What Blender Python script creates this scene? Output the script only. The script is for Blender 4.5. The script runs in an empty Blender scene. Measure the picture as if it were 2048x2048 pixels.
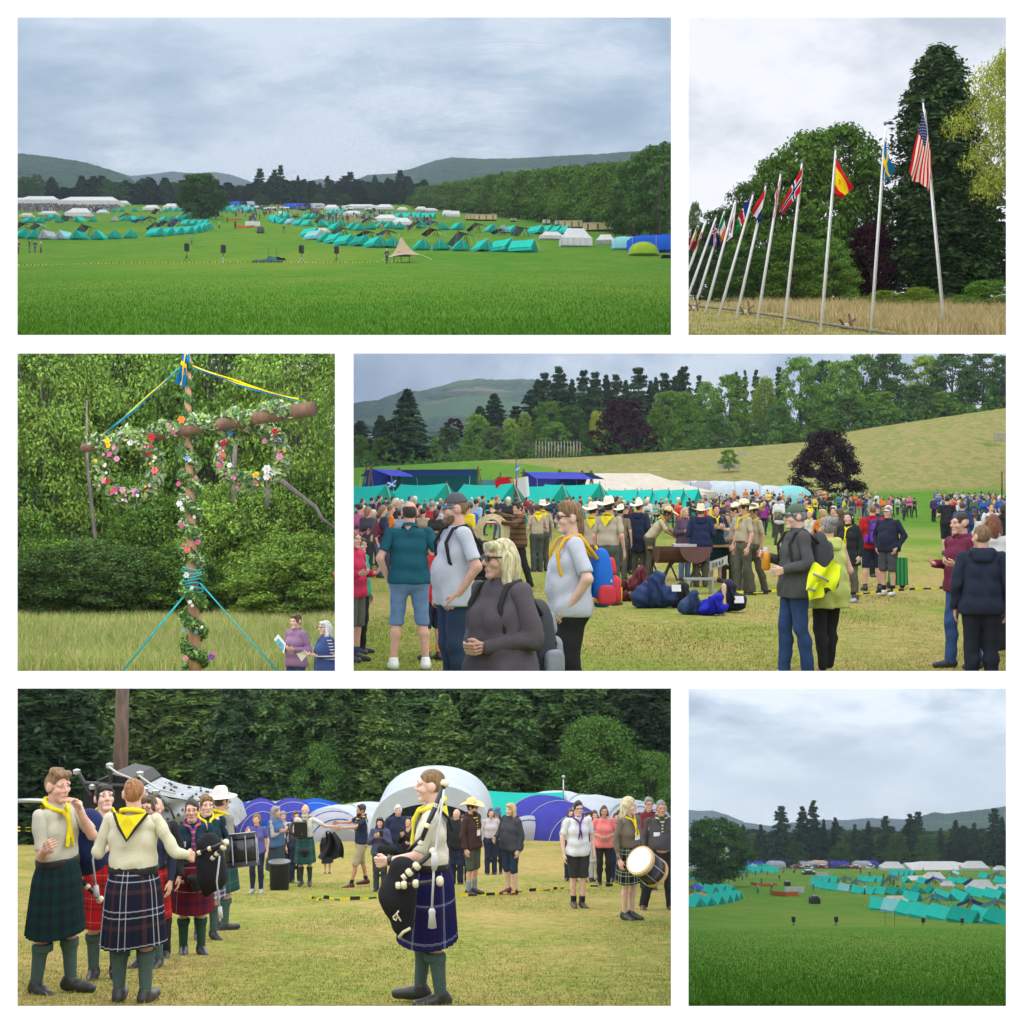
import bpy,math,random
import numpy as np
from mathutils import Vector,Matrix
rng=np.random.default_rng(7)
random.seed(7)
sc=bpy.context.scene
COL=sc.collection
# ---------------------------------------------------------------- camera, world, sun, exposure
F=2800.0                                   # focal length in photograph pixels (2048 wide)
cam=bpy.data.cameras.new('camera');cam_o=bpy.data.objects.new('camera',cam);COL.objects.link(cam_o)
cam.sensor_width=36.0;cam.lens=36.0*F/2048.0
cam_o.location=(0,0,0);cam_o.rotation_euler=(math.radians(90),0,0)
cam.clip_start=0.1;cam.clip_end=9000
sc.camera=cam_o
SUN_EL,SUN_AZ=math.radians(52),math.radians(12)
world=bpy.data.worlds.new('World');sc.world=world;world.use_nodes=True
wn=world.node_tree
skyn=wn.nodes.new('ShaderNodeTexSky');skyn.sky_type='NISHITA';skyn.sun_disc=False
skyn.sun_elevation=SUN_EL;skyn.sun_rotation=math.radians(180)- SUN_AZ
wn.links.new(skyn.outputs[0],wn.nodes['Background'].inputs[0]);wn.nodes['Background'].inputs[1].default_value=0.1
sl=bpy.data.lights.new('sun','SUN');sl.energy=4.0;sl.angle=math.radians(12);sl.color=(1,.97,.93)
so=bpy.data.objects.new('sun',sl);COL.objects.link(so)
so.rotation_euler=(math.radians(90)- SUN_EL,0,-SUN_AZ)   # shines from behind the camera towards +Y
so.location=(0,-20,30)
sc.view_settings.view_transform='Standard';sc.view_settings.look='None'
sc.view_settings.exposure=0;sc.view_settings.gamma=1;sc.view_settings.use_curve_mapping=False
try:
 sc.cycles.use_denoising=True;sc.cycles.denoiser='OPENIMAGEDENOISE'
except Exception:
 pass
sc.cycles.max_bounces=4;sc.cycles.diffuse_bounces=2;sc.cycles.glossy_bounces=1
sc.cycles.transmission_bounces=2;sc.cycles.transparent_max_bounces=4;sc.cycles.caustics_reflective=False
sc.cycles.caustics_refractive=False
# ---------------------------------------------------------------- helpers: objects
def tag(o,label=None,cat=None,group=None,kind=None):
 if label: o['label']=label
 if cat: o['category']=cat
 if group: o['group']=group
 if kind: o['kind']=kind
 return o
def link(o,parent=None):
 COL.objects.link(o)
 if parent is not None: o.parent=parent
 return o
def empty(name,loc=(0,0,0),rz=0.0,label=None,cat=None,group=None):
 o=bpy.data.objects.new(name,None);o.empty_display_size=.2
 link(o);o.location=loc;o.rotation_euler=(0,0,rz)
 return tag(o,label,cat,group)
def copy_tree(o,parent=None):
 c=o.copy();COL.objects.link(c);c.parent=parent
 for ch in list(o.children): copy_tree(ch,c)
 return c
def mesh_np(name,v,f,mats=None,smooth=True,fm=None,uv=None):
 """v (n,3) array, f: list/array of faces (all the same size) or a list of such arrays"""
 me=bpy.data.meshes.new(name)
 v=np.asarray(v,dtype=np.float32)
 fl=f if isinstance(f,list) and len(f) and isinstance(f[0],np.ndarray) else [np.asarray(f)]
 fl=[a for a in fl if len(a)]
 nl=sum(a.size for a in fl);nf=sum(len(a) for a in fl)
 me.vertices.add(len(v));me.vertices.foreach_set('co',v.ravel())
 me.loops.add(nl);me.polygons.add(nf)
 li=np.concatenate([a.ravel() for a in fl]).astype(np.int32)
 tot=np.concatenate([np.full(len(a),a.shape[1]) for a in fl]).astype(np.int32)
 st=np.concatenate([[0],np.cumsum(tot)[:-1]]).astype(np.int32)
 me.loops.foreach_set('vertex_index',li)
 me.polygons.foreach_set('loop_start',st)
 me.polygons.foreach_set('use_smooth',np.full(nf,smooth))
 if fm is not None: me.polygons.foreach_set('material_index',np.asarray(fm,np.int32))
 for m in (mats if isinstance(mats,(list,tuple)) else [mats]):
  if m is not None: me.materials.append(m)
 me.update(calc_edges=True)
 if uv is not None:
  l=me.uv_layers.new(name='UVMap')
  l.data.foreach_set('uv',np.asarray(uv,np.float32)[li].ravel())
 me.validate()
 return me
def obj(name,me,parent=None,loc=None,rz=None):
 o=link(bpy.data.objects.new(name,me),parent)
 if loc is not None: o.location=loc
 if rz is not None: o.rotation_euler=(0,0,rz)
 return o
class MB:
 """collects shapes, builds ONE mesh object"""
 def __init__(s): s.v=[];s.f=[];s.n=0;s.m=[];s.cur=0
 def add(s,v,f):
  v=np.asarray(v,float).reshape(-1,3)
  s.v.append(v)
  for q in f: s.f.append([i+s.n for i in q]);s.m.append(s.cur)
  s.n += len(v);return s
 def box(s,c,d,rz=0.0,taper=1.0,rx=0.0):
  x,y,z=d[0]/2,d[1]/2,d[2]/2
  v=np.array([[-x,-y,-z],[x,-y,-z],[x,y,-z],[-x,y,-z],[-x*taper,-y*taper,z],[x*taper,-y*taper,z],[x*taper,y*taper,z],[-x*taper,y*taper,z]])
  if rx: v=v @ np.array(Matrix.Rotation(rx,3,'X')).T
  if rz: v=v @ np.array(Matrix.Rotation(rz,3,'Z')).T
  return s.add(v+np.array(c),[(0,3,2,1),(4,5,6,7),(0,1,5,4),(1,2,6,5),(2,3,7,6),(3,0,4,7)])
 def tube(s,pts,r,n=6,cap=True):
  pts=[Vector(p) for p in pts];m=len(pts)
  rs=r if isinstance(r,(list,tuple,np.ndarray)) else [r]*m
  V=[];Fc=[]
  up=Vector((0,0,1));prev=None
  for i,p in enumerate(pts):
   d=(pts[min(i+1,m- 1)]- pts[max(i- 1,0)])
   d=d.normalized() if d.length>1e-9 else up
   a=d.cross(up) if abs(d.z)<.95 else d.cross(Vector((1,0,0)))
   if prev is not None:
    a2=prev- d*prev.dot(d)
    if a2.length>1e-6: a=a2
   a.normalize();b=d.cross(a);prev=a
   for k in range(n):
    t=2*math.pi*k/n
    V.append(p+(a*math.cos(t)+b*math.sin(t))*rs[i])
  for i in range(m- 1):
   for k in range(n):
    k2=(k+1) % n
    Fc.append((i*n+k,i*n+k2,(i+1)*n+k2,(i+1)*n+k))
  if cap: Fc.append(tuple(range(n))[::-1]);Fc.append(tuple((m- 1)*n+k for k in range(n)))
  return s.add([tuple(p) for p in V],Fc)
 def lathe(s,prof,n=20,c=(0,0,0),sx=1.0,sy=1.0,M=None):
  V=[];Fc=[]
  for r,z in prof:
   for k in range(n):
    t=2*math.pi*k/n;V.append((r*math.cos(t)*sx,r*math.sin(t)*sy,z))
  for i in range(len(prof)- 1):
   for k in range(n):
    k2=(k+1) % n;Fc.append((i*n+k,i*n+k2,(i+1)*n+k2,(i+1)*n+k))
  Fc.append(tuple(range(n))[::-1]);Fc.append(tuple((len(prof)- 1)*n+k for k in range(n)))
  V=np.array(V)
  if M is not None: V=V @ np.array(M.to_3x3()).T+np.array(M.translation)
  return s.add(V+np.array(c),Fc)
 def grid(s,fn,nu,nv):
  V=[fn(i/nu,j/nv) for j in range(nv+1) for i in range(nu+1)]
  Fc=[(j*(nu+1)+i,j*(nu+1)+i+1,(j+1)*(nu+1)+i+1,(j+1)*(nu+1)+i) for j in range(nv) for i in range(nu)]
  return s.add(V,Fc)
 def poly(s,pts): return s.add(pts,[tuple(range(len(pts)))])
 def mesh(s,name,mats,smooth=False):
  me=bpy.data.meshes.new(name)
  me.from_pydata(np.concatenate(s.v).tolist(),[],s.f)
  for m in (mats if isinstance(mats,(list,tuple)) else [mats]): me.materials.append(m)
  me.polygons.foreach_set('use_smooth',np.full(len(me.polygons),smooth))
  me.polygons.foreach_set('material_index',np.array(s.m,np.int32))
  me.update();return me
 def build(s,name,mats,parent=None,smooth=False,loc=None,rz=None):
  return obj(name,s.mesh(name,mats,smooth),parent,loc,rz)
# ---------------------------------------------------------------- helpers: materials
MATS={}
def nodes_of(name):
 m=bpy.data.materials.new(name);m.use_nodes=True
 nt=m.node_tree;return m,nt,nt.nodes['Principled BSDF'],nt.nodes['Material Output']
def N(nt,t,**kw):
 n=nt.nodes.new('ShaderNode'+t)
 for k,v in kw.items():
  if hasattr(n,k) and k not in ('inputs',): setattr(n,k,v)
 return n
def mix(nt,a,b,fac,mode='MIX'):
 n=N(nt,'MixRGB',blend_type=mode)
 for i,x in ((0,fac),(1,a),(2,b)):
  if hasattr(x,'is_linked') or hasattr(x,'links'): nt.links.new(x,n.inputs[i])
  elif i == 0: n.inputs[0].default_value=x
  else: n.inputs[i].default_value=(*x[:3],1)
 return n.outputs[0]
def ramp(nt,src,stops,interp='LINEAR'):
 r=N(nt,'ValToRGB');cr=r.color_ramp;cr.interpolation=interp
 while len(cr.elements)>1: cr.elements.remove(cr.elements[-1])
 cr.elements[0].position=stops[0][0];cr.elements[0].color=(*stops[0][1],1)
 for p,c in stops[1:]:
  e=cr.elements.new(p);e.color=(*c,1)
 nt.links.new(src,r.inputs[0]);return r.outputs[0]
def noise(nt,scale,detail=3,rough=.6,coord='Object',vec=None,sx=None):
 t=N(nt,'TexNoise');t.inputs['Scale'].default_value=scale;t.inputs['Detail'].default_value=detail;t.inputs['Roughness'].default_value=rough
 if vec is None:
  vec=N(nt,'TexCoord').outputs[coord] if coord != 'Pos' else N(nt,'NewGeometry').outputs['Position']
 if sx:
  mp=N(nt,'Mapping');mp.inputs['Scale'].default_value=sx;nt.links.new(vec,mp.inputs[0]);vec=mp.outputs[0]
 nt.links.new(vec,t.inputs['Vector']);return t.outputs[0]
def bump(nt,bs,src,strength=.3,dist=.02):
 b=N(nt,'Bump');b.inputs['Strength'].default_value=strength;b.inputs['Distance'].default_value=dist
 nt.links.new(src,b.inputs['Height']);nt.links.new(b.outputs[0],bs.inputs['Normal'])
def cloth(name,c,var=.25,rough=.85,scale=9,bmp=.35,spec=.2):
 """woven cloth / canvas / paint: colour with uneven wear and fine relief"""
 key=('c',name)
 if key in MATS: return MATS[key]
 m,nt,bs,out=nodes_of(name)
 n1=noise(nt,scale,4)
 c0=tuple(x*(1- var) for x in c);c1=tuple(min(1,x*(1+var)) for x in c)
 nt.links.new(ramp(nt,n1,[(.3,c0),(.7,c1)]),bs.inputs['Base Color'])
 bs.inputs['Roughness'].default_value=rough;bs.inputs['Specular IOR Level'].default_value=spec
 if bmp: bump(nt,bs,noise(nt,scale*3.2,2),bmp*.5,.015)
 MATS[key]=m;return m
def plain(name,c,rough=.5,metal=0.0,spec=.5,var=.1):
 key=('p',name)
 if key in MATS: return MATS[key]
 m,nt,bs,out=nodes_of(name)
 n1=noise(nt,14,3)
 nt.links.new(ramp(nt,n1,[(.3,tuple(x*(1- var) for x in c)),(.7,tuple(min(1,x*(1+var)) for x in c))]),bs.inputs['Base Color'])
 bs.inputs['Roughness'].default_value=rough;bs.inputs['Metallic'].default_value=metal
 bs.inputs['Specular IOR Level'].default_value=spec
 MATS[key]=m;return m
def leaf_mat(name,c,dark=.55,light=1.5,tr=.25,scale=.7):
 """foliage: each leaf spray its own tint, large clumps of slightly different green, light coming through"""
 m,nt,bs,out=nodes_of(name)
 geo=N(nt,'NewGeometry');oi=N(nt,'ObjectInfo')
 a=ramp(nt,geo.outputs['Random Per Island'],[(0,tuple(x*dark for x in c)),(.6,c),(1,tuple(min(1,x*light) for x in c))])
 n1=noise(nt,scale,2)
 b=mix(nt,a,tuple(min(1,x*y) for x,y in zip(c,(1.45,1.3,1.0))),ramp(nt,n1,[(.4,(0,0,0)),(.7,(.6,.6,.6))]))
 h=N(nt,'HueSaturation');nt.links.new(b,h.inputs['Color'])
 mp=N(nt,'MapRange');mp.inputs[3].default_value=.75;mp.inputs[4].default_value=1.25
 nt.links.new(oi.outputs['Random'],mp.inputs[0]);nt.links.new(mp.outputs[0],h.inputs['Value'])
 dif=N(nt,'BsdfDiffuse');trn=N(nt,'BsdfTranslucent');ms=N(nt,'MixShader');ms.inputs[0].default_value=tr
 nt.links.new(h.outputs[0],dif.inputs[0]);nt.links.new(h.outputs[0],trn.inputs[0])
 nt.links.new(dif.outputs[0],ms.inputs[1]);nt.links.new(trn.outputs[0],ms.inputs[2])
 nt.links.new(ms.outputs[0],out.inputs[0]);return m
def bark_mat(name,c):
 m,nt,bs,out=nodes_of(name)
 n1=noise(nt,6,5,sx=(1,1,.2))
 nt.links.new(ramp(nt,n1,[(.3,tuple(x*.5 for x in c)),(.7,tuple(x*1.4 for x in c))]),bs.inputs['Base Color'])
 bs.inputs['Roughness'].default_value=.95;bump(nt,bs,n1,.8,.05);return m
# ---------------------------------------------------------------- the six bays behind the openings of the display wall
def srgb(r,g,b):
 f=lambda x: (x/12.92 if x <= .04045 else ((x+.055)/1.055) ** 2.4)
 return (f(r/255),f(g/255),f(b/255))
class Bay:
 def __init__(s,name,box,H,h,knots,Dmax):
  s.name=name;s.x0,s.y0,s.x1,s.y1=box;s.H=H;s.h=h;s.Dmax=Dmax
  s.kD=np.array([k[0] for k in knots],float);s.ky=np.array([k[1] for k in knots],float)
 def yg(s,px,D):
  """picture row of the ground at distance D: flat to the first knot, then the terrain's own profile"""
  D=np.asarray(D,float)
  y=np.where(D <= s.kD[0],s.H+F*s.h/np.maximum(D,.1),np.interp(np.log(np.maximum(D,.1)),np.log(s.kD),s.ky))
  return np.minimum(y,s.y1+10)
 def at(s,px,py,D): return Vector(((px- 1024)/F*D,D,(1024- py)/F*D))
 def G(s,px,D): return s.at(px,float(s.yg(px,D)),D)
 def Dof(s,px,py):
  Ds=np.geomspace(4.2,s.Dmax,1500);ys=s.yg(px,Ds)
  k=int(np.argmax(ys <= py)) if (ys <= py).any() else len(Ds)- 1
  return float(Ds[k])
 def Gy(s,px,py):
  return s.G(px,s.Dof(px,py))
 def size(s,pxs,D): return pxs*D/F
def flat(H,h,*D): return [(d,H+F*h/d) for d in D]
class HillBay(Bay):
 RX=[700,940,1070,1160,1250,1350,1480,1614,1714,1860,2012,2100]
 RY=[936,922,917,914,908,902,894,884,860,838,816,804]
 def yg(s,px,D):
  y=Bay.yg(s,px,D);D=np.asarray(D,float)
  ridge=np.interp(px,s.RX,s.RY)
  t=np.clip((np.log(np.maximum(D,1))- math.log(165))/(math.log(270)- math.log(165)),0,1)
  t=t*t*(3- 2*t)*.4+t*.6
  yy=y*(1- t)+ridge*t
  return np.where(D>270,ridge+9*np.log(np.maximum(D,1)/270),yy)
B1=Bay('camp',(35,35,1342,670),378,8.6,[(20,670),(35,610),(60,572),(100,552),(140,541),(150,538.5)]+flat(378,8.6,166,190,240,320,450,700,1000,3000,6000),5600)
B1.h=2.09
B2=Bay('flags',(1377,35,2012,670),588,1.5,flat(588,1.5,51,60)+[(75,634),(95,612),(110,602),(150,598),(2000,589)],700)
B3=Bay('maypole',(35,707,670,1342),1245,1.5,flat(1245,1.5,41)+[(50,1322),(62,1262),(78,1231),(100,1212),(130,1190)],160)
B4=HillBay('gathering',(707,707,2012,1342),1025,1.655,flat(1025,1.655,14,20,26,31)+[(43,1112),(60,1076),(98,1044),(130,1022),(165,1004),(900,990)],3000)
B5=Bay('pipers',(35,1377,1342,2012),1654,1.33,flat(1654,1.33,10,14,20,25,29)+[(40,1744),(60,1698),(86,1673),(110,1667),(200,1664)],220)
B6=Bay('camp_again',(1377,1377,2012,2012),1688,9.1,[(18,2012),(30,1955),(50,1903),(80,1868),(110,1854),(122,1852.6),(140,1857)]+flat(1688,9.1,160,190,240,320,450,700,1000,3000,6000),5600)
B6.h=18*324/F
BAYS=[B1,B2,B3,B4,B5,B6]
# ---------------------------------------------------------------- the white display wall (4 m away, 2 cm thick, six openings)
def build_wall():
 Dw=4.0
 xs=[-260,35,670,707,1342,1377,2012,2308];ys=[-260,35,670,707,1342,1377,2012,2308]
 holes=[(b.x0,b.y0,b.x1,b.y1) for b in BAYS]
 def solid(i,j):
  cx,cy=(xs[i]+xs[i+1])/2,(ys[j]+ys[j+1])/2
  return not any(h[0]<cx<h[2] and h[1]<cy<h[3] for h in holes)
 V=[];Fc=[];idx={}
 def vid(i,j,k):
  if (i,j,k) not in idx:
   D=Dw+.02*k;z=(1024- ys[j])/F*D;x=(xs[i]- 1024)/F*D
   idx[(i,j,k)]=len(V);V.append((x,D,z))
  return idx[(i,j,k)]
 n=7
 for i in range(n):
  for j in range(n):
   if not solid(i,j): continue
   Fc.append((vid(i,j,0),vid(i,j+1,0),vid(i+1,j+1,0),vid(i+1,j,0)))
   Fc.append((vid(i,j,1),vid(i+1,j,1),vid(i+1,j+1,1),vid(i,j+1,1)))
   for di,dj,a,b in ((-1,0,(i,j),(i,j+1)),(1,0,(i+1,j+1),(i+1,j)),(0,-1,(i+1,j),(i,j)),(0,1,(i,j+1),(i+1,j+1))):
    ii,jj=i+di,j+dj
    if not (0 <= ii<n and 0 <= jj<n) or not solid(ii,jj):
     Fc.append((vid(*a,0),vid(*a,1),vid(*b,1),vid(*b,0)))
 me=bpy.data.meshes.new('display_wall');me.from_pydata(V,[],Fc);me.update()
 me.materials.append(cloth('white_wall_paint',(.86,.86,.86),.015,.9,3,0,.1))
 tag(obj('display_wall',me),'white wall whose six square and oblong openings look out on the scenes','wall')
 p=MB();p.box((0,-6,-1.9),(24,19.8,.2));o=p.build('bounce_floor',cloth('bounce_floor_pale',(.45,.44,.42),.15,.9,2));tag(o,kind='structure')  # unseen floor added before the wall, bounces light into the bays
build_wall()
# ---------------------------------------------------------------- skies: overcast canopies, brighter overhead than at the horizon
def sky_mat(name,lo,mid,hi,scale,seed,stretch=2.2,strength=1.0,horizon=None,zrange=None):
 m,nt,bs,out=nodes_of(name);nt.nodes.remove(bs)
 tc=N(nt,'TexCoord');mp=N(nt,'Mapping');mp.inputs['Scale'].default_value=(1,1,stretch);mp.inputs['Location'].default_value=(seed*431.7,0,seed*97.3)
 mp.inputs['Rotation'].default_value=(0,math.radians(-14),0)
 nt.links.new(tc.outputs['Object'],mp.inputs[0])
 n1=noise(nt,scale,8,.62,vec=mp.outputs[0]);n2=noise(nt,scale*.37,3,.5,vec=mp.outputs[0])
 a=N(nt,'Math',operation='ADD');nt.links.new(n1,a.inputs[0]);nt.links.new(n2,a.inputs[1])
 h=N(nt,'Math',operation='MULTIPLY');nt.links.new(a.outputs[0],h.inputs[0]);h.inputs[1].default_value=.5
 c=ramp(nt,h.outputs[0],[(.41,lo),(.5,mid),(.58,hi)])
 if horizon:
  sx=N(nt,'SeparateXYZ');nt.links.new(tc.outputs['Object'],sx.inputs[0])
  mr=N(nt,'MapRange');mr.inputs[1].default_value=zrange[0];mr.inputs[2].default_value=zrange[1];mr.inputs[3].default_value=.8;mr.inputs[4].default_value=0
  nt.links.new(sx.outputs[2],mr.inputs[0]);c=mix(nt,c,horizon,mr.outputs[0])
 em=N(nt,'Emission');nt.links.new(c,em.inputs[0]);em.inputs[1].default_value=strength
 nt.links.new(em.outputs[0],out.inputs[0]);return m
def overhead_mat(name,c,strength):
 m,nt,bs,out=nodes_of(name);nt.nodes.remove(bs)
 em=N(nt,'Emission');em.inputs[0].default_value=(*c,1);em.inputs[1].default_value=strength
 nt.links.new(em.outputs[0],out.inputs[0]);return m
def build_sky(b,mat_back,mat_top,ceil,outer_l=0,outer_r=0):
 """canopy: sides, back and a rising ceiling, ceil = [(D, picture row)]"""
 xl=b.x0- 9- outer_l;xr=b.x1+9+outer_r;De=b.Dmax
 V=[];Fc=[];M=[]
 def P(px,py,D): V.append(tuple(b.at(px,py,D)));return len(V)- 1
 for (D0,r0),(D1,r1) in zip(ceil[:-1],ceil[1:]):
  Fc.append((P(xl,r0,D0),P(xr,r0,D0),P(xr,r1,D1),P(xl,r1,D1)));M.append(1)
  for px in (xl,xr):
   g0,g1=float(b.yg(px,D0))+6,float(b.yg(px,D1))+6
   Fc.append((P(px,r0,D0),P(px,r1,D1),P(px,g1,D1),P(px,g0,D0)));M.append(0)
 r=ceil[-1][1];g=float(b.yg((xl+xr)/2,De))+30
 Fc.append((P(xl,r,De),P(xr,r,De),P(xr,g,De),P(xl,g,De)));M.append(0)
 o=obj('sky',mesh_np('sky',np.array(V),np.array(Fc),[mat_back,mat_top],False,M))
 return tag(o,kind='structure')
SKY1=sky_mat('overcast_blue_grey',srgb(146,160,177),srgb(203,212,220),srgb(250,251,252),.0021,3,2.6,1.24,srgb(222,230,236),(310,870))
SKY2=sky_mat('overcast_pale',srgb(190,199,212),srgb(218,223,233),srgb(238,240,247),.014,9,1.6,1.1)
SKY3=sky_mat('overcast_white',srgb(225,228,240),srgb(235,238,246),srgb(245,246,250),.03,2)
SKY4=sky_mat('rain_cloud',srgb(140,155,182),srgb(165,180,203),srgb(205,214,228),.003,5,1.5)
SKY6=sky_mat('overcast_grey_bands',srgb(136,151,172),srgb(194,204,215),srgb(243,246,249),.0029,12,2.8,1.2,srgb(214,224,233),(-1080,-620))
def top(n,s): return overhead_mat('overhead_cloud_'+n,(.96,.985,1.0),s)
build_sky(B1,SKY1,top('wide',2.5),[(4.05,25),(60,-250),(400,-500),(5600,-500)],250,0)
build_sky(B2,SKY2,top('flags',3.0),[(4.05,25),(60,-400),(700,-400)],0,250)
build_sky(B3,SKY3,top('maypole',4.0),[(4.05,697),(20,690),(35,640),(60,600),(160,565)],250,0)
build_sky(B4,SKY4,top('gathering',2.3),[(4.05,697),(22,692),(60,690),(110,645),(700,625),(3000,615)],0,250)
build_sky(B5,SKY3,top('pipers',2.65),[(4.05,1367),(41,1362),(62,1290),(110,1255),(220,1245)],250,0)
build_sky(B6,SKY6,top('camp',2.4),[(4.05,1367),(14,1365),(20,1290),(31,1220),(60,1130),(170,1040),(700,1030),(5600,1030)],0,250)
# ---------------------------------------------------------------- ground sheets
def grass_mat(name,green,dry,pale,patch=.02,dryness=.5,fine=6.0,rough_scale=1.0):
 m,nt,bs,out=nodes_of(name)
 pos=N(nt,'NewGeometry').outputs['Position']
 n0=noise(nt,patch,4,.6,vec=pos,sx=(1,.45,.45));n1=noise(nt,patch*9,4,.65,vec=pos,sx=(1,.5,.5));n2=noise(nt,fine,4,.7,vec=pos)
 c=ramp(nt,n2,[(.25,tuple(x*.45 for x in green)),(.5,green),(.75,tuple(min(1,x*1.6) for x in green))])
 d=ramp(nt,n2,[(.25,tuple(x*.6 for x in dry)),(.75,tuple(min(1,x*1.35) for x in dry))])
 k=dryness
 f=ramp(nt,mix(nt,n0,n1,.45),[(max(0,.62- k*.4),(0,0,0)),(min(1,.82- k*.4),(1,1,1))])
 c=mix(nt,c,d,f)
 c=mix(nt,c,pale,ramp(nt,n1,[(.62,(0,0,0)),(.8,(.35,.35,.35))]))
 nt.links.new(c,bs.inputs['Base Color']);bs.inputs['Roughness'].default_value=1;bs.inputs['Specular IOR Level'].default_value=.05
 bump(nt,bs,n2,.8,.12*rough_scale);return m
def build_ground(b,mat,name='grass_field',ncol=70,nrow=170,outer_l=0,outer_r=0,rough=.04):
 pxs=np.linspace(b.x0- 9- outer_l,b.x1+9+outer_r,ncol);Ds=np.geomspace(4.06,b.Dmax,nrow)
 PX,DD=np.meshgrid(pxs,Ds);Y=b.yg(PX,DD)
 X=(PX- 1024)/F*DD;Z=(1024- Y)/F*DD
 Z=Z+rough*np.sin(X*1.3+2*np.sin(DD*.21))*np.sin(DD*.57+X*.2)*np.clip((DD- 12)/20,0,1)
 V=np.stack([X,DD,Z],-1).reshape(-1,3)
 i=np.arange(nrow- 1)[:,None]*ncol+np.arange(ncol- 1)[None];i=i.ravel()
 o=obj(name,mesh_np(name,V,np.stack([i,i+1,i+ncol+1,i+ncol],-1),mat))
 return tag(o,kind='structure')
GR1=grass_mat('lush_grass',(.052,.158,.008),(.115,.19,.018),(.13,.25,.05),.035,.5,4.0)
GR2=grass_mat('mown_verge_grass',(.14,.19,.03),(.33,.27,.11),(.36,.3,.14),.05,.85,5.0)
GR3=grass_mat('rough_meadow',(.17,.26,.05),(.36,.30,.12),(.4,.36,.2),.12,.75,5.0)
GR4=grass_mat('trodden_grass',(.14,.22,.022),(.30,.26,.07),(.34,.3,.12),.06,.55,5.0)
GR5=grass_mat('dry_trodden_grass',(.155,.21,.03),(.36,.27,.095),(.42,.34,.16),.09,.68,6.0)
GR6=grass_mat('lush_grass_again',(.062,.16,.013),(.125,.19,.025),(.14,.23,.055),.035,.5,4.0)
# ---------------------------------------------------------------- hillside material for bay 4 (green bank on the left, dry hay slope on the right)
def hill_ground_mat():
 m,nt,bs,out=nodes_of('meadow_and_hay_slope')
 pos=N(nt,'NewGeometry').outputs['Position']
 n0=noise(nt,.06,4,.6,vec=pos,sx=(1,.5,1));n1=noise(nt,.5,4,.65,vec=pos,sx=(1,.3,2));n2=noise(nt,5,4,.7,vec=pos)
 g=ramp(nt,n2,[(.25,(.07,.12,.012)),(.5,(.13,.22,.02)),(.75,(.2,.32,.045))])
 d=ramp(nt,n2,[(.25,(.22,.18,.05)),(.75,(.42,.34,.13))])
 lush=ramp(nt,n1,[(.3,(.06,.155,.011)),(.7,(.09,.205,.017))])
 hay=ramp(nt,mix(nt,n1,n0,.35),[(.3,(.07,.13,.02)),(.41,(.17,.18,.045)),(.48,(.25,.2,.085)),(.54,(.13,.17,.035)),(.6,(.23,.2,.075)),(.68,(.3,.27,.14))])
 near=mix(nt,g,d,ramp(nt,mix(nt,n0,n1,.5),[(.36,(0,0,0)),(.55,(1,1,1))]))
 sx=N(nt,'SeparateXYZ');nt.links.new(pos,sx.inputs[0])
 def rng_(src,a,b):
  r=N(nt,'MapRange');r.inputs[1].default_value=a;r.inputs[2].default_value=b;nt.links.new(src,r.inputs[0]);return r.outputs[0]
 far=rng_(sx.outputs[1],40,90)
 c=mix(nt,near,lush,far)
 # the hay slope begins right of a line that swings from the flags down to the field
 w=N(nt,'Math',operation='MULTIPLY_ADD');nt.links.new(sx.outputs[1],w.inputs[0]);w.inputs[1].default_value=.42;nt.links.new(sx.outputs[0],w.inputs[2])
 w2=N(nt,'Math',operation='MULTIPLY_ADD');nt.links.new(n0,w2.inputs[0]);w2.inputs[1].default_value=14;nt.links.new(w.outputs[0],w2.inputs[2])
 side=rng_(w2.outputs[0],111,114)
 hz=mix(nt,(0,0,0),side,rng_(sx.outputs[1],176,184))
 c=mix(nt,c,hay,hz)
 nt.links.new(c,bs.inputs['Base Color']);bs.inputs['Roughness'].default_value=1;bs.inputs['Specular IOR Level'].default_value=.05
 bump(nt,bs,n2,.8,.12);return m
build_ground(B1,GR1,outer_l=250,rough=0)
build_ground(B2,GR2,outer_r=250)
build_ground(B3,GR3,outer_l=250)
build_ground(B4,hill_ground_mat(),nrow=240,outer_r=250)
build_ground(B5,GR5,outer_l=250)
build_ground(B6,GR6,outer_r=250,rough=0)
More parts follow.
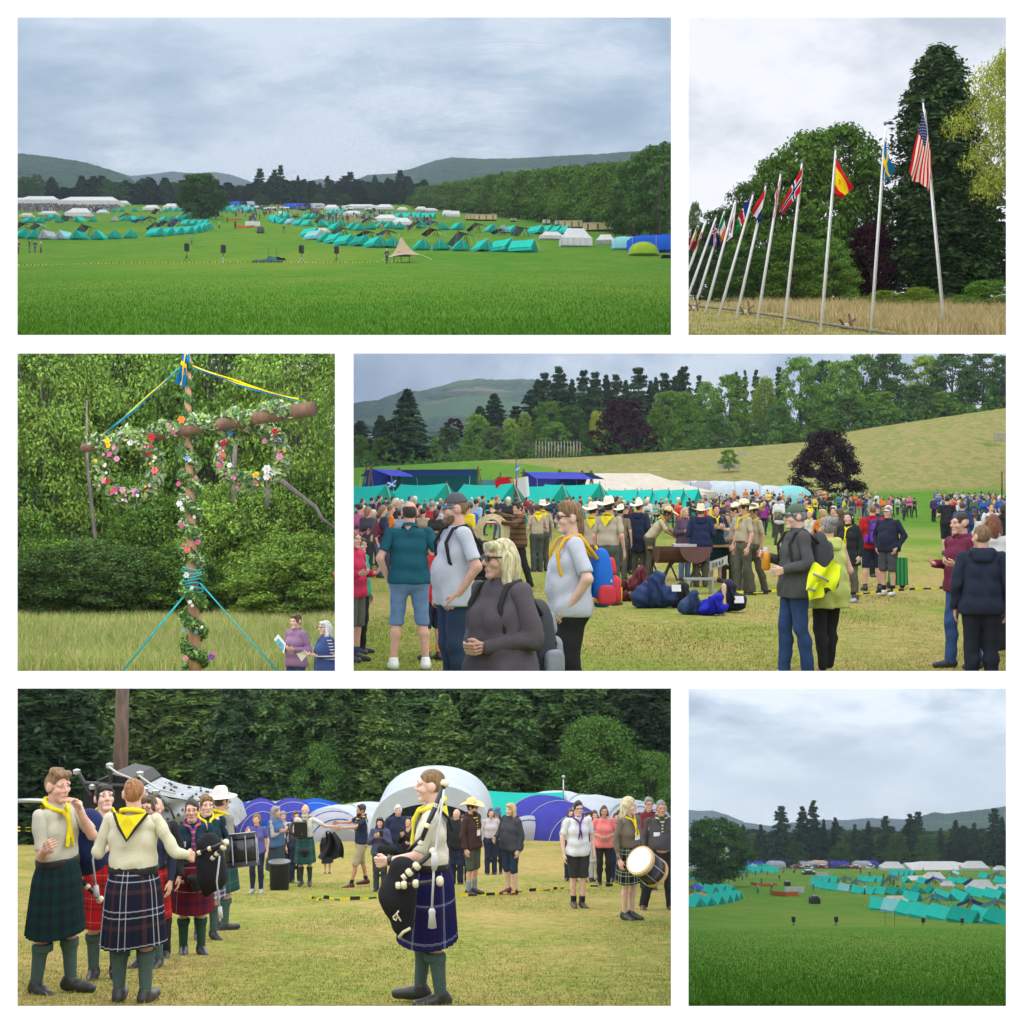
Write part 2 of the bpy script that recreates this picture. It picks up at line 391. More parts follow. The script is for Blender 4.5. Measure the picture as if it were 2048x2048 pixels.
def blades(b,mat,n,hgt,wid,ytop,dmax,seed,lean=.35,var=.5,keep=None,name='grass'):
 r=np.random.default_rng(seed)
 px=r.uniform(b.x0- 6,b.x1+6,n);py=r.uniform(ytop,b.y1+6,n)
 if keep is not None: k_=keep(px,py);px,py=px[k_],py[k_];n=len(px)
 Dt=np.geomspace(4.2,b.Dmax,3000)
 cols=np.linspace(b.x0,b.x1,24);D=np.zeros(n)
 ci=np.argmin(np.abs(px[:,None]- cols[None]),1)
 for c in range(24):
  ys=np.minimum.accumulate(b.yg(cols[c],Dt));k=ci == c
  D[k]=np.interp(-py[k],-ys- np.arange(len(ys))*-1e-7,Dt)
 ok=(D>6) & (D<dmax);px,D=px[ok],D[ok];n=len(px)
 Y=b.yg(px,D);X=(px- 1024)/F*D;Z=(1024- Y)/F*D- .02
 h=hgt*(1+var*r.uniform(-1,1,n));a=r.uniform(0,2*np.pi,n);l=lean*h*r.uniform(0,1.3,n);la=r.uniform(0,2*np.pi,n)
 w=wid*r.uniform(.6,1.3,n)*.5
 c=np.stack([X,D,Z],-1);o=np.stack([np.cos(a)*w,np.sin(a)*w*.4,0*a],-1)
 m=c+np.stack([np.cos(la)*l*.35,np.sin(la)*l*.35,h*.6],-1)
 t=c+np.stack([np.cos(la)*l,np.sin(la)*l,h],-1)
 V=np.stack([c- o,c+o,m+o*.6,m- o*.6,t],1).reshape(-1,3)
 i=np.arange(n)[:,None]*5
 o_=obj(name,mesh_np(name,V,[i+np.array([[0,1,2,3]]),i+np.array([[3,2,4]])],mat))
 return tag(o_,kind='stuff')
def blade_mat(name,cols):
 m,nt,bs,out=nodes_of(name)
 geo=N(nt,'NewGeometry')
 c=ramp(nt,geo.outputs['Random Per Island'],[(i/max(1,len(cols)- 1),k) for i,k in enumerate(cols)])
 pos=geo.outputs['Position']
 c=mix(nt,c,(1.0,.95,.8),ramp(nt,noise(nt,.25,3,vec=pos,sx=(1,.5,1)),[(.45,(0,0,0)),(.75,(.35,.35,.35))]),'SOFT_LIGHT')
 nt.links.new(c,bs.inputs['Base Color']);bs.inputs['Roughness'].default_value=.9;bs.inputs['Specular IOR Level'].default_value=.1
 return m
LUSH=[(.025,.085,.004),(.045,.14,.007),(.062,.18,.01),(.085,.21,.022),(.15,.26,.07)]
blades(B1,blade_mat('lush_blades',LUSH),90000,.075,.018,536,175,1,.6)
blades(B6,blade_mat('lush_blades_again',[tuple(x*.92 for x in c) for c in LUSH]),60000,.075,.018,1858,118,2,.6)
blades(B5,blade_mat('trodden_blades',[(.08,.14,.02),(.15,.2,.035),(.25,.25,.055),(.37,.29,.11),(.46,.38,.2)]),90000,.035,.009,1720,50,3,1.2)
blades(B4,blade_mat('field_blades',[(.06,.12,.012),(.13,.19,.022),(.2,.23,.04),(.31,.27,.075),(.43,.36,.16)]),90000,.038,.01,1120,45,4,1.2)
HAY=[(.14,.2,.04),(.27,.26,.08),(.46,.34,.17),(.55,.39,.22),(.62,.46,.3)]
blades(B3,blade_mat('meadow_blades',[(.1,.22,.03),(.17,.3,.05),(.27,.35,.09),(.42,.37,.16),(.6,.45,.26)]),80000,.45,.022,1232,85,5,.5)
blades(B2,blade_mat('mown_blades',[(.12,.2,.02),(.2,.25,.05),(.33,.29,.1),(.42,.34,.16)]),20000,.1,.04,606,100,6,.9)
# ---------------------------------------------------------------- far hills
def hill_mat(name,forest,moor,clear,scale):
 m,nt,bs,out=nodes_of(name)
 pos=N(nt,'NewGeometry').outputs['Position']
 n0=noise(nt,scale,4,.55,vec=pos);n1=noise(nt,scale*14,4,.75,vec=pos,sx=(1,.6,2))
 c=ramp(nt,n1,[(.36,tuple(x*.35 for x in forest)),(.64,tuple(x*1.7 for x in forest))])
 c=mix(nt,c,moor,ramp(nt,n0,[(.5,(0,0,0)),(.58,(.8,.8,.8))]))
 c=mix(nt,c,clear,ramp(nt,noise(nt,scale*1.7,3,.5,vec=pos,sx=(.6,1,2.2)),[(.6,(0,0,0)),(.66,(.8,.8,.8))]))
 nt.links.new(c,bs.inputs['Base Color']);bs.inputs['Roughness'].default_value=1;bs.inputs['Specular IOR Level'].default_value=0
 bump(nt,bs,n1,1,9);return m
def hill(b,pts,D0,D1,base,mat,jag=1.2,seed=0,name='hill'):
 r=np.random.default_rng(seed);nx=220;nd=26
 px=np.linspace(max(pts[0][0],b.x0- 8),min(pts[-1][0],b.x1+8),nx)
 ry=np.interp(px,[p[0] for p in pts],[p[1] for p in pts])
 k=np.convolve(r.uniform(-1,1,nx+8),np.ones(3)/3,'same')[4:-4]
 ry=ry+jag*k+jag*.6*r.uniform(-1,0,nx)
 V=[]
 for j in range(nd):
  t=j/(nd- 2) if j<nd- 1 else 1.12
  tt=min(t,1.0);D=D0+(D1- D0)*t
  s=(tt ** .8)
  y=base+(ry- base)*s+(0 if j<nd- 1 else 25)
  bumps=1.6*np.sin(px*.05+j*.7+seed)*np.sin(j*.9+px*.017)*(1 if 0<j<nd- 2 else 0)
  y=y+bumps
  V.append(np.stack([(px- 1024)/F*D,np.full(nx,D),(1024- y)/F*D],-1))
 V=np.concatenate(V);i=(np.arange(nd- 1)[:,None]*nx+np.arange(nx- 1)[None]).ravel()
 return tag(obj(name,mesh_np(name,V,np.stack([i,i+1,i+nx+1,i+nx],-1),mat)),kind='structure')
HM_G=hill_mat('wooded_hill',(.02,.048,.03),(.03,.06,.03),(.06,.1,.04),.0035)
HM_B=hill_mat('far_moor',(.025,.042,.042),(.04,.06,.058),(.05,.07,.055),.002)
hill(B1,[(20,306),(60,309),(110,315),(170,325),(215,338),(245,348),(262,358),(280,372),(330,400)],1800,2500,404,HM_G,1.4,1)
hill(B1,[(200,338),(225,342),(262,352),(300,349),(345,343),(385,347),(430,344),(465,350),(495,361),(540,380)],4200,5200,400,HM_B,.6,2)
hill(B1,[(560,372),(640,358),(700,366),(760,352)],4300,5300,396,HM_B,.6,3)
hill(B1,[(690,368),(735,350),(790,347),(830,335),(870,321),(905,315),(960,318),(1030,317),(1110,312),(1200,308),(1265,303),(1352,300)],2100,3100,396,HM_G,1.2,4)
hill(B6,[(1370,1619),(1400,1622),(1425,1621),(1455,1630),(1490,1645),(1540,1652),(1600,1655)],4200,5200,1706,HM_B,.6,5)
hill(B6,[(1540,1652),(1620,1640),(1700,1640),(1735,1636),(1790,1638),(1840,1640),(1900,1655)],3900,5000,1706,HM_B,1.0,6)
hill(B6,[(1800,1660),(1845,1632),(1870,1624),(1890,1628),(1940,1622),(1985,1617),(2022,1611)],2100,3100,1706,HM_G,1.2,7)
HM_4=hill_mat('clearfell_hill',(.018,.042,.028),(.045,.09,.038),(.15,.11,.07),.0045)
hill(B4,[(700,810),(707,807),(761,799),(806,782),(843,782),(884,772),(918,762),(956,758),(1007,760),(1040,758),(1072,760),(1144,774),(1300,800),(1500,830)],1700,2500,932,HM_4,1.5,8)
hill(B4,[(700,850),(780,850),(860,862),(1000,880),(1200,900)],900,1300,935,HM_G,3.5,9)
# ---------------------------------------------------------------- trees
BARK=bark_mat('bark',(.07,.055,.04));BARK_G=bark_mat('grey_bark',(.16,.14,.12))
def leaf_cards(P,Nrm,size,r,asp=.55):
 """one bent leaf spray (a kite of 2 triangles) at each point, facing roughly along Nrm"""
 n=len(P)
 nn=Nrm+r.normal(0,.55,(n,3));nn /= np.linalg.norm(nn,axis=1,keepdims=True)+1e-9
 t=np.cross(nn,r.normal(0,1,(n,3)));t /= np.linalg.norm(t,axis=1,keepdims=True)+1e-9
 u=np.cross(nn,t);s=(size*r.uniform(.6,1.4,n))[:,None]
 V=np.stack([P- t*s,P+u*s*asp+nn*s*.12,P+t*s,P- u*s*asp+nn*s*.12],1).reshape(-1,3)
 i=np.arange(n)[:,None]*4
 return V,np.concatenate([i+np.array([[0,1,2]]),i+np.array([[0,2,3]])])
def broadleaf(seed,n,leaf,shape='round',lobes=34,hang=0.0,base=.12,width=.42):
 """unit tree of height 1: returns (trunk mesh data, crown mesh data)"""
 r=np.random.default_rng(seed);tb=MB()
 tb.tube([(0,0,-.03),(.004,0,.12),(.01,.005,.32),(0,.01,.6)],[.035,.026,.02,.008],8)
 C=[];R=[]
 for k in range(lobes):
  z=base+(1- base)*((k+.5)/lobes) ** .85
  t=(z- base)/(1- base)
  env={'round': math.sqrt(max(0,1- (2*t- .9) ** 2/1.25)),'dome': math.sqrt(max(0,1- t ** 2.2)),'oval': math.sin(math.pi*min(1,t*.9+.1)) ** .6,'column': (1- t ** 4) ** .5}[shape]
  a=k*2.39996+r.uniform(-.5,.5);rad=width*env*r.uniform(.5,.95)
  lr=r.uniform(.085,.15)*(1.1- .35*t)
  c=np.array([math.cos(a)*rad,math.sin(a)*rad,min(z,1- lr*.8)])
  C.append(c);R.append(lr)
  if k % 3 == 0:
   s=np.array([0,0,max(.1,z*.55- .05)]);mid=(s+c)/2+np.array([0,0,.03])+r.normal(0,.015,3)
   tb.tube([tuple(s),tuple(mid),tuple(c)],[.011,.007,.003],5,False)
 C=np.array(C);R=np.array(R)
 k=r.choice(lobes,n,p=R ** 2/(R ** 2).sum())
 d=r.normal(0,1,(n,3));d[:,2]=np.where(d[:,2]<-.3,-d[:,2]*.6,d[:,2]);d /= np.linalg.norm(d,axis=1,keepdims=True)
 rr=R[k]*(r.uniform(0,1,n) ** .28)*(1+.25*np.sin(d[:,0]*9+k)*np.sin(d[:,2]*7))
 P=C[k]+d*rr[:,None]*np.array([1.15,1.15,.8])
 if hang: P[:,2] -= hang*r.uniform(0,1,n) ** 2*(P[:,2]*.6)
 P[:,2]=np.maximum(P[:,2],.015)
 return tb,leaf_cards(P,d+np.array([0,0,.35]),leaf,r)
def conifer(seed,levels,width,leaf,droop=.3,base=.04,top=.6,per=9,ragged=.25,n_side=5):
 r=np.random.default_rng(seed);tb=MB()
 tb.tube([(0,0,-.03),(0,0,.4),(0,0,.97)],[.022,.014,.003],7)
 P=[];Nn=[]
 for L in range(levels):
  t=(L+r.uniform(0,.6))/levels;z=base+(1- base)*t
  w=width*((1- t) ** top)*(.55+.45*min(1,t*6))*r.uniform(1- ragged,1)
  for k in range(per):
   a=r.uniform(0,2*math.pi);ln=w*r.uniform(.65,1.08)
   nseg=max(2,int(3+10*ln/max(width,.01)))
   s=(np.arange(nseg)+.6)/nseg
   ca,sa=math.cos(a),math.sin(a)
   zz=z+.02- droop*ln*s ** 1.5+.015*s
   for q in range(n_side):
    off=(q/(n_side- 1)- .5)*2*.34*ln*(1- s*.75)+r.normal(0,.004,nseg)
    P.append(np.stack([ca*ln*s- sa*off,sa*ln*s+ca*off,zz- abs(q- n_side // 2)*.006+r.normal(0,.006,nseg)],-1))
    Nn.append(np.tile(np.array([ca*.5,sa*.5,.75]),(nseg,1)))
 P=np.concatenate(P);Nn=np.concatenate(Nn)
 return tb,leaf_cards(P,Nn,leaf,r,.42)
TREE={};NAT={};TVF={}
def tree_proto(key,gen,mats,bark=BARK):
 tb,(V,Fc)=gen
 NAT[key]=2*float(np.quantile(np.abs(V[:,0]),.985));TVF[key]=(V,Fc)
 TREE[key]=(tb.mesh('trunk',bark,True),{m: mesh_np('crown',V,Fc,mat,False) for m,mat in mats.items()})
L_GREEN=leaf_mat('leaf_green',(.105,.205,.034));L_DARK=leaf_mat('leaf_dark',(.055,.115,.028));L_LIME=leaf_mat('leaf_lime',(.19,.29,.04))
L_COPPER=leaf_mat('leaf_copper',(.035,.012,.018),.5,1.8);L_GREY=leaf_mat('leaf_grey_green',(.105,.16,.06));L_FIR=leaf_mat('needle_dark',(.032,.062,.028),.5,1.7,.1)
L_FIRG=leaf_mat('needle_green',(.062,.118,.038),.45,1.9,.15);L_SPRUCE=leaf_mat('needle_bright',(.11,.19,.05),.4,1.9,.15);L_YEL=leaf_mat('leaf_yellow_green',(.27,.32,.05))
L_AVE=leaf_mat('leaf_avenue',(.085,.16,.03),.35,2.0)
BL=dict(green=L_GREEN,dark=L_DARK,lime=L_LIME,copper=L_COPPER,grey=L_GREY,yellow=L_YEL,avenue=L_AVE)
CF=dict(fir=L_FIR,firg=L_FIRG,spruce=L_SPRUCE)
tree_proto('round',broadleaf(11,6500,.022),BL)
tree_proto('round2',broadleaf(12,6500,.022,'dome',40,base=.05,width=.4),BL)
tree_proto('oval',broadleaf(13,6500,.021,'oval',38,base=.06,width=.33),BL)
tree_proto('dome',broadleaf(14,7500,.021,'dome',46,base=.03,width=.46),BL)
tree_proto('weep',broadleaf(15,7000,.021,'dome',40,.5,.1,.42),BL)
tree_proto('fir',conifer(21,26,.20,.022),CF)
tree_proto('fir2',conifer(22,20,.24,.025,.2,.12,.55,7,.45),CF)
tree_proto('spruce',conifer(23,24,.15,.02,.5,.04,.7),CF)
tree_proto('broadfir',conifer(24,24,.30,.028,.35,.02,.75,10,.2),CF)
def tree(b,px,ytop,ybase,D,key,mat,label,w=None,group=None,name=None,cat='tree',rz=None,lean=0):
 """one tree: its trunk and crown scaled to stand from ybase to ytop at distance D"""
 tm,cm=TREE[key];base=b.at(px,ybase,D);h=(ybase- ytop)*D/F
 o=empty(name or ('conifer_tree' if mat in CF else 'broadleaf_tree'),base,rng.uniform(0,6.28) if rz is None else rz,label,cat,group)
 ws=h if w is None else w*D/F/NAT[key]
 o.scale=(ws,ws,h);rot=o.rotation_euler.z
 V,Fc=TVF[key];me=cm[mat];hw=float(np.abs(V[:,:2]).max())*ws*F/D*1.05
 lo,hi=b.x0- 8,b.x1+8
 if px- hw<lo or px+hw>hi or b in (B1,B2,B5):      # prune what would grow through into the next bay
  X=(V[:,0]*math.cos(rot)- V[:,1]*math.sin(rot))*ws+base.x;Y=(V[:,0]*math.sin(rot)+V[:,1]*math.cos(rot))*ws+base.y
  q=X/Y*F+1024;row=1024- (V[:,2]*h+base.z)/Y*F
  ok=(q>(lo- (235 if b in (B1,B3,B5) else 0))) & (q<hi+(235 if b in (B2,B4,B6) else 0))
  if b is B5: ok &= row>1262
  kf=ok[Fc].all(1)
  if not kf.all(): me=mesh_np('crown',V,Fc[kf],mat_of(cm[mat]),False)
 obj('trunk',tm,o);obj('crown',me,o);return o
def mat_of(me): return me.materials[0]
def ordn(i):
 o=['first','second','third','fourth','fifth','sixth','seventh','eighth','ninth','tenth','eleventh','twelfth','thirteenth','fourteenth','fifteenth','sixteenth','seventeenth','eighteenth','nineteenth','twentieth']
 if i<20: return o[i]
 tens=['twenty','thirty','forty','fifty','sixty','seventy','eighty','ninety'][(i+1) // 10- 2];u=(i+1) % 10
 return (tens+'-'+o[u- 1]) if u else tens[:-1]+'ieth'
def rowlabel(items,fmt):
 """items: list of (px, object); names each by its place from the left"""
 for i,(px,o) in enumerate(sorted(items,key=lambda t: t[0])): o['label']=fmt.format(ordn(i))
# --- bay 1: the conifer wood across the field, the oak, the avenue
def wood(b,D0,items,group,where):
 got={}
 for px,yt,key,mat,w,dD in items:
  D=D0+dD;yb=float(b.yg(px,D))+.5
  o=tree(b,px,yt,yb,D,key,mat,'x',w,group);got.setdefault('conifer' if mat in CF else 'broadleaf',[]).append((px,o))
 for k,it in got.items(): rowlabel(it,'{} dark '+k+' from the left in the '+where)
r1=random.Random(5);items=[]
for px in range(30,850,11):
 tall=r1.uniform(352,378)
 if px<75: items.append((px,r1.uniform(345,362),'round','dark',34,r1.uniform(-30,10)));continue
 items.append((px+r1.uniform(-4,4),tall,r1.choice(['fir','fir2','spruce','oval']),'fir',r1.uniform(32,46),r1.uniform(0,60)))
for i,(a,m,k,mt,w,d) in enumerate(items):
 if k == 'oval': items[i]=(a,m+4,k,'dark',w+8,d)
for px,yt,key,w in [(520,338,'fir2',30),(549,340,'fir2',24),(561,331,'fir2',24),(300,355,'fir2',44),(333,357,'broadfir',34),(655,352,'fir2',22),(700,345,'fir2',34),(750,352,'fir',24),(775,356,'fir2',24),(800,341,'fir2',30),(820,362,'fir',18),(420,366,'spruce',20),(596,352,'fir',16),(610,358,'fir2',18),(585,366,'fir2',20),(640,366,'fir',20)]:
 items.append((px,yt,key,'fir',w,-20))
for px in (520,640,690): items.append((px,388,'dome','dark',34,-60))
wood(B1,775,items,'trees of the wood across the camp field','wood across the wide camp view')
tree_proto('oak',broadleaf(35,15000,.019,'round',60,.05,.1,.47),dict(dark=L_DARK))
tree(B1,403,349,440,400,'oak','dark','dark oak standing alone among the tents of the wide camp view',88,name='oak_tree')
its=[]
for k in range(30):
 t=k/29;D=660*(250/660) ** t;px=842+(1300- 842)*t ** 1.15+r1.uniform(-4,4)
 yt=np.interp(px,[840,900,960,1010,1060,1120,1200,1260,1320],[377,366,358,348,342,336,331,330,318])+r1.uniform(-2,4)
 its.append((px,tree(B1,px,yt,float(B1.yg(px,D))+1,D,r1.choice(['dome','round2','oval']),'avenue','x',56+34*t,'trees of the avenue beside the camp field')))
for k in range(16):
 t=k/15;D=690*(285/690) ** t;px=850+(1330- 850)*t ** 1.15
 yt=np.interp(px,[840,900,960,1010,1060,1120,1200,1260,1320],[376,364,355,345,340,333,326,322,305])
 its.append((px+.5,tree(B1,px,yt,float(B1.yg(px,D))+1,D,'dome','avenue','x',60+30*t,'trees of the avenue beside the camp field')))
rowlabel(its,'{} bushy avenue tree from the left, right of the wide camp field')
tree(B1,1318,288,478,236,'round','dark','tallest dark tree at the near right end of the avenue',150)
tree(B1,1268,322,472,245,'dome','dark','dark spreading tree just left of the tallest avenue tree',90)
# --- bay 6: the same wood, seen longer
items=[]
def q6(u,v): return 1370+u*.3364,1370+v*.3364
for u in range(330,1920,34):
 px,_=q6(u,0);items.append((px,r1.uniform(1653,1668),r1.choice(['fir','fir2','spruce','oval']),'fir',r1.uniform(50,70),r1.uniform(0,50)))
for i,(a,m,k,mt,w,d) in enumerate(items):
 if k == 'oval': items[i]=(a,m+6,k,'dark',w+6,d)
for u,v,key,w in [(570,725,'fir2',46),(700,725,'fir2',34),(760,690,'fir2',34),(895,790,'fir2',26),(345,835,'broadfir',22),(825,800,'spruce',18),(1090,812,'fir',24),(1010,830,'spruce',20),(1190,780,'fir2',32),(1340,770,'fir2',34),(1385,755,'fir2',36),(1610,810,'broadfir',36),(1720,825,'broadfir',32),(1840,740,'fir2',42),(1885,790,'fir',24),(450,835,'broadfir',30),(1520,855,'fir',22)]:
 px,py=q6(u,v);items.append((px,py,key,'fir',w,-20))
for u,v in ((660,930),(1260,880),(1430,890),(930,940)): items.append((*q6(u,v),'dome','dark',52,-50))
wood(B6,590,items,'trees of the wood in the square camp view','wood of the square camp view')
tree(B6,1432,1638,1773,300,'oak','dark','dark oak at the left of the square camp view',128,name='oak_tree')
# --- bay 2: trees behind the flagpoles
def q2(u,v): return 1370+u*.3364,30+v*.3364
def t2(u,vt,vb,D,key,mat,wu,label,**kw): px,yt=q2(u,vt);return tree(B2,px,yt,30+vb*.3364,D,key,mat,label,wu*.3364,**kw)
tree_proto('lush',broadleaf(31,14000,.014,'dome',60,base=.02,width=.42),dict(green=L_GREEN,dark=L_DARK,yellow=L_YEL,lime=L_LIME))
tree_proto('lush2',broadleaf(32,14000,.014,'oval',60,base=.02,width=.36),dict(green=L_GREEN,dark=L_DARK,lime=L_LIME,copper=L_COPPER))
tree_proto('cypress',conifer(33,64,.21,.009,.6,.02,.38,16,.22,7),CF)
t2(940,650,1720,115,'lush2','green',560,'tallest rounded green tree behind the Spanish flagpole')
t2(740,690,1720,112,'lush2','green',520,'rounded green tree behind the Norwegian flag')
t2(560,850,1720,114,'lush','green',560,'green tree behind the white and red flag')
t2(400,1000,1710,116,'lush','dark',480,'dark green tree behind the Dutch flag')
t2(240,1150,1700,118,'lush2','dark',420,'low dark green tree behind the Irish flag')
t2(80,1250,1700,120,'lush','dark',360,'low dark bush at the far left behind the small flags')
t2(60,1110,1700,130,'oval','grey',110,'thin grey green tree at the far left of the flags')
t2(1090,850,1710,117,'lush','green',330,'green tree between the Spanish and Swedish flagpoles')
t2(640,1300,1720,106,'lush','green',460,'low leafy green bush behind the Norwegian flagpole')
t2(860,1330,1730,105,'lush','green',330,'low leafy green bush behind the Spanish flagpole')
t2(340,1380,1720,107,'lush','dark',420,'low dark bush behind the middle flagpoles')
t2(1110,1230,1720,108,'lush2','copper',300,'purple copper beech behind the Swedish flagpole')
t2(1510,205,1720,110,'cypress','firg',640,'tall dense dark cypress behind the striped flag')
tree_proto('airy',broadleaf(34,26000,.0085,'round',60,.06,.36,.5),dict(yellow=L_YEL))
t2(2020,190,1620,92,'airy','yellow',720,'tall yellow green tree cut by the right edge behind the flags')
t2(1790,960,1640,125,'spruce','firg',300,'drooping thin tree between cypress and bright tree')
t2(1180,1640,1790,88,'lush','lime',260,'yellow green shrub right of the Swedish flagpole')
t2(1390,1620,1800,87,'lush','lime',280,'yellow green shrub left of the striped flagpole')
t2(1800,1580,1830,86,'lush','green',440,'green shrub at the right edge behind the long grass')
for u,v,w_ in ((1580,1540,'left'),(1635,1545,'middle'),(1690,1530,'right')): t2(u,v,1640,190,'fir','fir',50,w_+' one of three small skyline conifers right of the cypress',group='far conifers beyond the flags')
RAILX,RAILY=[1370,1407,1474,1568,1639,1706,1811,1830],[609,614,620,634,646,656,670,690]
blades(B2,blade_mat('hay_blades',HAY),60000,.55,.03,600,96,16,.5,keep=lambda px,py: py<np.interp(px,RAILX,RAILY)- 5)
# --- bay 3: the wood edge behind the maypole
def q3(u,v): return 30+u*.3339,700+v*.3339
tree_proto('near1',broadleaf(41,60000,.0085,'dome',150,.1,.02,.46),dict(green=leaf_mat('beech_leaf',(.11,.205,.035),.35,2.0,.3,1.5),lit=leaf_mat('beech_leaf_lit',(.17,.28,.05),.4,1.8,.3,1.5),dark=leaf_mat('beech_leaf_shaded',(.07,.125,.035),.35,2.0,.3,1.5)),BARK_G)  # beech leaf also in lit and shaded copies, the light put into the colour
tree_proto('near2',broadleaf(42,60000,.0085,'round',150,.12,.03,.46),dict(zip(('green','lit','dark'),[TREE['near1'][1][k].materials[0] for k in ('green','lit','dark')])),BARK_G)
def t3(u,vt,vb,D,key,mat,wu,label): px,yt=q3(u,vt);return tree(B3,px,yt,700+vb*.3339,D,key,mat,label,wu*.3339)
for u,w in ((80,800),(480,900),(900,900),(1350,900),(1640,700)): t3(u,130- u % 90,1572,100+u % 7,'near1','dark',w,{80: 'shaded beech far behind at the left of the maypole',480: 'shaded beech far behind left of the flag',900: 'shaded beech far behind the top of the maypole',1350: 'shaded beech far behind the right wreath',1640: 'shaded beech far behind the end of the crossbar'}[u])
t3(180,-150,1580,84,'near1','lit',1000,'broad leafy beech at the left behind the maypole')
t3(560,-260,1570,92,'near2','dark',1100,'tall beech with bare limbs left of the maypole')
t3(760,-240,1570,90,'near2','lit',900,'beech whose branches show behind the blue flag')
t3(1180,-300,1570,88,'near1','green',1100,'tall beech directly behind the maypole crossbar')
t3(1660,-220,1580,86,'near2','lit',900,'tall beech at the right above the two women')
tree_proto('low',broadleaf(43,24000,.0155,'round',70,.3,.02,.5),{k: m_.materials[0] for k,m_ in TREE['near1'][1].items()},BARK_G)
r3=random.Random(12);low=[]
for k in range(22):
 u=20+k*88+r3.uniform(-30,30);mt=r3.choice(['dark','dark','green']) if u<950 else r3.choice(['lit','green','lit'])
 px,yt=q3(u,r3.uniform(640,1230));D=84- (yt- 907)/200*9+r3.uniform(-1,1)
 low.append((px,tree(B3,px,yt,700+1592*.3339,D,'low',mt,'x',r3.uniform(380,620)*.3339,'low trees at the edge of the maypole wood')))
rowlabel(low,'{} low spreading tree from the left behind the maypole')
for (u0,v0,u1,v1,w) in [(1310,1560,1330,420,44),(90,1580,60,1020,30),(490,1570,430,300,24)]:
 p0,y0=q3(u0,v0);p1,y1=q3(u1,v1);a=B3.at(p0,y0,80);c=B3.at(p1,y1,80)
 mb=MB();rr=w*.3339*80/F/2
 mb.tube([a,a.lerp(c,.35)+Vector((.1,0,0)),a.lerp(c,.7)- Vector((.15,0,0)),c],[rr*1.3,rr,rr*.8,rr*.4],9)
 e=mb.build('bare_tree',BARK_G,None,True);tag(e,{1310: 'thick grey trunk seen inside the right wreath',90: 'grey trunk at the far left of the maypole wood',490: 'thin dark forked trunk left of the maypole'}[u0],'tree trunk')
mb=MB();pts=[B3.at(*q3(u,v),75) for u,v in ((1500,740),(1560,760),(1680,850),(1800,940),(1840,1010),(1920,1070))]
mb.tube(pts,[.16,.15,.13,.11,.09,.05],8);mb.tube([B3.at(*q3(u,v),74.6) for u,v in ((1510,750),(1515,850),(1508,950))],[.17,.15,.1],7)
tag(mb.build('fallen_branch',BARK_G,None,True),'pale bare limb sweeping down at the right of the maypole','branch')
# --- bay 4: trees along the top of the meadow
def qa(u,v): return 700+u*.3416,700+v*.3416
def qb(u,v): return 1350+u*.3468,700+v*.3468
KN=dict(green='leafy green tree',dark='dark green tree',lime='bright yellow green tree',copper='dark copper tree',grey='grey green tree',yellow='golden green tree')
its4={}
def t4(q,s,u,vt,vb,wu,key,mat,D,label=None,**kw):
 px,yt=q(u,vt);_,yb=q(u,vb)
 o=tree(B4,px,yt,yb,D,key,mat,label or 'x',wu*s,'trees above the hillside meadow',**kw)
 if not label: its4.setdefault(mat,[]).append((px,o))
for u,vt,vb,w,key,mat,D in [(60,500,700,120,'round','green',300),(180,510,690,150,'dome','green',295),(250,560,690,120,'round','dark',290),(570,450,668,190,'round2','dark',300),(480,560,670,150,'dome','dark',290),(740,375,668,190,'oval','green',305),(840,445,660,170,'oval','grey',290),(690,560,665,140,'dome','green',285),(940,400,640,140,'round2','lime',310),(1020,370,640,130,'round2','lime',312),(960,460,650,160,'round2','green',288),(1030,490,645,130,'dome','grey',286),
                                 (1160,300,620,240,'round2','green',300),(1290,330,615,250,'dome','dark',292),(1200,420,620,200,'round','green',288),(1440,350,560,110,'weep','yellow',300),(1380,480,605,120,'dome','dark',285),(1850,240,600,260,'dome','green',292),(1790,340,600,160,'round2','green',285)]:
 t4(qa,.3416,u,vt,vb,w,key,mat,D)
t4(qa,.3416,610,400,560,130,'round','copper',310,'small dark copper beech half hidden among the green trees')
t4(qa,.3416,1600,282,632,360,'dome','copper',280,'big rounded copper beech behind the far row of flagpoles')
t4(qa,.3416,1820,235,560,150,'round','copper',320,'copper beech peeping out behind the green tree top')
for u,vt,vb,w,key in [(845,262,600,100,'fir'),(760,335,620,90,'fir'),(970,330,600,80,'fir2'),(1060,235,600,110,'fir2'),(1100,180,600,80,'fir'),(1140,138,600,84,'fir2'),(1225,102,600,100,'fir2'),(1225,200,600,190,'broadfir'),(1300,180,600,60,'spruce'),(1365,122,600,84,'fir2'),(1435,133,600,84,'fir2'),(1430,210,600,100,'fir'),(1500,155,600,70,'fir'),(1560,148,600,90,'fir2'),(1615,185,600,60,'fir'),(1690,108,600,110,'fir2'),(1760,188,600,60,'fir'),(1790,168,600,50,'spruce'),(1845,138,600,90,'fir2'),(1900,165,600,66,'fir'),(1940,120,600,70,'fir2'),(60,420,690,110,'fir'),(180,390,690,90,'spruce'),(225,420,690,90,'fir')]:
 t4(qa,.3416,u,vt,vb,w*1.7,'fir' if key == 'spruce' else key,'fir',330+(u % 7)*4)
t4(qa,.3416,335,238,675,250,'broadfir','fir',285,'big broad dark fir standing forward at the left of the meadow')
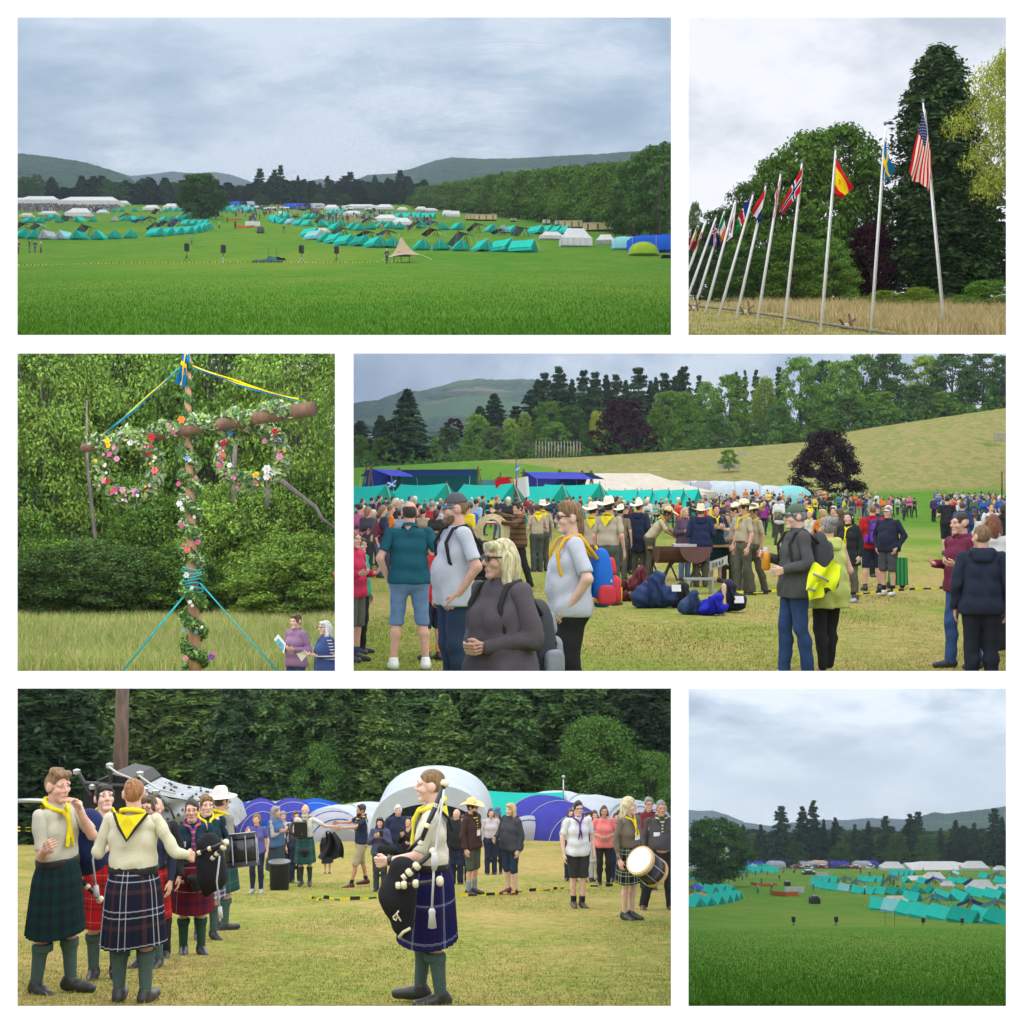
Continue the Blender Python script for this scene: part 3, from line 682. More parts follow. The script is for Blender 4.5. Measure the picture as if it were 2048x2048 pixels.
for u,vt,vb,w,key,mat,D in [(60,240,575,190,'dome','green',295),(180,180,590,170,'oval','green',310),(320,140,600,300,'round2','green',292),(240,380,605,200,'dome','dark',280),(520,145,560,200,'weep','lime',300),(600,320,540,200,'dome','dark',285),(720,38,540,300,'round2','green',296),(640,430,545,130,'dome','green',280),(860,60,500,240,'oval','dark',305),(960,60,490,300,'dome','green',290),(1080,20,470,260,'round2','green',300),(1000,260,490,240,'dome','dark',282),(1230,10,440,300,'oval','dark',296),(1190,240,450,240,'dome','green',284),(1440,30,420,260,'round2','lime',300),(1400,200,420,260,'dome','dark',286),(1600,0,380,280,'oval','dark',296),(1560,240,395,220,'dome','green',284),(1780,-10,350,280,'round2','dark',292),(1900,30,345,220,'dome','dark',284),(840,400,520,200,'dome','green',280),(440,440,560,160,'dome','dark',282)]:
 t4(qb,.3468,u,vt,vb,w,key,mat,D)
for u,vt,w in [(50,98,80),(10,150,60),(140,150,50),(350,130,40),(405,120,30),(465,118,44),(600,100,50)]: t4(qb,.3468,u,vt,540,w*1.7,'fir2','fir',340)
for mat,it in its4.items(): rowlabel(it,'{} '+('tall pointed conifer' if mat == 'fir' else KN[mat])+' from the left above the hay meadow')
tree_proto('purple',broadleaf(51,16000,.017,'dome',60,.35,.0,.5),dict(copper=leaf_mat('leaf_purple',(.02,.011,.016),.5,2.0)))
px,yt=qb(880,458);tree(B4,px,yt,qb(0,835)[1],172,'purple','copper','dark purple weeping tree standing alone on the meadow',400*.3468)
px,yt=qb(310,572);tree(B4,px,yt,qb(0,690)[1],215,'round2','green','small pine inside a wooden guard on the meadow',120*.3468,name='pine_tree')
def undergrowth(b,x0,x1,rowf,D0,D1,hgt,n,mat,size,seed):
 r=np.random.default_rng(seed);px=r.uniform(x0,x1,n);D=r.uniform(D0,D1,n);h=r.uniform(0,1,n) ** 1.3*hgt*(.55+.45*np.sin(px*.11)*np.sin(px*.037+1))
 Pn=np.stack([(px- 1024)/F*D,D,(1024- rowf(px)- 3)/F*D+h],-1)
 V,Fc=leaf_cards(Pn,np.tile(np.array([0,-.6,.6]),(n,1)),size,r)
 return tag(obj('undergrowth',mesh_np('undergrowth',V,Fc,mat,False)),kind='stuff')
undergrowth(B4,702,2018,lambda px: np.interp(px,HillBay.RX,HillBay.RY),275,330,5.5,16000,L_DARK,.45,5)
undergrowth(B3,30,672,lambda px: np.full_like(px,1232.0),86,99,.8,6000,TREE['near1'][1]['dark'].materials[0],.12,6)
# --- bay 5: the dark spruce wood
def q5(u,v): return 30+u*.3468,1370+v*.3468
def q5b(u,v): return 680+u*.3442,1370+v*.3442
tree_proto('wood1',conifer(61,46,.24,.012,.55,.02,.6,13,.3,7),CF)
tree_proto('wood2',conifer(62,40,.20,.013,.75,.02,.55,12,.35,7),CF)
tree_proto('wood3',broadleaf(63,26000,.0105,'dome',80,.1,.02,.45),dict(green=leaf_mat('wood_leaf',(.085,.18,.04),.3,2.0,.25,1.2)))
its5=[];r5=random.Random(3)
for k in range(26):
 px=40+k*52+r5.uniform(-14,14);D=r5.uniform(104,125)
 its5.append((px,tree(B5,px,r5.uniform(1240,1340),1672,D,r5.choice(['wood1','wood2']),r5.choice(['fir','firg','firg','spruce']),'x',r5.uniform(150,210),'dark spruces of the wood behind the pipers')))
for px,yt,w,key,mat in [(750,1385,150,'wood1','spruce'),(800,1392,110,'wood1','firg'),(890,1395,120,'wood2','spruce'),(560,1340,160,'wood1','firg'),(470,1350,150,'wood1','fir'),(1010,1330,170,'wood1','firg'),(660,1320,170,'wood1','firg')]:
 its5.append((px,tree(B5,px,yt,1674,101,key,mat,'x',w,'dark spruces of the wood behind the pipers')))
rowlabel(its5,'{} spruce from the left in the wood behind the pipers')
tree(B5,1195,1430,1676,99,'wood3','green','round leafy tree in front of the spruces at the right',220)
tree(B5,1300,1500,1676,98,'wood3','green','low leafy tree at the right edge before the spruces',150)
tree(B5,640,1480,1674,99,'wood3','green','leafy tree above the blue tents',130)
mb=MB();a=B5.at(238,1650,62);mb.tube([a,B5.at(242,1500,62),B5.at(246,1340,62)],[.36,.32,.28],12)
tag(mb.build('bare_tree',bark_mat('pine_bark',(.1,.065,.05)),None,True),'bare brown pine trunk rising behind the climbing wall trailer','tree trunk')
tree(B5,110,1250,1672,72,'wood1','fir','dark near spruce at the far left behind the pipers',230)
tree(B5,60,1300,1672,70,'wood2','fir','dark drooping spruce at the left edge behind the pipers',190)
# ---------------------------------------------------------------- people: bodies grown as one smooth surface from a posed skeleton
def _rc(X,Y,Z,a,b,ra,rb):
 ax,ay,az=a;bx,by,bz=b;dx,dy,dz=bx- ax,by- ay,bz- az
 L=dx*dx+dy*dy+dz*dz+1e-12
 t=np.clip(((X- ax)*dx+(Y- ay)*dy+(Z- az)*dz)/L,0,1)
 return np.sqrt((X- ax- t*dx) ** 2+(Y- ay- t*dy) ** 2+(Z- az- t*dz) ** 2)- (ra+(rb- ra)*t)
def iso(prims,step,k=.03,noise_amp=0.0,seed=0):
 """skin of a smooth union. prim: ('c', a, b, ra, rb) cone, ('e', centre, radii) ellipsoid, ('-', centre, r) carved, ('p', point, normal) cut away"""
 lo=np.array([1e9]*3);hi=-lo
 for p in prims:
  if p[0] == 'c':
   a,b=np.array(p[1]),np.array(p[2]);lo=np.minimum(lo,np.minimum(a- p[3],b- p[4]));hi=np.maximum(hi,np.maximum(a+p[3],b+p[4]))
  elif p[0] == 'e':
   c,r=np.array(p[1]),np.array(p[2]);lo=np.minimum(lo,c- r);hi=np.maximum(hi,c+r)
 lo=lo- 2.2*step- k*.5;hi=hi+2.2*step+k*.5
 n=np.ceil((hi- lo)/step).astype(int)+1
 ax=[lo[i]+step*np.arange(n[i]) for i in range(3)]
 v=np.full(n,1.0,np.float32)
 for p in prims:
  if p[0] == 'x':
   d=(np.sqrt(((ax[0][:,None,None]- p[1][0])/p[2][0]) ** 2+((ax[1][None,:,None]- p[1][1])/p[2][1]) ** 2+((ax[2][None,None,:]- p[1][2])/p[2][2]) ** 2)- 1)*min(p[2])
   v=np.maximum(v,-d.astype(np.float32));continue
  if p[0] == 'p':
   d=((ax[0][:,None,None]- p[1][0])*p[2][0]+(ax[1][None,:,None]- p[1][1])*p[2][1]+(ax[2][None,None,:]- p[1][2])*p[2][2]).astype(np.float32)
   v=np.maximum(v,d);continue
  if p[0] == 'c':
   a,b=np.array(p[1]),np.array(p[2]);m=max(p[3],p[4])+k+3*step
   l,h=np.minimum(a,b)- m,np.maximum(a,b)+m
  else:
   c=np.array(p[1]);rr=np.array(p[2]) if p[0] == 'e' else np.array([p[2]]*3);l,h=c- rr- k- 3*step,c+rr+k+3*step
  i0=np.clip(np.floor((l- lo)/step).astype(int),0,n);i1=np.clip(np.ceil((h- lo)/step).astype(int)+1,0,n)
  if (i1 <= i0).any(): continue
  S=tuple(slice(i0[i],i1[i]) for i in range(3))
  X,Y,Z=ax[0][S[0]][:,None,None],ax[1][S[1]][None,:,None],ax[2][S[2]][None,None,:]
  if p[0] == 'c': d=_rc(X,Y,Z,p[1],p[2],p[3],p[4])
  elif p[0] == 'e':
   q=np.sqrt(((X- p[1][0])/p[2][0]) ** 2+((Y- p[1][1])/p[2][1]) ** 2+((Z- p[1][2])/p[2][2]) ** 2)
   d=(q- 1)*min(p[2])
  else: d=np.sqrt((X- p[1][0]) ** 2+(Y- p[1][1]) ** 2+(Z- p[1][2]) ** 2)- p[2]
  d=d.astype(np.float32);s=v[S]
  if p[0] == '-':
   kk=.01;hh=np.clip(.5- .5*(s+d)/kk,0,1);v[S]=s+(-d- s)*hh+kk*hh*(1- hh)
  else:
   hh=np.clip(.5+.5*(s- d)/k,0,1);v[S]=s+(d- s)*hh- k*hh*(1- hh)
 if noise_amp:
  X,Y,Z=ax[0][:,None,None],ax[1][None,:,None],ax[2][None,None,:]
  s=seed*1.7
  q=1.1 if seed % 2 else-1.1
  v=v+noise_amp*(np.sin(Z*34+q*X*16+2.4*np.sin(X*8+Y*6+s))*(.55+.45*np.sin(X*13- Z*9+Y*17+s*2))+.45*np.sin(Z*13- q*X*31+Y*19+s)).astype(np.float32)
 ins=v<0;c=np.zeros(n- 1,np.int8)
 for i in (0,1):
  for j in (0,1):
   for l in (0,1): c += ins[i:n[0]- 1+i,j:n[1]- 1+j,l:n[2]- 1+l]
 cell=(c>0) & (c<8);I=np.argwhere(cell)
 if not len(I): return np.zeros((0,3)),np.zeros((0,4),int)
 idx=np.full(n- 1,-1,np.int64);idx[cell]=np.arange(len(I))
 P=np.zeros((len(I),3));W=np.zeros(len(I))
 cs=[(0,0,0),(1,0,0),(0,1,0),(1,1,0),(0,0,1),(1,0,1),(0,1,1),(1,1,1)]
 val=[v[I[:,0]+a,I[:,1]+b,I[:,2]+d] for a,b,d in cs]
 for a in range(8):
  for b in range(a+1,8):
   if sum(abs(x- y) for x,y in zip(cs[a],cs[b])) != 1: continue
   va,vb=val[a],val[b];m=(va<0) != (vb<0)
   t=np.where(m,va/np.where(m,va- vb,1),0)[:,None]
   P += np.where(m[:,None],np.array(cs[a])+t*(np.array(cs[b])- np.array(cs[a])),0);W += m
 P=lo+step*(I+P/W[:,None])
 Q=[]
 for axn in range(3):
  o=[i for i in range(3) if i != axn]
  sl0=[slice(1,n[i]- 1) for i in range(3)];sl0[axn]=slice(0,n[axn]- 1)
  sl1=list(sl0);sl1[axn]=slice(1,n[axn])
  A=ins[tuple(sl0)];Bq=ins[tuple(sl1)]
  for flip,mk in ((0,A & ~Bq),(1,~A & Bq)):
   E=np.argwhere(mk);E[:,o[0]] += 1;E[:,o[1]] += 1
   def cid(d0,d1):
    t=E.copy();t[:,o[0]] -= d0;t[:,o[1]] -= d1;return idx[t[:,0],t[:,1],t[:,2]]
   q=np.stack([cid(0,0),cid(1,0),cid(1,1),cid(0,1)],-1)
   if bool(flip) != (axn == 1): q=q[:,::-1]
   Q.append(q)
 Q=np.concatenate(Q);return P,Q[(Q >= 0).all(1)]
def cutf(V,Fq,keep):
 k=keep(V);f=Fq[k[Fq].all(1)]
 u,inv=np.unique(f,return_inverse=True)
 return V[u],inv.reshape(f.shape)
_PC={}
def cached(key,fn):
 if key not in _PC: _PC[key]=fn()
 return _PC[key]
def head_geo(step,female=False):
 """head in its own frame: face to -Y, origin between the ears. faces tagged 0 skin, 1 lips, 2 eye"""
 def mk():
  j=.93 if female else 1.0
  pr=[('e',(0,.012,.025),(.074,.093,.098)),('e',(0,-.022,-.035),(.06*j,.069,.085)),('c',(-.018,-.07,-.098),(.018,-.07,-.098),.022*j,.022*j),
              ('c',(0,-.088,.02),(0,-.112,-.02),.008,.0125),('c',(-.014,-.098,-.026),(.014,-.098,-.026),.008,.008),('c',(-.048,-.088,.0225),(-.02,-.094,.0225),.006,.006),('c',(.048,-.088,.0225),(.02,-.094,.0225),.006,.006),('c',(-.045,-.074,.034),(.045,-.074,.034),.014,.014),
              ('c',(-.042,-.062,-.02),(-.05,-.05,-.03),.026,.02),('c',(.042,-.062,-.02),(.05,-.05,-.03),.026,.02),('c',(-.02,-.085,-.062),(.02,-.085,-.062),.0095,.0095),
              ('c',(0,.022,-.07),(0,.035,-.19),.056*j,.06*j),
              ('e',(-.079,.014,0),(.012,.026,.034)),('e',(.079,.014,0),(.012,.026,.034)),('-',(-.033,-.105,.012),.019),('-',(.033,-.105,.012),.019)]
  V,Fq=iso(pr,step,.014)
  c=V[Fq].mean(1);m=np.zeros(len(Fq),int)
  m[(abs(c[:,0])<.024) & (abs(c[:,2]+.062)<.0085) & (c[:,1]<-.08)]=1
  for sx in (-1,1):
   V2,F2=iso([('e',(sx*.033,-.083,.012),(.013,.011,.0072))],max(.004,step*.6),.004)
   d=V2[F2].mean(1);m2=np.where(np.hypot(d[:,0]- sx*.033,d[:,2]- .012)<.0068,2,3)
   Fq=np.concatenate([Fq,F2+len(V)]);V=np.concatenate([V,V2]);m=np.concatenate([m,m2])
  return V,Fq,m
 return cached(('head',step,female),mk)
def hand_geo(step,curl):
 def mk():
  pr=[]
  for i,(y,ln) in enumerate(((-.031,.9),(-.0105,1.0),(.0105,.95),(.03,.78))):
   pr.append(('c',(0,y*.6,-.005),(.002,y,-.088),.0155,.0125))
   a1=curl*.8;a2=curl*1.9
   p0=np.array((.002,y,-.09));p1=p0+.046*ln*np.array((math.sin(a1),0,-math.cos(a1)));p2=p1+.042*ln*np.array((math.sin(a2),0,-math.cos(a2)))
   pr.append(('c',tuple(p0),tuple(p1),.0095,.0085));pr.append(('c',tuple(p1),tuple(p2),.0085,.007))
  pr.append(('c',(.004,-.022,-.025),(.016,-.05,-.06),.015,.012));pr.append(('c',(.016,-.05,-.06),(.03,-.052,-.095),.0115,.0085))
  return iso(pr,step,.006)
 return cached(('hand',step,curl),mk)
def shoe_geo(step,kind):
 def mk():
  pr=[('c',(0,.06,.05),(0,-.05,.047),.045,.047),('c',(0,-.05,.045),(0,-.165,.034),.047,.04),('c',(0,.035,.05),(0,.025,.095 if kind != 'boot' else .17),.047,.052),('p',(0,0,.0),(0,0,-1))]
  return iso(pr,step,.03)
 return cached(('shoe',step,kind),mk)
SKIN={}
def skin_mats(tone):
 if tone in SKIN: return SKIN[tone]
 c={'fair': (.62,.36,.27),'pale': (.68,.43,.34),'tan': (.5,.27,.18),'brown': (.3,.15,.09)}[tone]
 m,nt,bs,out=nodes_of('skin_'+tone)
 nt.links.new(ramp(nt,noise(nt,22,3),[(.3,tuple(x*.88 for x in c)),(.7,tuple(min(1,x*1.1) for x in c))]),bs.inputs['Base Color'])
 bs.inputs['Roughness'].default_value=.6;bs.inputs['Specular IOR Level'].default_value=.35
 bs.inputs['Subsurface Weight'].default_value=0.0
 SKIN[tone]=[m,plain('lips_'+tone,(c[0]*.8,c[1]*.55,c[2]*.6),.5),plain('iris',(.03,.025,.02),.2),plain('eye_white',(.6,.57,.55),.3)]
 return SKIN[tone]
def hair_mat(name,c):
 key=('hair',name)
 if key in MATS: return MATS[key]
 m,nt,bs,out=nodes_of('hair_'+name)
 n1=noise(nt,60,3,sx=(1,1,.18))
 nt.links.new(ramp(nt,n1,[(.3,tuple(x*.45 for x in c)),(.7,tuple(min(1,x*1.6) for x in c))]),bs.inputs['Base Color'])
 bs.inputs['Roughness'].default_value=.6;bump(nt,bs,n1,1,.03);MATS[key]=m;return m
HAIR=dict(black=(.02,.017,.015),dark=(.035,.024,.017),brown=(.09,.05,.028),light=(.22,.13,.06),ginger=(.3,.13,.045),blond=(.5,.36,.17),pale=(.68,.55,.33),grey=(.25,.24,.23),white=(.75,.75,.76),auburn=(.2,.07,.03))
def tartan(name,stops,size=.17,lines=None):
 """cloth woven of the same coloured threads both ways, on the kilt's own unrolled length and drop (metres)"""
 key=('tartan',name)
 if key in MATS: return MATS[key]
 m,nt,bs,out=nodes_of('tartan_'+name)
 uv=N(nt,'UVMap');sp=N(nt,'SeparateXYZ');nt.links.new(uv.outputs[0],sp.inputs[0])
 cs=[]
 for i in (0,1):
  mu=N(nt,'Math',operation='MULTIPLY');mu.inputs[1].default_value=1/size;nt.links.new(sp.outputs[i],mu.inputs[0])
  fr=N(nt,'Math',operation='FRACT');nt.links.new(mu.outputs[0],fr.inputs[0])
  cs.append(ramp(nt,fr.outputs[0],stops,'CONSTANT'))
 c=mix(nt,cs[0],cs[1],.5)
 nt.links.new(c,bs.inputs['Base Color']);bs.inputs['Roughness'].default_value=.95;bs.inputs['Specular IOR Level'].default_value=.1
 bump(nt,bs,noise(nt,90,2),.2,.01);MATS[key]=m;return m
ARMS={'down': ((.07,.03,-.28),(.075,-.05,-.53)),'pocket': ((.12,.07,-.27),(.03,-.06,-.5)),'bent': ((.08,.05,-.28),(0,-.22,-.25)),'front': ((.09,.02,-.28),(-.13,-.19,-.33)),'fold': ((.09,-.08,-.27),(-.2,-.2,-.2)),
  'chin': ((-.01,-.22,-.21),(-.12,-.22,.05)),'reach': ((.27,-.03,-.08),(.53,-.05,-.1)),'fwd': ((.04,-.23,-.16),(.0,-.48,-.14)),'phone': ((.08,-.04,-.28),(-.1,-.22,-.1)),'up': ((.2,.03,.12),(.22,-.02,.37)),'back': ((.15,.12,-.25),(-.02,.14,-.45)),'table': ((.02,-.16,-.25),(-.02,-.36,-.38)),'face': ((.08,-.15,-.2),(-.1,-.17,.06))}
def person(b,px,D,H,face,label,build=1.0,female=False,skin='fair',armL='down',armR='down',legs=((.095,0),(-.095,0)),bend=0,head_yaw=0,head_pitch=0,hair=('short','brown'),hat=None,
           top=None,top2=None,bottom=None,socks=None,shoes=('shoe',(.03,.03,.03)),scarf=None,glasses=None,extras=None,crop=None,group=None,lean=0,belly=0.0,feet_yaw=(8,-8),beard=None,badge=None):
 """H metres tall, standing at picture column px at distance D; face: 0 towards the camera, 90 to the right, 180 away, -90 to the left"""
 g=b.G(px,D) if crop is None else b.at(px,b.H,D)+Vector((0,0,-b.h_cam))
 root=empty('person',g,math.radians(face),label,'person',group)
 S=H/1.75;step=min(.034,max(.0145,D*.00105));fine=D<18
 seed=int(px*7) % 97
 gm=build
 hipL,hipR=np.array((.092*(.5+.5*gm),0,.9)),np.array((-.092*(.5+.5*gm),0,.9))
 ank=[np.array((legs[i][0],legs[i][1]+.02,.085)) for i in (0,1)]
 kn=[(h*.52+a*.48)+np.array((0,-.03- .0*i,.005)) for i,(h,a) in enumerate(((hipL,ank[0]),(hipR,ank[1])))]
 sh=.182*(.94 if female else 1.0)*(.6+.4*gm)
 Rb=np.array(Matrix.Rotation(math.radians(bend),3,'X'))            # bow forward about the hips
 def up(p):
  p=np.array(p,float)
  return (p- (0,0,.95)) @ Rb.T+(0,0,.95) if bend else p
 Ls=[(1,armL),(-1,armR)];arms=[]
 for sx,a in Ls:
  e,h=ARMS[a] if isinstance(a,str) else a
  s0=np.array((sx*sh,.01,1.435))
  if bend:
   s1=up(s0);arms.append((s1,s1+np.array((sx*e[0],e[1],e[2])),s1+np.array((sx*h[0],h[1],h[2]))))
  else: arms.append((s0,s0+np.array((sx*e[0],e[1],e[2])),s0+np.array((sx*h[0],h[1],h[2]))))
 T=lambda*p: tuple(up(p))
 f1=1.0 if female else 0.0;gx=gm
 def torso(o=0.0,ex=0.0):
  wr=.097*gx+o*1.2+(.004 if o else 0);cr=.093*(.5+.5*gx)+o;hr=.108*gx+o+ex
  pr=[('c',T(q*.07*gx,.01,.94),T(q*.055*gx,.005,1.1),hr,wr) for q in (-1,0,1)]+[('c',T(q*.055*gx,.005,1.1),T(q*.075*gx,.005,1.28),wr,cr) for q in (-1,0,1)]+[('c',T(q*.075*gx,.005,1.28),T(q*.08*gx,.014,1.38),cr,.07+o) for q in (-1,1)]+[('c',T(-.075*gx,.012,.93),T(.075*gx,.012,.93),.108*gx+o+ex,.108*gx+o+ex),
              ('c',T(-.055*gx,.005,1.1),T(.055*gx,.005,1.1),.095*gx+o*1.35+(.008 if o else 0),.095*gx+o*1.35+(.008 if o else 0)),
              ('c',T(-.075*gx,.005,1.28),T(.075*gx,.005,1.28),.093*(.5+.5*gx)+o,.093*(.5+.5*gx)+o),
              ('c',T(-sh+.045,.016,1.415),T(sh- .045,.016,1.415),.054+o*.8,.054+o*.8),('c',T(0,.02,1.44),T(0,.025,1.5),.07+o,.056+o*.6)]
  if belly: pr.append(('e',T(0,-.03- belly*.4,1.1),(.13*gx+o,.09+belly*.8+o,.17+o)))
  if female: pr += [('e',T(-.07,-.07*gx,1.26),(.066+o,.056+o,.066+o)),('e',T(.07,-.07*gx,1.26),(.066+o,.056+o,.066+o))]
  return pr
 def leg(i,o=0.0,lo=0.0):
  h,k_,a=(hipL,hipR)[i],kn[i],ank[i];cal=k_*.68+a*.32+np.array((0,.02,0));gg=.55+.45*gm
  return [('c',tuple(h),tuple(k_),.083*gg+o,.052*gg+o),('c',tuple(k_),tuple(cal),.05*gg+o,.051*gg+o),('c',tuple(cal),tuple(a),.051*gg+o,.035+o)]
 def arm(i,o=0.0,fo=None):
  s0,e,h=arms[i];gg=.6+.4*gm;fo=o if fo is None else fo
  return [('c',tuple(s0),tuple(e),.044*gg+o*.8,.037*gg+o*.8),('c',tuple(e),tuple(h),.04*gg+fo*.8,.027+fo*.8)]
 # --- body: one surface, head and hands grown on
 pr=torso()+leg(0)+leg(1)+arm(0)+arm(1)
 for i in (0,1): pr.append(('c',tuple(ank[i]),tuple(ank[i]+np.array((0,-.07,-.045))),.034,.026))
 V,Fq=iso(pr,step,.022);m=np.zeros(len(Fq),int)
 hs=.0055 if D<9 else (.007 if D<18 else (.011 if D<26 else .016))
 hp=up((0,.0,1.635));Rh=np.array(Matrix.Rotation(math.radians(head_yaw),3,'Z') @ Matrix.Rotation(math.radians(-head_pitch+bend*.55),3,'X'))
 def add(V2,F2,m2):
  nonlocal V,Fq,m
  Fq=np.concatenate([Fq,F2+len(V)]);V=np.concatenate([V,V2]);m=np.concatenate([m,m2])
 hv,hf,hm=head_geo(hs,female);add(hv @ Rh.T+hp,hf,hm)
 HV=lambda v: np.asarray(v) @ Rh.T+hp
 for i,(sx,a) in enumerate(Ls):
  s0,e,h=arms[i];curl=.35 if a in ('down','pocket','back') else .75
  hv,hf=hand_geo(.0055 if D<18 else .011,curl)
  d=h- e;d=d/np.linalg.norm(d);inw=np.array((-sx,0,0)) if abs(d[2])>.6 else np.array((0,0,-1.0)) if a in ('reach','fwd') else np.array((0,.6,.2)) if a in ('front','fold','phone','bent') else np.array((-sx,0,0.0))
  x=inw- d*inw.dot(d);x /= np.linalg.norm(x)+1e-9;z=-d;y=np.cross(z,x)
  fl=np.array((1,1 if y[1]>0 or abs(y[1])<.2 else 1,1));R=np.stack([x,y,z],1)
  mir=1 if (np.dot(R[:,1],(0,1,0)) >= 0) else-1        # thumb to the front
  hv2=hv*np.array((1,mir,1));hf2=hf if mir>0 else hf[:,::-1]
  add(hv2 @ R.T+(h- d*.005),hf2,np.zeros(len(hf2),int))
 zc=-1 if crop is None else crop/S
 if crop is not None:
  k=V[:,2]>zc;keep=k[Fq].all(1);m=m[keep];Fq=Fq[keep];u,inv=np.unique(Fq,return_inverse=True);V=V[u];Fq=inv.reshape(Fq.shape)
 obj('body',mesh_np('body',V*S,Fq,skin_mats(skin),True,m),root)
 def part(name,V2,F2,mat,smooth=True,uv=None):
  if crop is not None:
   k=V2[:,2]>zc;kf=k[F2].all(1);F2=F2[kf]
   u,inv=np.unique(F2,return_inverse=True);V2=V2[u];F2=inv.reshape(F2.shape)
   if uv is not None: uv=uv[u]
  if len(F2) == 0: return None
  return obj(name,mesh_np(name,V2*S,F2,mat,smooth,None,uv),root)
 # --- clothing
 def garment(sp,name_default,off):
  kind,col=sp[0],sp[1];o=dict(shirt=.009,tshirt=.013,polo=.011,jacket=.03,hoodie=.03,fleece=.028,coat=.034,vest=.034,poncho=.05,blouse=.018)[kind]+off
  sl=sp[2] if len(sp)>2 and sp[2] is not None else dict(tshirt=.75,polo=.7,shirt=.8,vest=0,blouse=2).get(kind,2)
  hem=sp[3] if len(sp)>3 else dict(shirt=.99,tshirt=.9,polo=.92,jacket=.86,hoodie=.87,fleece=.88,coat=.62,vest=.9,poncho=.6,blouse=.95)[kind]- (.06 if bend else 0)
  if kind in ('shirt','blouse') and bottom and bottom[0] in ('kilt','skirt'): hem=1.055
  mat=col if not isinstance(col,tuple) else cloth(kind+'_%02d_%02d_%02d' % tuple(int(c*99) for c in col),col,.07,.9,14,.5)
  pr=torso(o,0.0 if kind in ('shirt','blouse') else .013)
  if hem<.86: pr += [('c',tuple(hipL*(1,1,.6)),tuple(hipL),.13*gx+o,.11*gx+o),('c',tuple(hipR*(1,1,.6)),tuple(hipR),.13*gx+o,.11*gx+o)]
  wv=.006 if kind in ('shirt','tshirt','polo','blouse') else .0065
  neck=1.5 if kind in ('shirt','polo','blouse') else 1.495 if kind in ('tshirt','vest') else 1.53
  nz=tuple(np.array((0,0,1.0)) @ Rb.T) if bend else (0,0,1.0);mz=tuple(-q for q in nz)
  tv,tf=iso(pr+[('p',T(0,0,hem),mz),('p',T(0,0,neck),nz)],step,.028,wv,seed)
  parts=[(tv,tf)]
  if sl>0:
   for i in (0,1):
    s0,e,h=arms[i]
    extra=.012 if kind in ('shirt','tshirt','polo') and sl <= 1 else 0
    u=(e- s0)/np.linalg.norm(e- s0);w=(h- e)/np.linalg.norm(h- e);Lf=np.linalg.norm(h- e)
    if sl <= 1: cut=('p',tuple(s0+u*np.linalg.norm(e- s0)*sl),tuple(u));ap=arm(i,o+extra*.6,o*.9)[:1]
    else: cut=('p',tuple(e+w*(Lf*(min(sl,2)- 1.05)+.02)),tuple(w));ap=arm(i,o,o*.9)
    parts.append(iso(ap+[cut],step,.02,wv,seed+i+1))
  n=0;VV=[];FF=[]
  for v_,f_ in parts: VV.append(v_);FF.append(f_+n);n += len(v_)
  nm={'tshirt': 'tshirt','polo': 'polo_shirt','fleece': 'fleece_jacket','vest': 'gilet'}.get(kind,kind)
  ob=part(nm,np.concatenate(VV),np.concatenate(FF),mat)
  if kind in ('hoodie','coat'):
   hv,hf=iso([('c',T(-.09,.075,1.48),T(.09,.075,1.48),.05,.05),('c',T(-.06,.1,1.42),T(.06,.1,1.42),.045,.045),('c',T(-.09,.04,1.5),T(-.05,-.05,1.49),.03,.022),('c',T(.09,.04,1.5),T(.05,-.05,1.49),.03,.022)],step*.8,.04,.003,seed)
   part('hood',hv,hf,mat)
  if kind in ('shirt','polo','blouse','fleece','jacket'):
   col_v=MB();rr=.072 if kind != 'jacket' else .08
   ring=[]
   for q in range(17):
    t=2*math.pi*q/16;zz=1.49+.02*math.cos(t)*-1
    ring.append((math.sin(t)*rr,.018- math.cos(t)*rr*.95,zz+.012- .03*max(0,math.cos(t)) ** 4))
   V2=[];F2=[]
   for q,(x,y,z) in enumerate(ring): V2 += [T(x,y,z+.022),T(x*1.22,(y- .018)*1.22+.018,z- .014)]
   for q in range(16): F2.append((2*q,2*q+1,2*q+3,2*q+2))
   part('collar',np.array(V2),np.array(F2),mat)
  return ob
 if top: garment(top,'top',0.0)
 if top2: garment(top2,'top',.014)
 if bottom:
  kind,col=bottom[0],bottom[1]
  mat=col if not isinstance(col,tuple) else cloth(kind+'_%02d_%02d_%02d' % tuple(int(c*99) for c in col),col,.18,.9,10,.35)
  if kind in ('trousers','jeans','leggings','shorts'):
   o=dict(trousers=.024,jeans=.017,leggings=.014,shorts=.028)[kind];lo=bottom[2] if len(bottom)>2 else dict(shorts=.47).get(kind,.035)
   pr=[('c',(-.075*gx,.012,.93),(.075*gx,.012,.93),.109*gx+o*.6,.109*gx+o*.6),('c',T(-.055*gx,0,1.04),T(.055*gx,0,1.04),.1*gx+.006,.1*gx+.006)]
   for i in (0,1):
    l=leg(i,o)
    if kind in ('trousers','jeans'): l[2]=('c',l[2][1],tuple(ank[i]+(0,0,-.03)),l[2][3],.055+o*.6)
    pr += l
   v_,f_=iso(pr+[('p',(0,0,lo),(0,0,-1)),('p',(0,0,(1.05 if (not top or top[0] in ('shirt','blouse')) else .95) if not bend else 1.0),(0,0,1))],step,.018 if kind == 'shorts' else .035,.005,seed+5)
   part(kind if kind != 'leggings' else 'leggings',v_,f_,mat)
   if len(bottom)>3:      # belt
    vb,fb=iso([('c',T(-.06*gx,0,1.02),T(.06*gx,0,1.02),.103*gx+.018,.103*gx+.018),('p',(0,0,1.045),(0,0,1)),('p',(0,0,.995),(0,0,-1))],step,.02);part('belt',vb,fb,cloth('belt_leather',(.12,.05,.025),.2))
  else:                        # kilt or skirt: a pleated cone of cloth, its own unrolled length as texture space
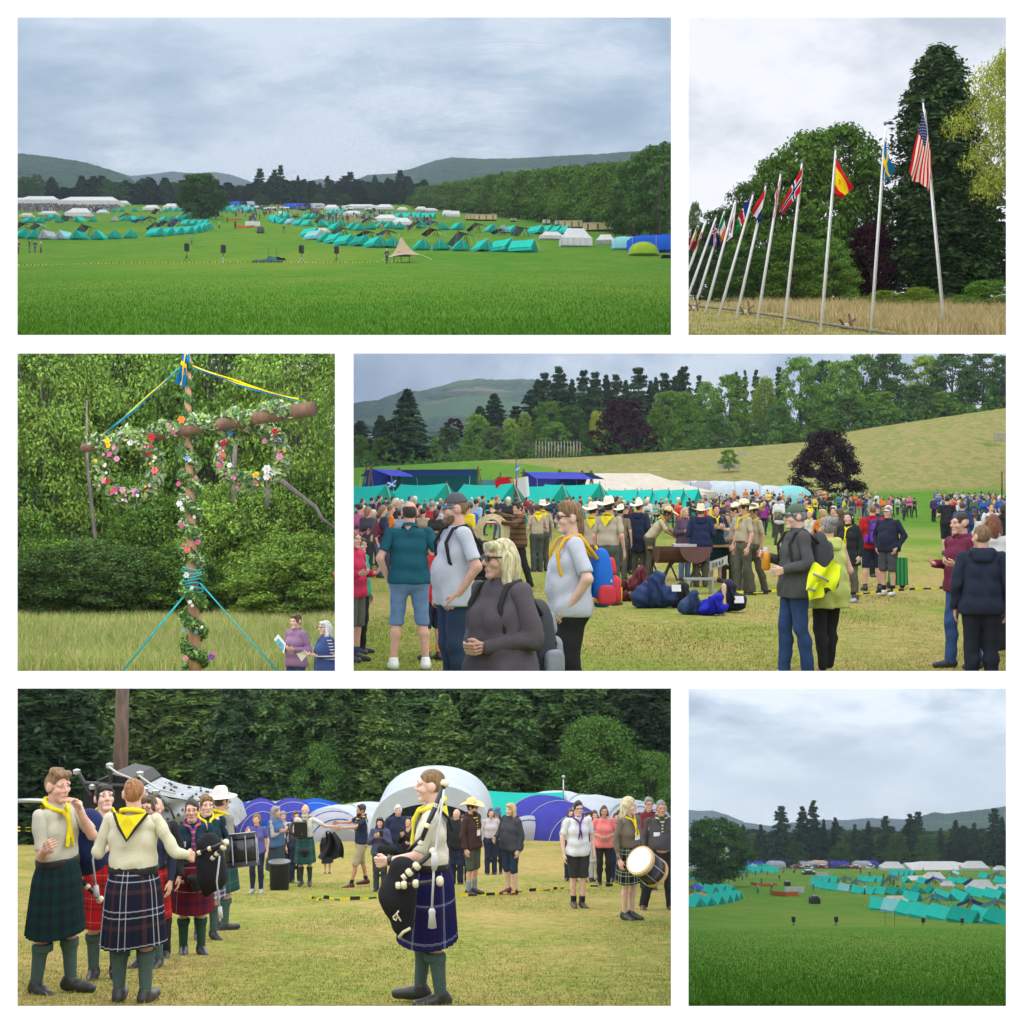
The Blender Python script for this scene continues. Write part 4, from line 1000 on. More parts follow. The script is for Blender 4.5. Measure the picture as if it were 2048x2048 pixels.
   hem=(bottom[2] if len(bottom)>2 else .5)+(.012 if kind == 'kilt' else 0);n=96 if D<20 else 48;Z=np.linspace(1.06,hem,14 if D<20 else 8)
   flare=bottom[3] if len(bottom)>3 else 1.0
   cx=(legs[0][0]+legs[1][0])/2;cy=(legs[0][1]+legs[1][1])/2
   V2=[];UV=[]
   for z in Z:
    t=(1.06- z)/(1.06- hem);fr=np.interp(t,[0,.25,1],[.0,.5,1.0])
    rx=gx*(.155+.075*fr*flare)+.012;ry=gx*(.122+.085*fr*flare)+.012
    for q in range(n+1):
     a=2*math.pi*q/n;back=.5- .5*math.cos(a)            # a = 0 is the front
     pl=1+(.10*fr*(.25+.75*back))*(((q*24/n) % 1.0)- .5)+.02*fr*math.sin(a*3+seed)
     V2.append((math.sin(a)*rx*pl+cx*t,-math.cos(a)*ry*pl+cy*t,z+.012*math.sin(a*2+seed)*t));UV.append((q/n*1.5,z))
   F2=[(r_*(n+1)+q,(r_+1)*(n+1)+q,(r_+1)*(n+1)+q+1,r_*(n+1)+q+1) for r_ in range(len(Z)- 1) for q in range(n)]
   part(kind,np.array(V2),np.array(F2),mat,D>20,np.array(UV))
   if kind == 'kilt':
    vb,fb=iso([('c',(-.055*gx,.0,1.05),(.055*gx,.0,1.05),.112*gx+.02,.112*gx+.02),('p',(0,0,1.085),(0,0,1)),('p',(0,0,1.02),(0,0,-1))],step,.02);part('belt',vb,fb,cloth('black_leather',(.02,.02,.022),.2,.5))
 if socks:
  topz,col=socks;topz=min(topz,.405);mat=cloth('sock_%02d_%02d_%02d' % tuple(int(c*99) for c in col),col,.12,.95,20,.3)
  for i in (0,1):
   v_,f_=iso(leg(i,.01)+[('p',(0,0,topz),(0,0,1)),('p',(0,0,.05),(0,0,-1))],step,.035);part('sock',v_,f_,mat)
   if topz>.35:
    v_,f_=iso([('c',tuple(kn[i]+(0,.02,-.17)),tuple(kn[i]+(0,.02,-.07)),.074,.074),('p',(0,0,topz+.012),(0,0,1)),('p',(0,0,topz- .055),(0,0,-1))],step,.02);part('sock_turnover',v_,f_,mat)
 if shoes and crop is None:
  kind,col=shoes;mat=plain('shoe_%02d_%02d_%02d' % tuple(int(c*99) for c in col),col,.45)
  for i in (0,1):
   v_,f_=shoe_geo(max(.011,step*.8),kind);R=np.array(Matrix.Rotation(math.radians(feet_yaw[i]),3,'Z'))
   part('shoe',v_ @ R.T+np.array((legs[i][0],legs[i][1]+.005,-.005)),f_,mat)
 # --- hair, beard, hat, glasses
 hst=max(.008,hs*1.2)
 if hair:
  st,hc=hair;hm_=hair_mat(hc,HAIR[hc]);pl=('p',(0,-.07,.058),(0,-.74,-.67));amp=.004
  sk=[('e',(0,.014,.03),(.083,.101,.106))]
  pieces=[]
  if st in ('short','crop','tuft'):
   o=-.004 if st == 'crop' else 0;pr=[('e',(0,.014,.03),(.082+o,.101+o,.107+o))]
   if st == 'tuft': pr += [('c',(-.045,-.07,.105),(.05,-.065,.105),.028,.03),('c',(-.04,.0,.125),(.04,.0,.125),.03,.03)]
   pieces=pr+[('x',(0,-.105,-.035),(.073,.085,.118 if st == 'tuft' else .112)),('p',(0,0,-.035),(0,-.5,-.87))];amp=.006
   rr_=random.Random(seed)
   if st == 'short': pieces=pieces[:1]+[('c',(x_,-.06,.095),(x_+rr_.uniform(-.012,.012),-.088+abs(x_)*.35,.085- rr_.uniform(.0,.03)),.014,.006) for x_ in (-.06,-.045,-.03,-.012,.004,.02,.036,.052)]+pieces[1:][:1]+[('c',(sx*.074,-.035,.05),(sx*.074,-.03,.0- rr_.uniform(0,.02)),.014,.008) for sx in (-1,1)]+pieces[2:]
  elif st == 'bald': pieces=[('e',(0,.016,.02),(.079,.098,.09)),('p',(0,0,.055),(0,-.35,.93)),('p',(0,-.01,0),(0,-1,0)),('p',(0,.05,-.075),(0,.2,-.98))]
  elif st == 'bob': pieces=sk+[('c',(-.07,.02,.02),(-.082,.01,-.13),.036,.035),('c',(.07,.02,.02),(.082,.01,-.13),.036,.035),('c',(0,.06,0),(0,.07,-.15),.07,.06),('c',(-.045,-.068,.085),(.05,-.068,.085),.03,.03),('p',(0,-.078,.04),(0,-1,-.25))];amp=.006
  elif st in ('long','verylong'):
   L=-.3 if st == 'long' else-.42
   pieces=sk+[('c',(-.065,.03,0),(-.085,.01,L*.8),.035,.03),('c',(.065,.03,0),(.085,.01,L*.8),.035,.03),('c',(0,.06,0),(0,.105,L),.075,.06),('p',(0,-.07,.06),(0,-.85,-.5))];amp=.006
  elif st == 'mullet': pieces=[('e',(0,.014,.045),(.08,.1,.105)),('c',(0,.07,.02),(0,.085,-.08),.045,.035),('c',(0,.08,-.02),(0,.1,-.15),.035,.022),('c',(-.03,-.05,.12),(.03,-.04,.125),.03,.03),('p',(0,-.078,.065),(0,-.8,-.6))];amp=.007
  elif st == 'bun': pieces=sk+[('e',(0,.1,.08),(.05,.05,.05)),('p',(0,-.072,.06),(0,-.74,-.67)),('p',(0,.05,-.085),(0,.2,-.98))]
  v_,f_=iso(pieces,hst,.02,amp,seed)
  part('hair',HV(v_),f_,hm_)
  if D<18:
   for sx in (-1,1):
    v_,f_=iso([('c',(sx*.018,-.091,.036),(sx*.05,-.08,.036),.006,.004)],.005,.004);part('eyebrow',HV(v_),f_,hm_)
 if beard:
  v_,f_=iso([('e',(0,-.032,-.062),(.062,.066,.066)),('c',(-.02,-.075,-.1),(.02,-.075,-.1),.028,.028),('p',(0,0,-.032),(0,-.35,.94)),('p',(0,-.0,0),(0,1,.0))],hst,.012,.003,seed);part('beard',HV(v_),f_,hair_mat(beard,HAIR[beard]))
 if hat:
  kind,col=hat[0],hat[1];mat=cloth('hat_%02d_%02d_%02d' % tuple(int(c*99) for c in col),col,.08,.85,8,.2);mb=MB()
  if kind in ('cowboy','bucket','straw'):
   br={'cowboy': .205,'bucket': .15,'straw': .19}[kind];curl={'cowboy': .055,'bucket':-.02,'straw': .012}[kind];nn=28;Vh=[];Fh=[]
   prof=[(.02,.205),(.055,.2),(.078,.17),(.086,.12),(.09,.075),(.12,.066),(br*.8,.06),(br,.06)]
   for i,(r,z) in enumerate(prof):
    for q in range(nn):
     t=2*math.pi*q/nn;z2=z
     if i >= 5: z2 += curl*(r- .09)/(br- .09)*(abs(math.cos(t)) ** 1.5 if kind == 'cowboy' else 1)- (.018*(r- .09)/.1*abs(math.sin(t)) if kind == 'cowboy' else 0)
     if kind == 'cowboy' and i<2: z2 -= .03*abs(math.sin(t)) ** 2*.3+.018*(1- abs(math.cos(t)))
     Vh.append((r*math.cos(t),.014+r*1.18*math.sin(t),z2))
   for i in range(len(prof)- 1):
    for q in range(nn): Fh.append((i*nn+q,(i+1)*nn+q,(i+1)*nn+(q+1) % nn,i*nn+(q+1) % nn))
   Vh.append((0,.014,prof[0][1]- (.018 if kind == 'cowboy' else 0)));F3=np.array([(len(Vh)- 1,q,(q+1) % nn,(q+1) % nn) for q in range(nn)])[:,:3]
   Vh=HV(np.array(Vh)- (0,0,.01));me=mesh_np('hat',Vh*S,[np.array(Fh),F3],mat);obj('hat',me,root)
   if len(hat)>2:
    v_,f_=iso([('e',(0,.014,.075),(.094,.108,.1)),('p',(0,0,.09),(0,0,1)),('p',(0,0,.068),(0,0,-1))],.012,.005);part('hat_band',HV(v_- (0,0,.01)),f_,cloth('hat_band',hat[2],.1))
  elif kind == 'cap':
   v_,f_=iso([('e',(0,.014,.04),(.086,.104,.105)),('p',(0,0,.05),(0,.12,-1))],hst,.01)
   part('hat',HV(v_),f_,mat)
   Vv=[];Fv=[]
   for i,rr in enumerate((0,.5,1)):
    for q in range(13):
     t=math.pi*(q/12- .5);Vv.append((.078*math.sin(t)*(1- .1*rr),.014- .095*math.cos(t)*.9- .085*rr*math.cos(t) ** .5,.058- .02*rr- .03*math.sin(t) ** 2*(.4+.3*rr)))
   for i in range(2):
    for q in range(12): Fv.append((i*13+q,i*13+q+1,(i+1)*13+q+1,(i+1)*13+q))
   part('visor',HV(Vv),np.array(Fv),mat)
  elif kind == 'beanie':
   v_,f_=iso([('e',(0,.018,.035),(.09,.106,.115)),('p',(0,0,.03),(0,-.3,-1))],hst,.01,.003,seed);part('hat',HV(v_),f_,mat)
 if glasses:
  mat=plain('glasses_'+glasses,{'dark': (.012,.012,.012),'blue': (.04,.2,.4),'clear': (.05,.05,.05)}[glasses],.2);mb=MB()
  for sx in (-1,1):
   if glasses != 'clear': mb.box((sx*.033,-.102,.012),(.052,.008,.034))
   else: mb.tube([(sx*.033+.024*math.cos(t),-.104,.012+.017*math.sin(t)) for t in np.linspace(0,2*math.pi,11)],.0025,4,False)
   mb.tube([(sx*.058,-.1,.016),(sx*.083,-.03,.018),(sx*.084,.03,.014)],.003 if glasses == 'clear' else .005,4)
  mb.tube([(-.012,-.106,.018),(.012,-.106,.018)],.003,4)
  V2=HV(np.concatenate(mb.v))*S;me=bpy.data.meshes.new('glasses');me.from_pydata(V2.tolist(),[],mb.f);me.materials.append(mat);obj('glasses',me,root)
 # --- neckerchief: a rolled scarf round the neck, tails in front, triangle on the back
 if scarf:
  mat=scarf[0] if not isinstance(scarf[0],tuple) else cloth('scarf_%02d_%02d_%02d' % tuple(int(c*99) for c in scarf[0]),scarf[0],.12,.9,14);pr=[]
  for q in range(9):
   t=math.pi*(q/8*1.7+.15)- math.pi/2*0
   a0,a1=math.pi*1.7*q/9+.47,math.pi*1.7*(q+1)/9+.47
   P=lambda a: T(math.sin(a)*.085,.02- math.cos(a)*.088,1.495- .04*math.cos(a))
   pr.append(('c',P(a0),P(a1),.019,.019))
  tail=scarf[1] if len(scarf)>1 else .16
  pr += [('c',T(.03,-.085,1.455),T(.0,-.12,1.38),.018,.014),('c',T(-.03,-.085,1.455),T(.0,-.12,1.38),.018,.014),('c',T(.004,-.128,1.38),T(.03,-.135- .03*f1,1.38- tail),.012,.016),('c',T(-.004,-.128,1.38),T(-.03,-.135- .03*f1,1.38- tail),.012,.016)]
  v_,f_=iso(pr,min(step,.014) if D<20 else .02,.015,.002,seed);part('neckerchief',v_,f_,mat)
  # hanging triangle behind
  V2=[T(-.13,.06,1.5),T(.13,.06,1.5),T(0,.155,1.31),T(0,.125,1.49),T(-.07,.135,1.41),T(.07,.135,1.41)]
  F2=np.array([(0,4,3,3),(4,2,5,3),(3,5,1,1)]);F2=[np.array([(0,4,3),(3,5,1)]),np.array([(4,2,5,3)])]
  me=mesh_np('neckerchief_flap',np.array(V2)*S,F2,mat,False);obj('neckerchief_flap',me,root)
  if len(scarf)>2 and scarf[2]:
   mb=MB();mb.tube([T(-.135,.062,1.497),T(-.07,.139,1.405),T(0,.16,1.303),T(.07,.139,1.405),T(.135,.062,1.497)],.011,6)
   V2=np.concatenate(mb.v)*S;me=bpy.data.meshes.new('scarf_border');me.from_pydata(V2.tolist(),[],mb.f);me.materials.append(cloth('scarf_border',scarf[2],.1));obj('scarf_border',me,root)
 if badge:
  for (x,y,z,w,h,c) in badge:
   mb=MB();mb.box(T(x,y,z),(w,.012,h),0);V2=np.concatenate(mb.v)*S;me=bpy.data.meshes.new('badge');me.from_pydata(V2.tolist(),[],mb.f);me.materials.append(cloth('badge_%02d_%02d_%02d' % tuple(int(k*99) for k in c),c,.1));obj('badge',me,root)
 root['arm_points']=[float(x) for i in (0,1) for p in arms[i] for x in p*S]
 return root
for b_ in BAYS: b_.h_cam=b_.h
B1.h_cam=B6.h_cam=8.6
def wpt(root,i,j):
 """world point of joint j (0 shoulder, 1 elbow, 2 wrist) of arm i (0 left, 1 right)"""
 a=root['arm_points'];k=(i*3+j)*3
 return Matrix.LocRotScale(root.location,root.rotation_euler,None) @ Vector(a[k:k+3])
# ---------------------------------------------------------------- the people of the pipers' field (bottom left)
def zr(x0,y0,s): return lambda u,v: (x0+u*s,y0+v*s)
za=zr(30,1520,.2589);zb=zr(300,1520,.207);zc_=zr(620,1520,.1967);zd=zr(740,1520,.2588);ze=zr(960,1560,.1993)
def folk(b,q,u,vtop,vfoot,face,label,cam_h,extra=0.0,Hm=None,dx=0,**kw):
 """stands where its shoes and the crown of its head are in view"""
 px,yt=q(u,vtop);_,yf=q(u,vfoot);D=b.Dof(px,yf);H=(yf- yt)*D/F- extra
 return person(b,px+dx,D,min(Hm or H,1.96),face,label,**kw)
BLK=(.022,.022,.025);WHT=(.62,.63,.66);NVY=(.022,.028,.06);SAGE=(.07,.115,.11);STONE=(.47,.45,.36)
YEL=(.75,.6,.02);KHAKI=(.42,.35,.25);OLIVE=(.085,.085,.06)
T_NAVYW=tartan('navy_with_white_lines',[(0,(.012,.014,.03)),(.3,(.07,.03,.03)),(.42,(.012,.014,.03)),(.62,(.5,.5,.55)),(.655,(.012,.014,.03)),(.80,(.5,.5,.55)),(.835,(.012,.014,.03))],.27)
T_GREEN=tartan('dark_green',[(0,(.008,.03,.028)),(.3,(.012,.014,.03)),(.5,(.008,.035,.028)),(.75,(.01,.016,.022))],.2)
T_RED=tartan('bright_red',[(0,(.4,.012,.015)),(.4,(.06,.015,.02)),(.52,(.42,.015,.02)),(.62,(.06,.02,.02)),(.7,(.4,.012,.015)),(.88,(.5,.3,.3)),(.9,(.4,.012,.015))],.2)
T_MAROON=tartan('maroon',[(0,(.12,.012,.025)),(.35,(.03,.012,.03)),(.55,(.13,.012,.025)),(.9,(.55,.5,.5)),(.925,(.12,.012,.025))],.26)
T_BLUE=tartan('deep_blue',[(0,(.012,.012,.07)),(.5,(.02,.012,.05)),(.8,(.02,.02,.09)),(.9,(.4,.42,.6)),(.915,(.012,.012,.07)),(.935,(.4,.42,.6)),(.95,(.012,.012,.07))],.27)
T_TEAL=tartan('teal_green',[(0,(.025,.075,.075)),(.3,(.02,.04,.06)),(.5,(.03,.085,.075)),(.88,(.2,.3,.3)),(.91,(.025,.075,.075))],.22)
T_LILAC=tartan('lilac_and_white',[(0,(.03,.03,.08)),(.35,(.5,.45,.55)),(.5,(.08,.04,.12)),(.75,(.45,.42,.5)),(.85,(.03,.03,.08))],.16)
T_BW=tartan('black_and_cream',[(0,(.012,.018,.014)),(.45,(.5,.5,.4)),(.52,(.012,.018,.014)),(.6,(.02,.05,.03)),(.8,(.5,.5,.4)),(.86,(.012,.018,.014))],.15)
def stripes_mat(name,c0,c1,size,axis=2):
 key=('st',name)
 if key in MATS: return MATS[key]
 m,nt,bs,out=nodes_of(name);tc=N(nt,'TexCoord');sp=N(nt,'SeparateXYZ');nt.links.new(tc.outputs['Object'],sp.inputs[0])
 mu=N(nt,'Math',operation='MULTIPLY');mu.inputs[1].default_value=1/size;nt.links.new(sp.outputs[axis],mu.inputs[0])
 fr=N(nt,'Math',operation='FRACT');nt.links.new(mu.outputs[0],fr.inputs[0])
 nt.links.new(ramp(nt,fr.outputs[0],[(0,c0),(.68,c1)],'CONSTANT'),bs.inputs['Base Color']);bs.inputs['Roughness'].default_value=.9
 MATS[key]=m;return m
SCARF_YB=(stripes_mat('black_yellow_scarf',(.02,.02,.02),(.7,.58,.03),.055),.2)
PURP=stripes_mat('purple_red_gold_scarf',(.12,.03,.2),(.5,.12,.05),.06)
gP='people gathered on the pipers field'
def pf(q,u,vt,vf,face,label,**kw): return folk(B5,q,u,vt,vf,face,label,1.33,**kw)
P_left=pf(za,330,95,1800,62,'young man in stone shirt and dark green kilt with hand at his chin',armL=((.0,-.2,-.2),(-.15,-.2,.045)),armR=((.03,-.06,-.3),(.13,-.2,-.21)),legs=((.1,-.06),(-.11,.1)),top=('shirt',STONE,.85),bottom=('kilt',T_GREEN,.47),socks=(.44,SAGE),scarf=(YEL,.2,BLK),hair=('tuft','light'),head_yaw=-6,feet_yaw=(15,-12),badge=[(-.215,.0,1.3,.012,.06,(.1,.3,.6)),(-.205,.02,1.37,.012,.02,BLK)])
P_back=pf(za,915,150,1868,176,'ginger man seen from behind in cream shirt and checked navy kilt',armL=((.09,.02,-.26),(.1,-.17,-.27)),armR=((.14,-.01,-.25),(.2,-.12,-.3)),legs=((.11,0),(-.11,.02)),top=('shirt',(.6,.57,.42),2),bottom=('kilt',T_NAVYW,.46),socks=(.44,SAGE),scarf=(YEL,.16,BLK),hair=('crop','ginger'),glasses='clear',head_yaw=26,build=1.08)
P_red=pf(za,690,200,1690,14,'dark haired boy in bright red kilt looking down beside the ginger man',armL=((.07,-.1,-.24),(-.12,-.2,-.12)),armR=((.05,-.05,-.28),(.02,-.2,-.18)),top=('shirt',NVY,2),bottom=('kilt',T_RED,.5),socks=(.44,SAGE),hair=('short','black'),skin='pale',head_pitch=18,head_yaw=18,scarf=(YEL,.1))
P_spec=pf(za,1032,285,1600,-10,'brown haired boy in glasses half hidden behind the ginger man',top=('shirt',NVY,2),bottom=('kilt',T_RED,.5),socks=(.44,SAGE),hair=('short','brown'),glasses='clear')
pf(za,1085,300,1530,8,'older man whose face shows behind the boy in glasses',top=('jacket',BLK),bottom=('trousers',BLK),hair=('bald','grey'))
P_mar=pf(zb,405,388,1880,20,'boy in maroon kilt and dark green shirt with purple scarf holding pipes',armL=((.1,-.03,-.27),(-.03,-.24,-.22)),armR=((-.09,.05,-.28),(-.03,-.12,-.46)),legs=((.1,-.05),(-.09,.03)),top=('shirt',(.012,.035,.05),2),bottom=('kilt',T_MAROON,.49),socks=(.44,(.03,.07,.05)),scarf=(PURP,.3),hair=('crop','dark'),head_yaw=-10,badge=[(-.2,-.05,1.36,.03,.05,(.6,.3,.28)),(-.1,-.115,1.28,.04,.06,(.5,.5,.45)),(.06,-.115,1.3,.03,.03,(.5,.5,.6))])
P_tall=pf(zb,545,345,1740,25,'tall fair boy in dark shirt with yellow scarf behind the maroon kilt',armL='bent',armR='bent',top=('shirt',(.015,.035,.05),2),bottom=('kilt',T_LILAC,.5),socks=(.44,SAGE),scarf=(YEL,.25),hair=('short','light'),skin='pale')
P_hat=pf(zb,690,310,1640,140,'person in pale pink sun hat and green kilt seen from behind',armL='bent',armR='bent',top=('shirt',(.25,.23,.22),2),bottom=('kilt',T_TEAL,.5),socks=(.44,SAGE),hair=('short','brown'),hat=('straw',(.8,.62,.58)),scarf=(YEL,.1))
pf(zb,1030,525,1285,-4,'smiling woman in grey jacket over purple top beside the black bin',female=True,armL='down',armR='down',top=('tshirt',(.1,.09,.3)),top2=None,bottom=('leggings',NVY),hair=('long','light'),shoes=('shoe',(.3,.3,.32)))
pf(zb,1215,450,1225,70,'grey haired woman in blue gilet with folded arms behind the black bin',female=True,armL='fold',armR='fold',top=('shirt',(.3,.3,.33),2),top2=('vest',(.06,.12,.24)),bottom=('skirt',(.03,.05,.06),.4),hair=('bob','grey'))
P_oldk=pf(zb,1500,415,1210,0,'bald bearded man in white shirt and teal kilt stretching out his arm',armL=((.26,-.05,-.13),(.52,-.1,-.14)),armR=((-.1+.17,.04,-.27),(-.02- .05,-.21,-.24)),top=('shirt',(.55,.53,.48),.8),bottom=('kilt',T_TEAL,.5),socks=(.44,(.04,.06,.06)),hair=('bald','white'),beard='white',scarf=SCARF_YB,Hm=1.83)
P_polo=pf(zc_,520,420,1280,-68,'bearded man in navy polo and beige shorts reaching towards the kilted man',armL=((.1,-.24,-.1),(.02,-.53,-.1)),armR=((.17,-.16,-.12),(.25,-.4,-.13)),legs=((.12,-.28),(-.1,.12)),top=('polo',NVY),bottom=('shorts',(.4,.33,.22)),socks=(.2,BLK),shoes=('shoe',(.09,.015,.015)),hair=('short','dark'),beard='dark',scarf=SCARF_YB,skin='tan',badge=[(-.02,-.12,1.22,.09,.06,(.8,.8,.8))],Hm=1.84)
pf(zc_,712,590,1335,-6,'dark haired woman in blue hoodie looking at her phone',female=True,armL='phone',armR='phone',top=('hoodie',(.075,.075,.14)),bottom=('trousers',(.05,.055,.06)),hair=('bob','dark'),head_pitch=4)
pf(zc_,895,462,1300,12,'white haired man in navy blazer over white shirt',top=('shirt',WHT,2),top2=('jacket',NVY,2,.78),bottom=('trousers',BLK),hair=('short','white'),beard='grey',build=1.08)
pf(zc_,1010,585,1330,-30,'boy in black sweater looking down beside the white haired man',armL='bent',armR='phone',top=('fleece',BLK),bottom=('trousers',BLK),hair=('short','dark'),head_pitch=22)
P_piper=pf(zd,465,85,1880,-88,'piper in stone shirt and deep blue kilt standing side on with pipes',armL=((.06,-.1,-.27),(-.05,-.32,-.33)),armR=((-.04,.02,-.29),(-.0,-.16,-.42)),legs=((.09,.06),(-.1,-.1)),top=('shirt',(.6,.56,.45),.9),bottom=('kilt',T_BLUE,.46),socks=(.47,SAGE),scarf=((.72,.62,.05),.2,BLK),hair=('crop','light'),skin='pale',feet_yaw=(12,-10),build=1.06)
pf(zc_,1490,505,1275,-20,'balding older man partly hidden behind the piper',top=('jacket',BLK),bottom=('trousers',NVY),hair=('bald','grey'))
P_cow=pf(zc_,1650,330,1370,55,'tall man in straw cowboy hat and dark brown hoodie',armL='back',armR='down',top=('hoodie',(.055,.03,.03)),bottom=('shorts',(.07,.085,.065)),socks=(.3,(.25,.27,.3)),hair=('short','dark'),beard='dark',hat=('cowboy',(.7,.55,.25)),glasses='dark',scarf=SCARF_YB,badge=[(.0,-.15,1.18,.09,.1,(.8,.8,.8))],Hm=1.84,head_yaw=20)
pf(ze,172,305,950,-10,'woman in blue bucket hat and pale shirt with hand to her face',female=True,armL='face',armR='bent',top=('shirt',(.5,.5,.52),2),bottom=('leggings',NVY),hair=('long','dark'),hat=('bucket',(.08,.12,.2)),scarf=(BLK,.2))
pf(ze,110,290,960,10,'woman in pale top behind the blue bucket hat',female=True,top=('shirt',(.5,.45,.5),2),bottom=('trousers',NVY),hair=('long','brown'))
pf(ze,310,240,1150,-48,'fair haired woman in dark grey hoodie and cropped jeans',female=True,build=1.25,belly=.05,armL='down',armR=((.1,-.02,-.27),(.05,-.2,-.36)),top=('hoodie',(.05,.052,.065)),bottom=('jeans',(.025,.04,.07),.43),hair=('bob','blond'),shoes=('shoe',(.15,.02,.04)),skin='pale')
pf(ze,985,215,1280,14,'boy in glasses with white T shirt and purple neckerchief',armL='down',armR='down',top=('tshirt',(.66,.68,.72),.8,.86),bottom=('shorts',(.035,.035,.04),.5),socks=(.2,BLK),shoes=('boot',(.05,.03,.025)),hair=('short','dark'),glasses='clear',scarf=((.12,.04,.22),.22),skin='pale',legs=((.07,-.03),(-.06,.04)))
pf(ze,1245,262,1070,0,'woman in coral pink top and black leggings',female=True,build=1.1,armL='front',armR='front',top=('tshirt',(.72,.2,.2),.8,.86),bottom=('leggings',BLK),hair=('long','brown'),skin='tan')
P_girl=pf(ze,1500,178,1400,40,'girl with long fair hair in brown shirt and checked skirt carrying a drum',female=True,build=.95,armL='down',armR='down',legs=((.06,0),(-.06,.02)),top=('shirt',(.16,.13,.1),2),bottom=('skirt',T_BW,.55,.8),hair=('verylong','pale'),scarf=(YEL,.14),skin='pale',head_yaw=35,badge=[(.03,-.13,1.2,.09,.07,(.8,.8,.82))])
pf(ze,1695,180,1110,8,'grey haired man in maroon top and glasses at the right back',top=('shirt',(.16,.03,.035),2),bottom=('trousers',BLK),hair=('short','grey'),glasses='clear')
P_sash=pf(ze,1830,210,1310,4,'heavy man in dark grey shirt with blue and yellow scarf at right edge',build=1.25,belly=.08,armL='bent',armR='down',legs=((.15,0),(-.28,.05)),top=('shirt',(.07,.065,.07),2),bottom=('trousers',BLK),hair=('crop','grey'),shoes=('shoe',(.08,.03,.02)),scarf=(stripes_mat('blue_yellow_scarf',(.02,.08,.2),(.75,.6,.03),.05),.2),skin='tan',badge=[(-.1,-.15,1.25,.1,.06,(.8,.8,.8))],dx=-2)
for u,vt,f,lb,fm,tc,bc,hr in [(1150,310,5,'small woman in white behind the pink top',True,(.6,.6,.6),(.5,.5,.5),'brown'),(915,290,0,'person in pale top behind the boy with purple neckerchief',True,(.5,.45,.42),NVY,'brown'),(1085,320,20,'person in dark top left of the woman in pink',False,NVY,(.3,.25,.2),'dark'),(1370,330,0,'person in orange top behind the long haired girl',True,(.5,.12,.08),NVY,'dark'),(1405,300,10,'person in blue jacket beside the orange top',False,(.03,.08,.14),NVY,'dark'),(1460,190,0,'tall person whose face shows behind the long haired girl',False,(.2,.18,.16),BLK,'brown')]:
 pf(ze,u,vt,1010,f,lb,female=fm,top=('shirt',tc,2),bottom=('trousers',bc),hair=('short' if not fm else 'long',hr))
for u,vt,lb,tc,hr in [(660,455,'grey haired person behind the pink hat',(.05,.08,.2),'grey'),(1285,560,'person in white top behind the blue gilet',(.6,.6,.6),'grey'),(1410,520,'person seated low behind the bearded kilted man',(.05,.05,.07),'brown')]:
 pf(zb,u,vt,1180,20,lb,top=('shirt',tc,2),bottom=('trousers',NVY),hair=('short',hr),Hm=1.7)
pf(zc_,1560,590,1260,0,'person in dark clothes between the piper and the cowboy hat',top=('jacket',BLK),bottom=('trousers',NVY),hair=('short','dark'),Hm=1.6)
# ---------------------------------------------------------------- the two women in the maypole meadow (middle left)
CUT3=(1245+1.5*0)
def crop_for(b,D): return b.h_cam- (b.y1+7- b.H)*D/F            # height above the feet where the frame hides the figure
D=22.0;W1=person(B3,592,D,1.62,-38,'woman in purple fleece holding a leaflet beside the maypole',female=True,armL='bent',armR=((.08,.0,-.28),(-.03,-.23,-.22)),top=('fleece',(.26,.15,.27)),bottom=('jeans',(.025,.06,.2)),hair=('short','brown'),skin='pale',crop=crop_for(B3,D)- .0)
D=20.5;W2=person(B3,650,D,1.52,-62,'white haired woman in blue gilet and striped sleeves',female=True,armL='bent',armR='bent',top=('shirt',stripes_mat('navy_white_stripes',(.03,.035,.1),(.5,.52,.6),.045),2),top2=('vest',(.04,.07,.2)),bottom=('trousers',BLK),hair=('bob','white'),glasses='clear',skin='pale',crop=crop_for(B3,D))
# ---------------------------------------------------------------- the gathering (middle right)
qc=zr(700,920,.2225);qd=zr(900,920,.2225);qe=zr(1180,940,.1967);qf=zr(1500,940,.2123);qg=zr(1740,940,.2123)
def pg(q,u,vt,vf,face,label,**kw): return folk(B4,q,u,vt,vf,face,label,1.655,**kw)
def pcut(px,D,H,face,label,**kw): return person(B4,px,D,H,face,label,crop=crop_for(B4,D),**kw)
SCHAT=(.66,.62,.52)
pg(qc,60,640,1810,62,'child in pink red jacket and grey shorts at the left edge',armL='bent',armR='bent',top=('jacket',(.5,.03,.09)),bottom=('shorts',(.1,.11,.09)),socks=(.2,(.05,.07,.15)),hair=('crop','light'),dx=-6)
pg(qc,105,700,1740,70,'child in green jacket behind the pink red jacket',top=('jacket',(.03,.3,.2)),bottom=('trousers',BLK),hair=('short','brown'),dx=-4)
P_teal=pg(qc,535,385,1885,186,'balding man from behind in teal polo and denim shorts',build=1.12,armL='pocket',armR='pocket',legs=((.17,0),(-.17,.02)),top=('polo',(.012,.085,.12),.72,.9),bottom=('jeans',(.13,.22,.38),.46),socks=(.13,WHT),shoes=('shoe',(.75,.75,.72)),hair=('bald','dark'))
pg(qc,740,690,1800,-150,'child in bright red shirt and navy shorts beside the teal polo',armL='pocket',armR='bent',top=('tshirt',(.5,.025,.03),.8,.82),bottom=('shorts',NVY,.45),socks=(.22,(.75,.25,.05)),hair=('short','dark'))
P_cap=pcut(909,12.0,1.8,-68,'man in grey cap and pale grey T shirt with blue sunglasses',build=1.2,belly=.06,armL='pocket',armR='pocket',top=('tshirt',(.48,.5,.57),.8,.84),bottom=('trousers',(.03,.05,.1)),hat=('cap',(.09,.09,.11)),glasses='blue',hair=('crop','light'),beard='light',skin='fair',head_yaw=-14)
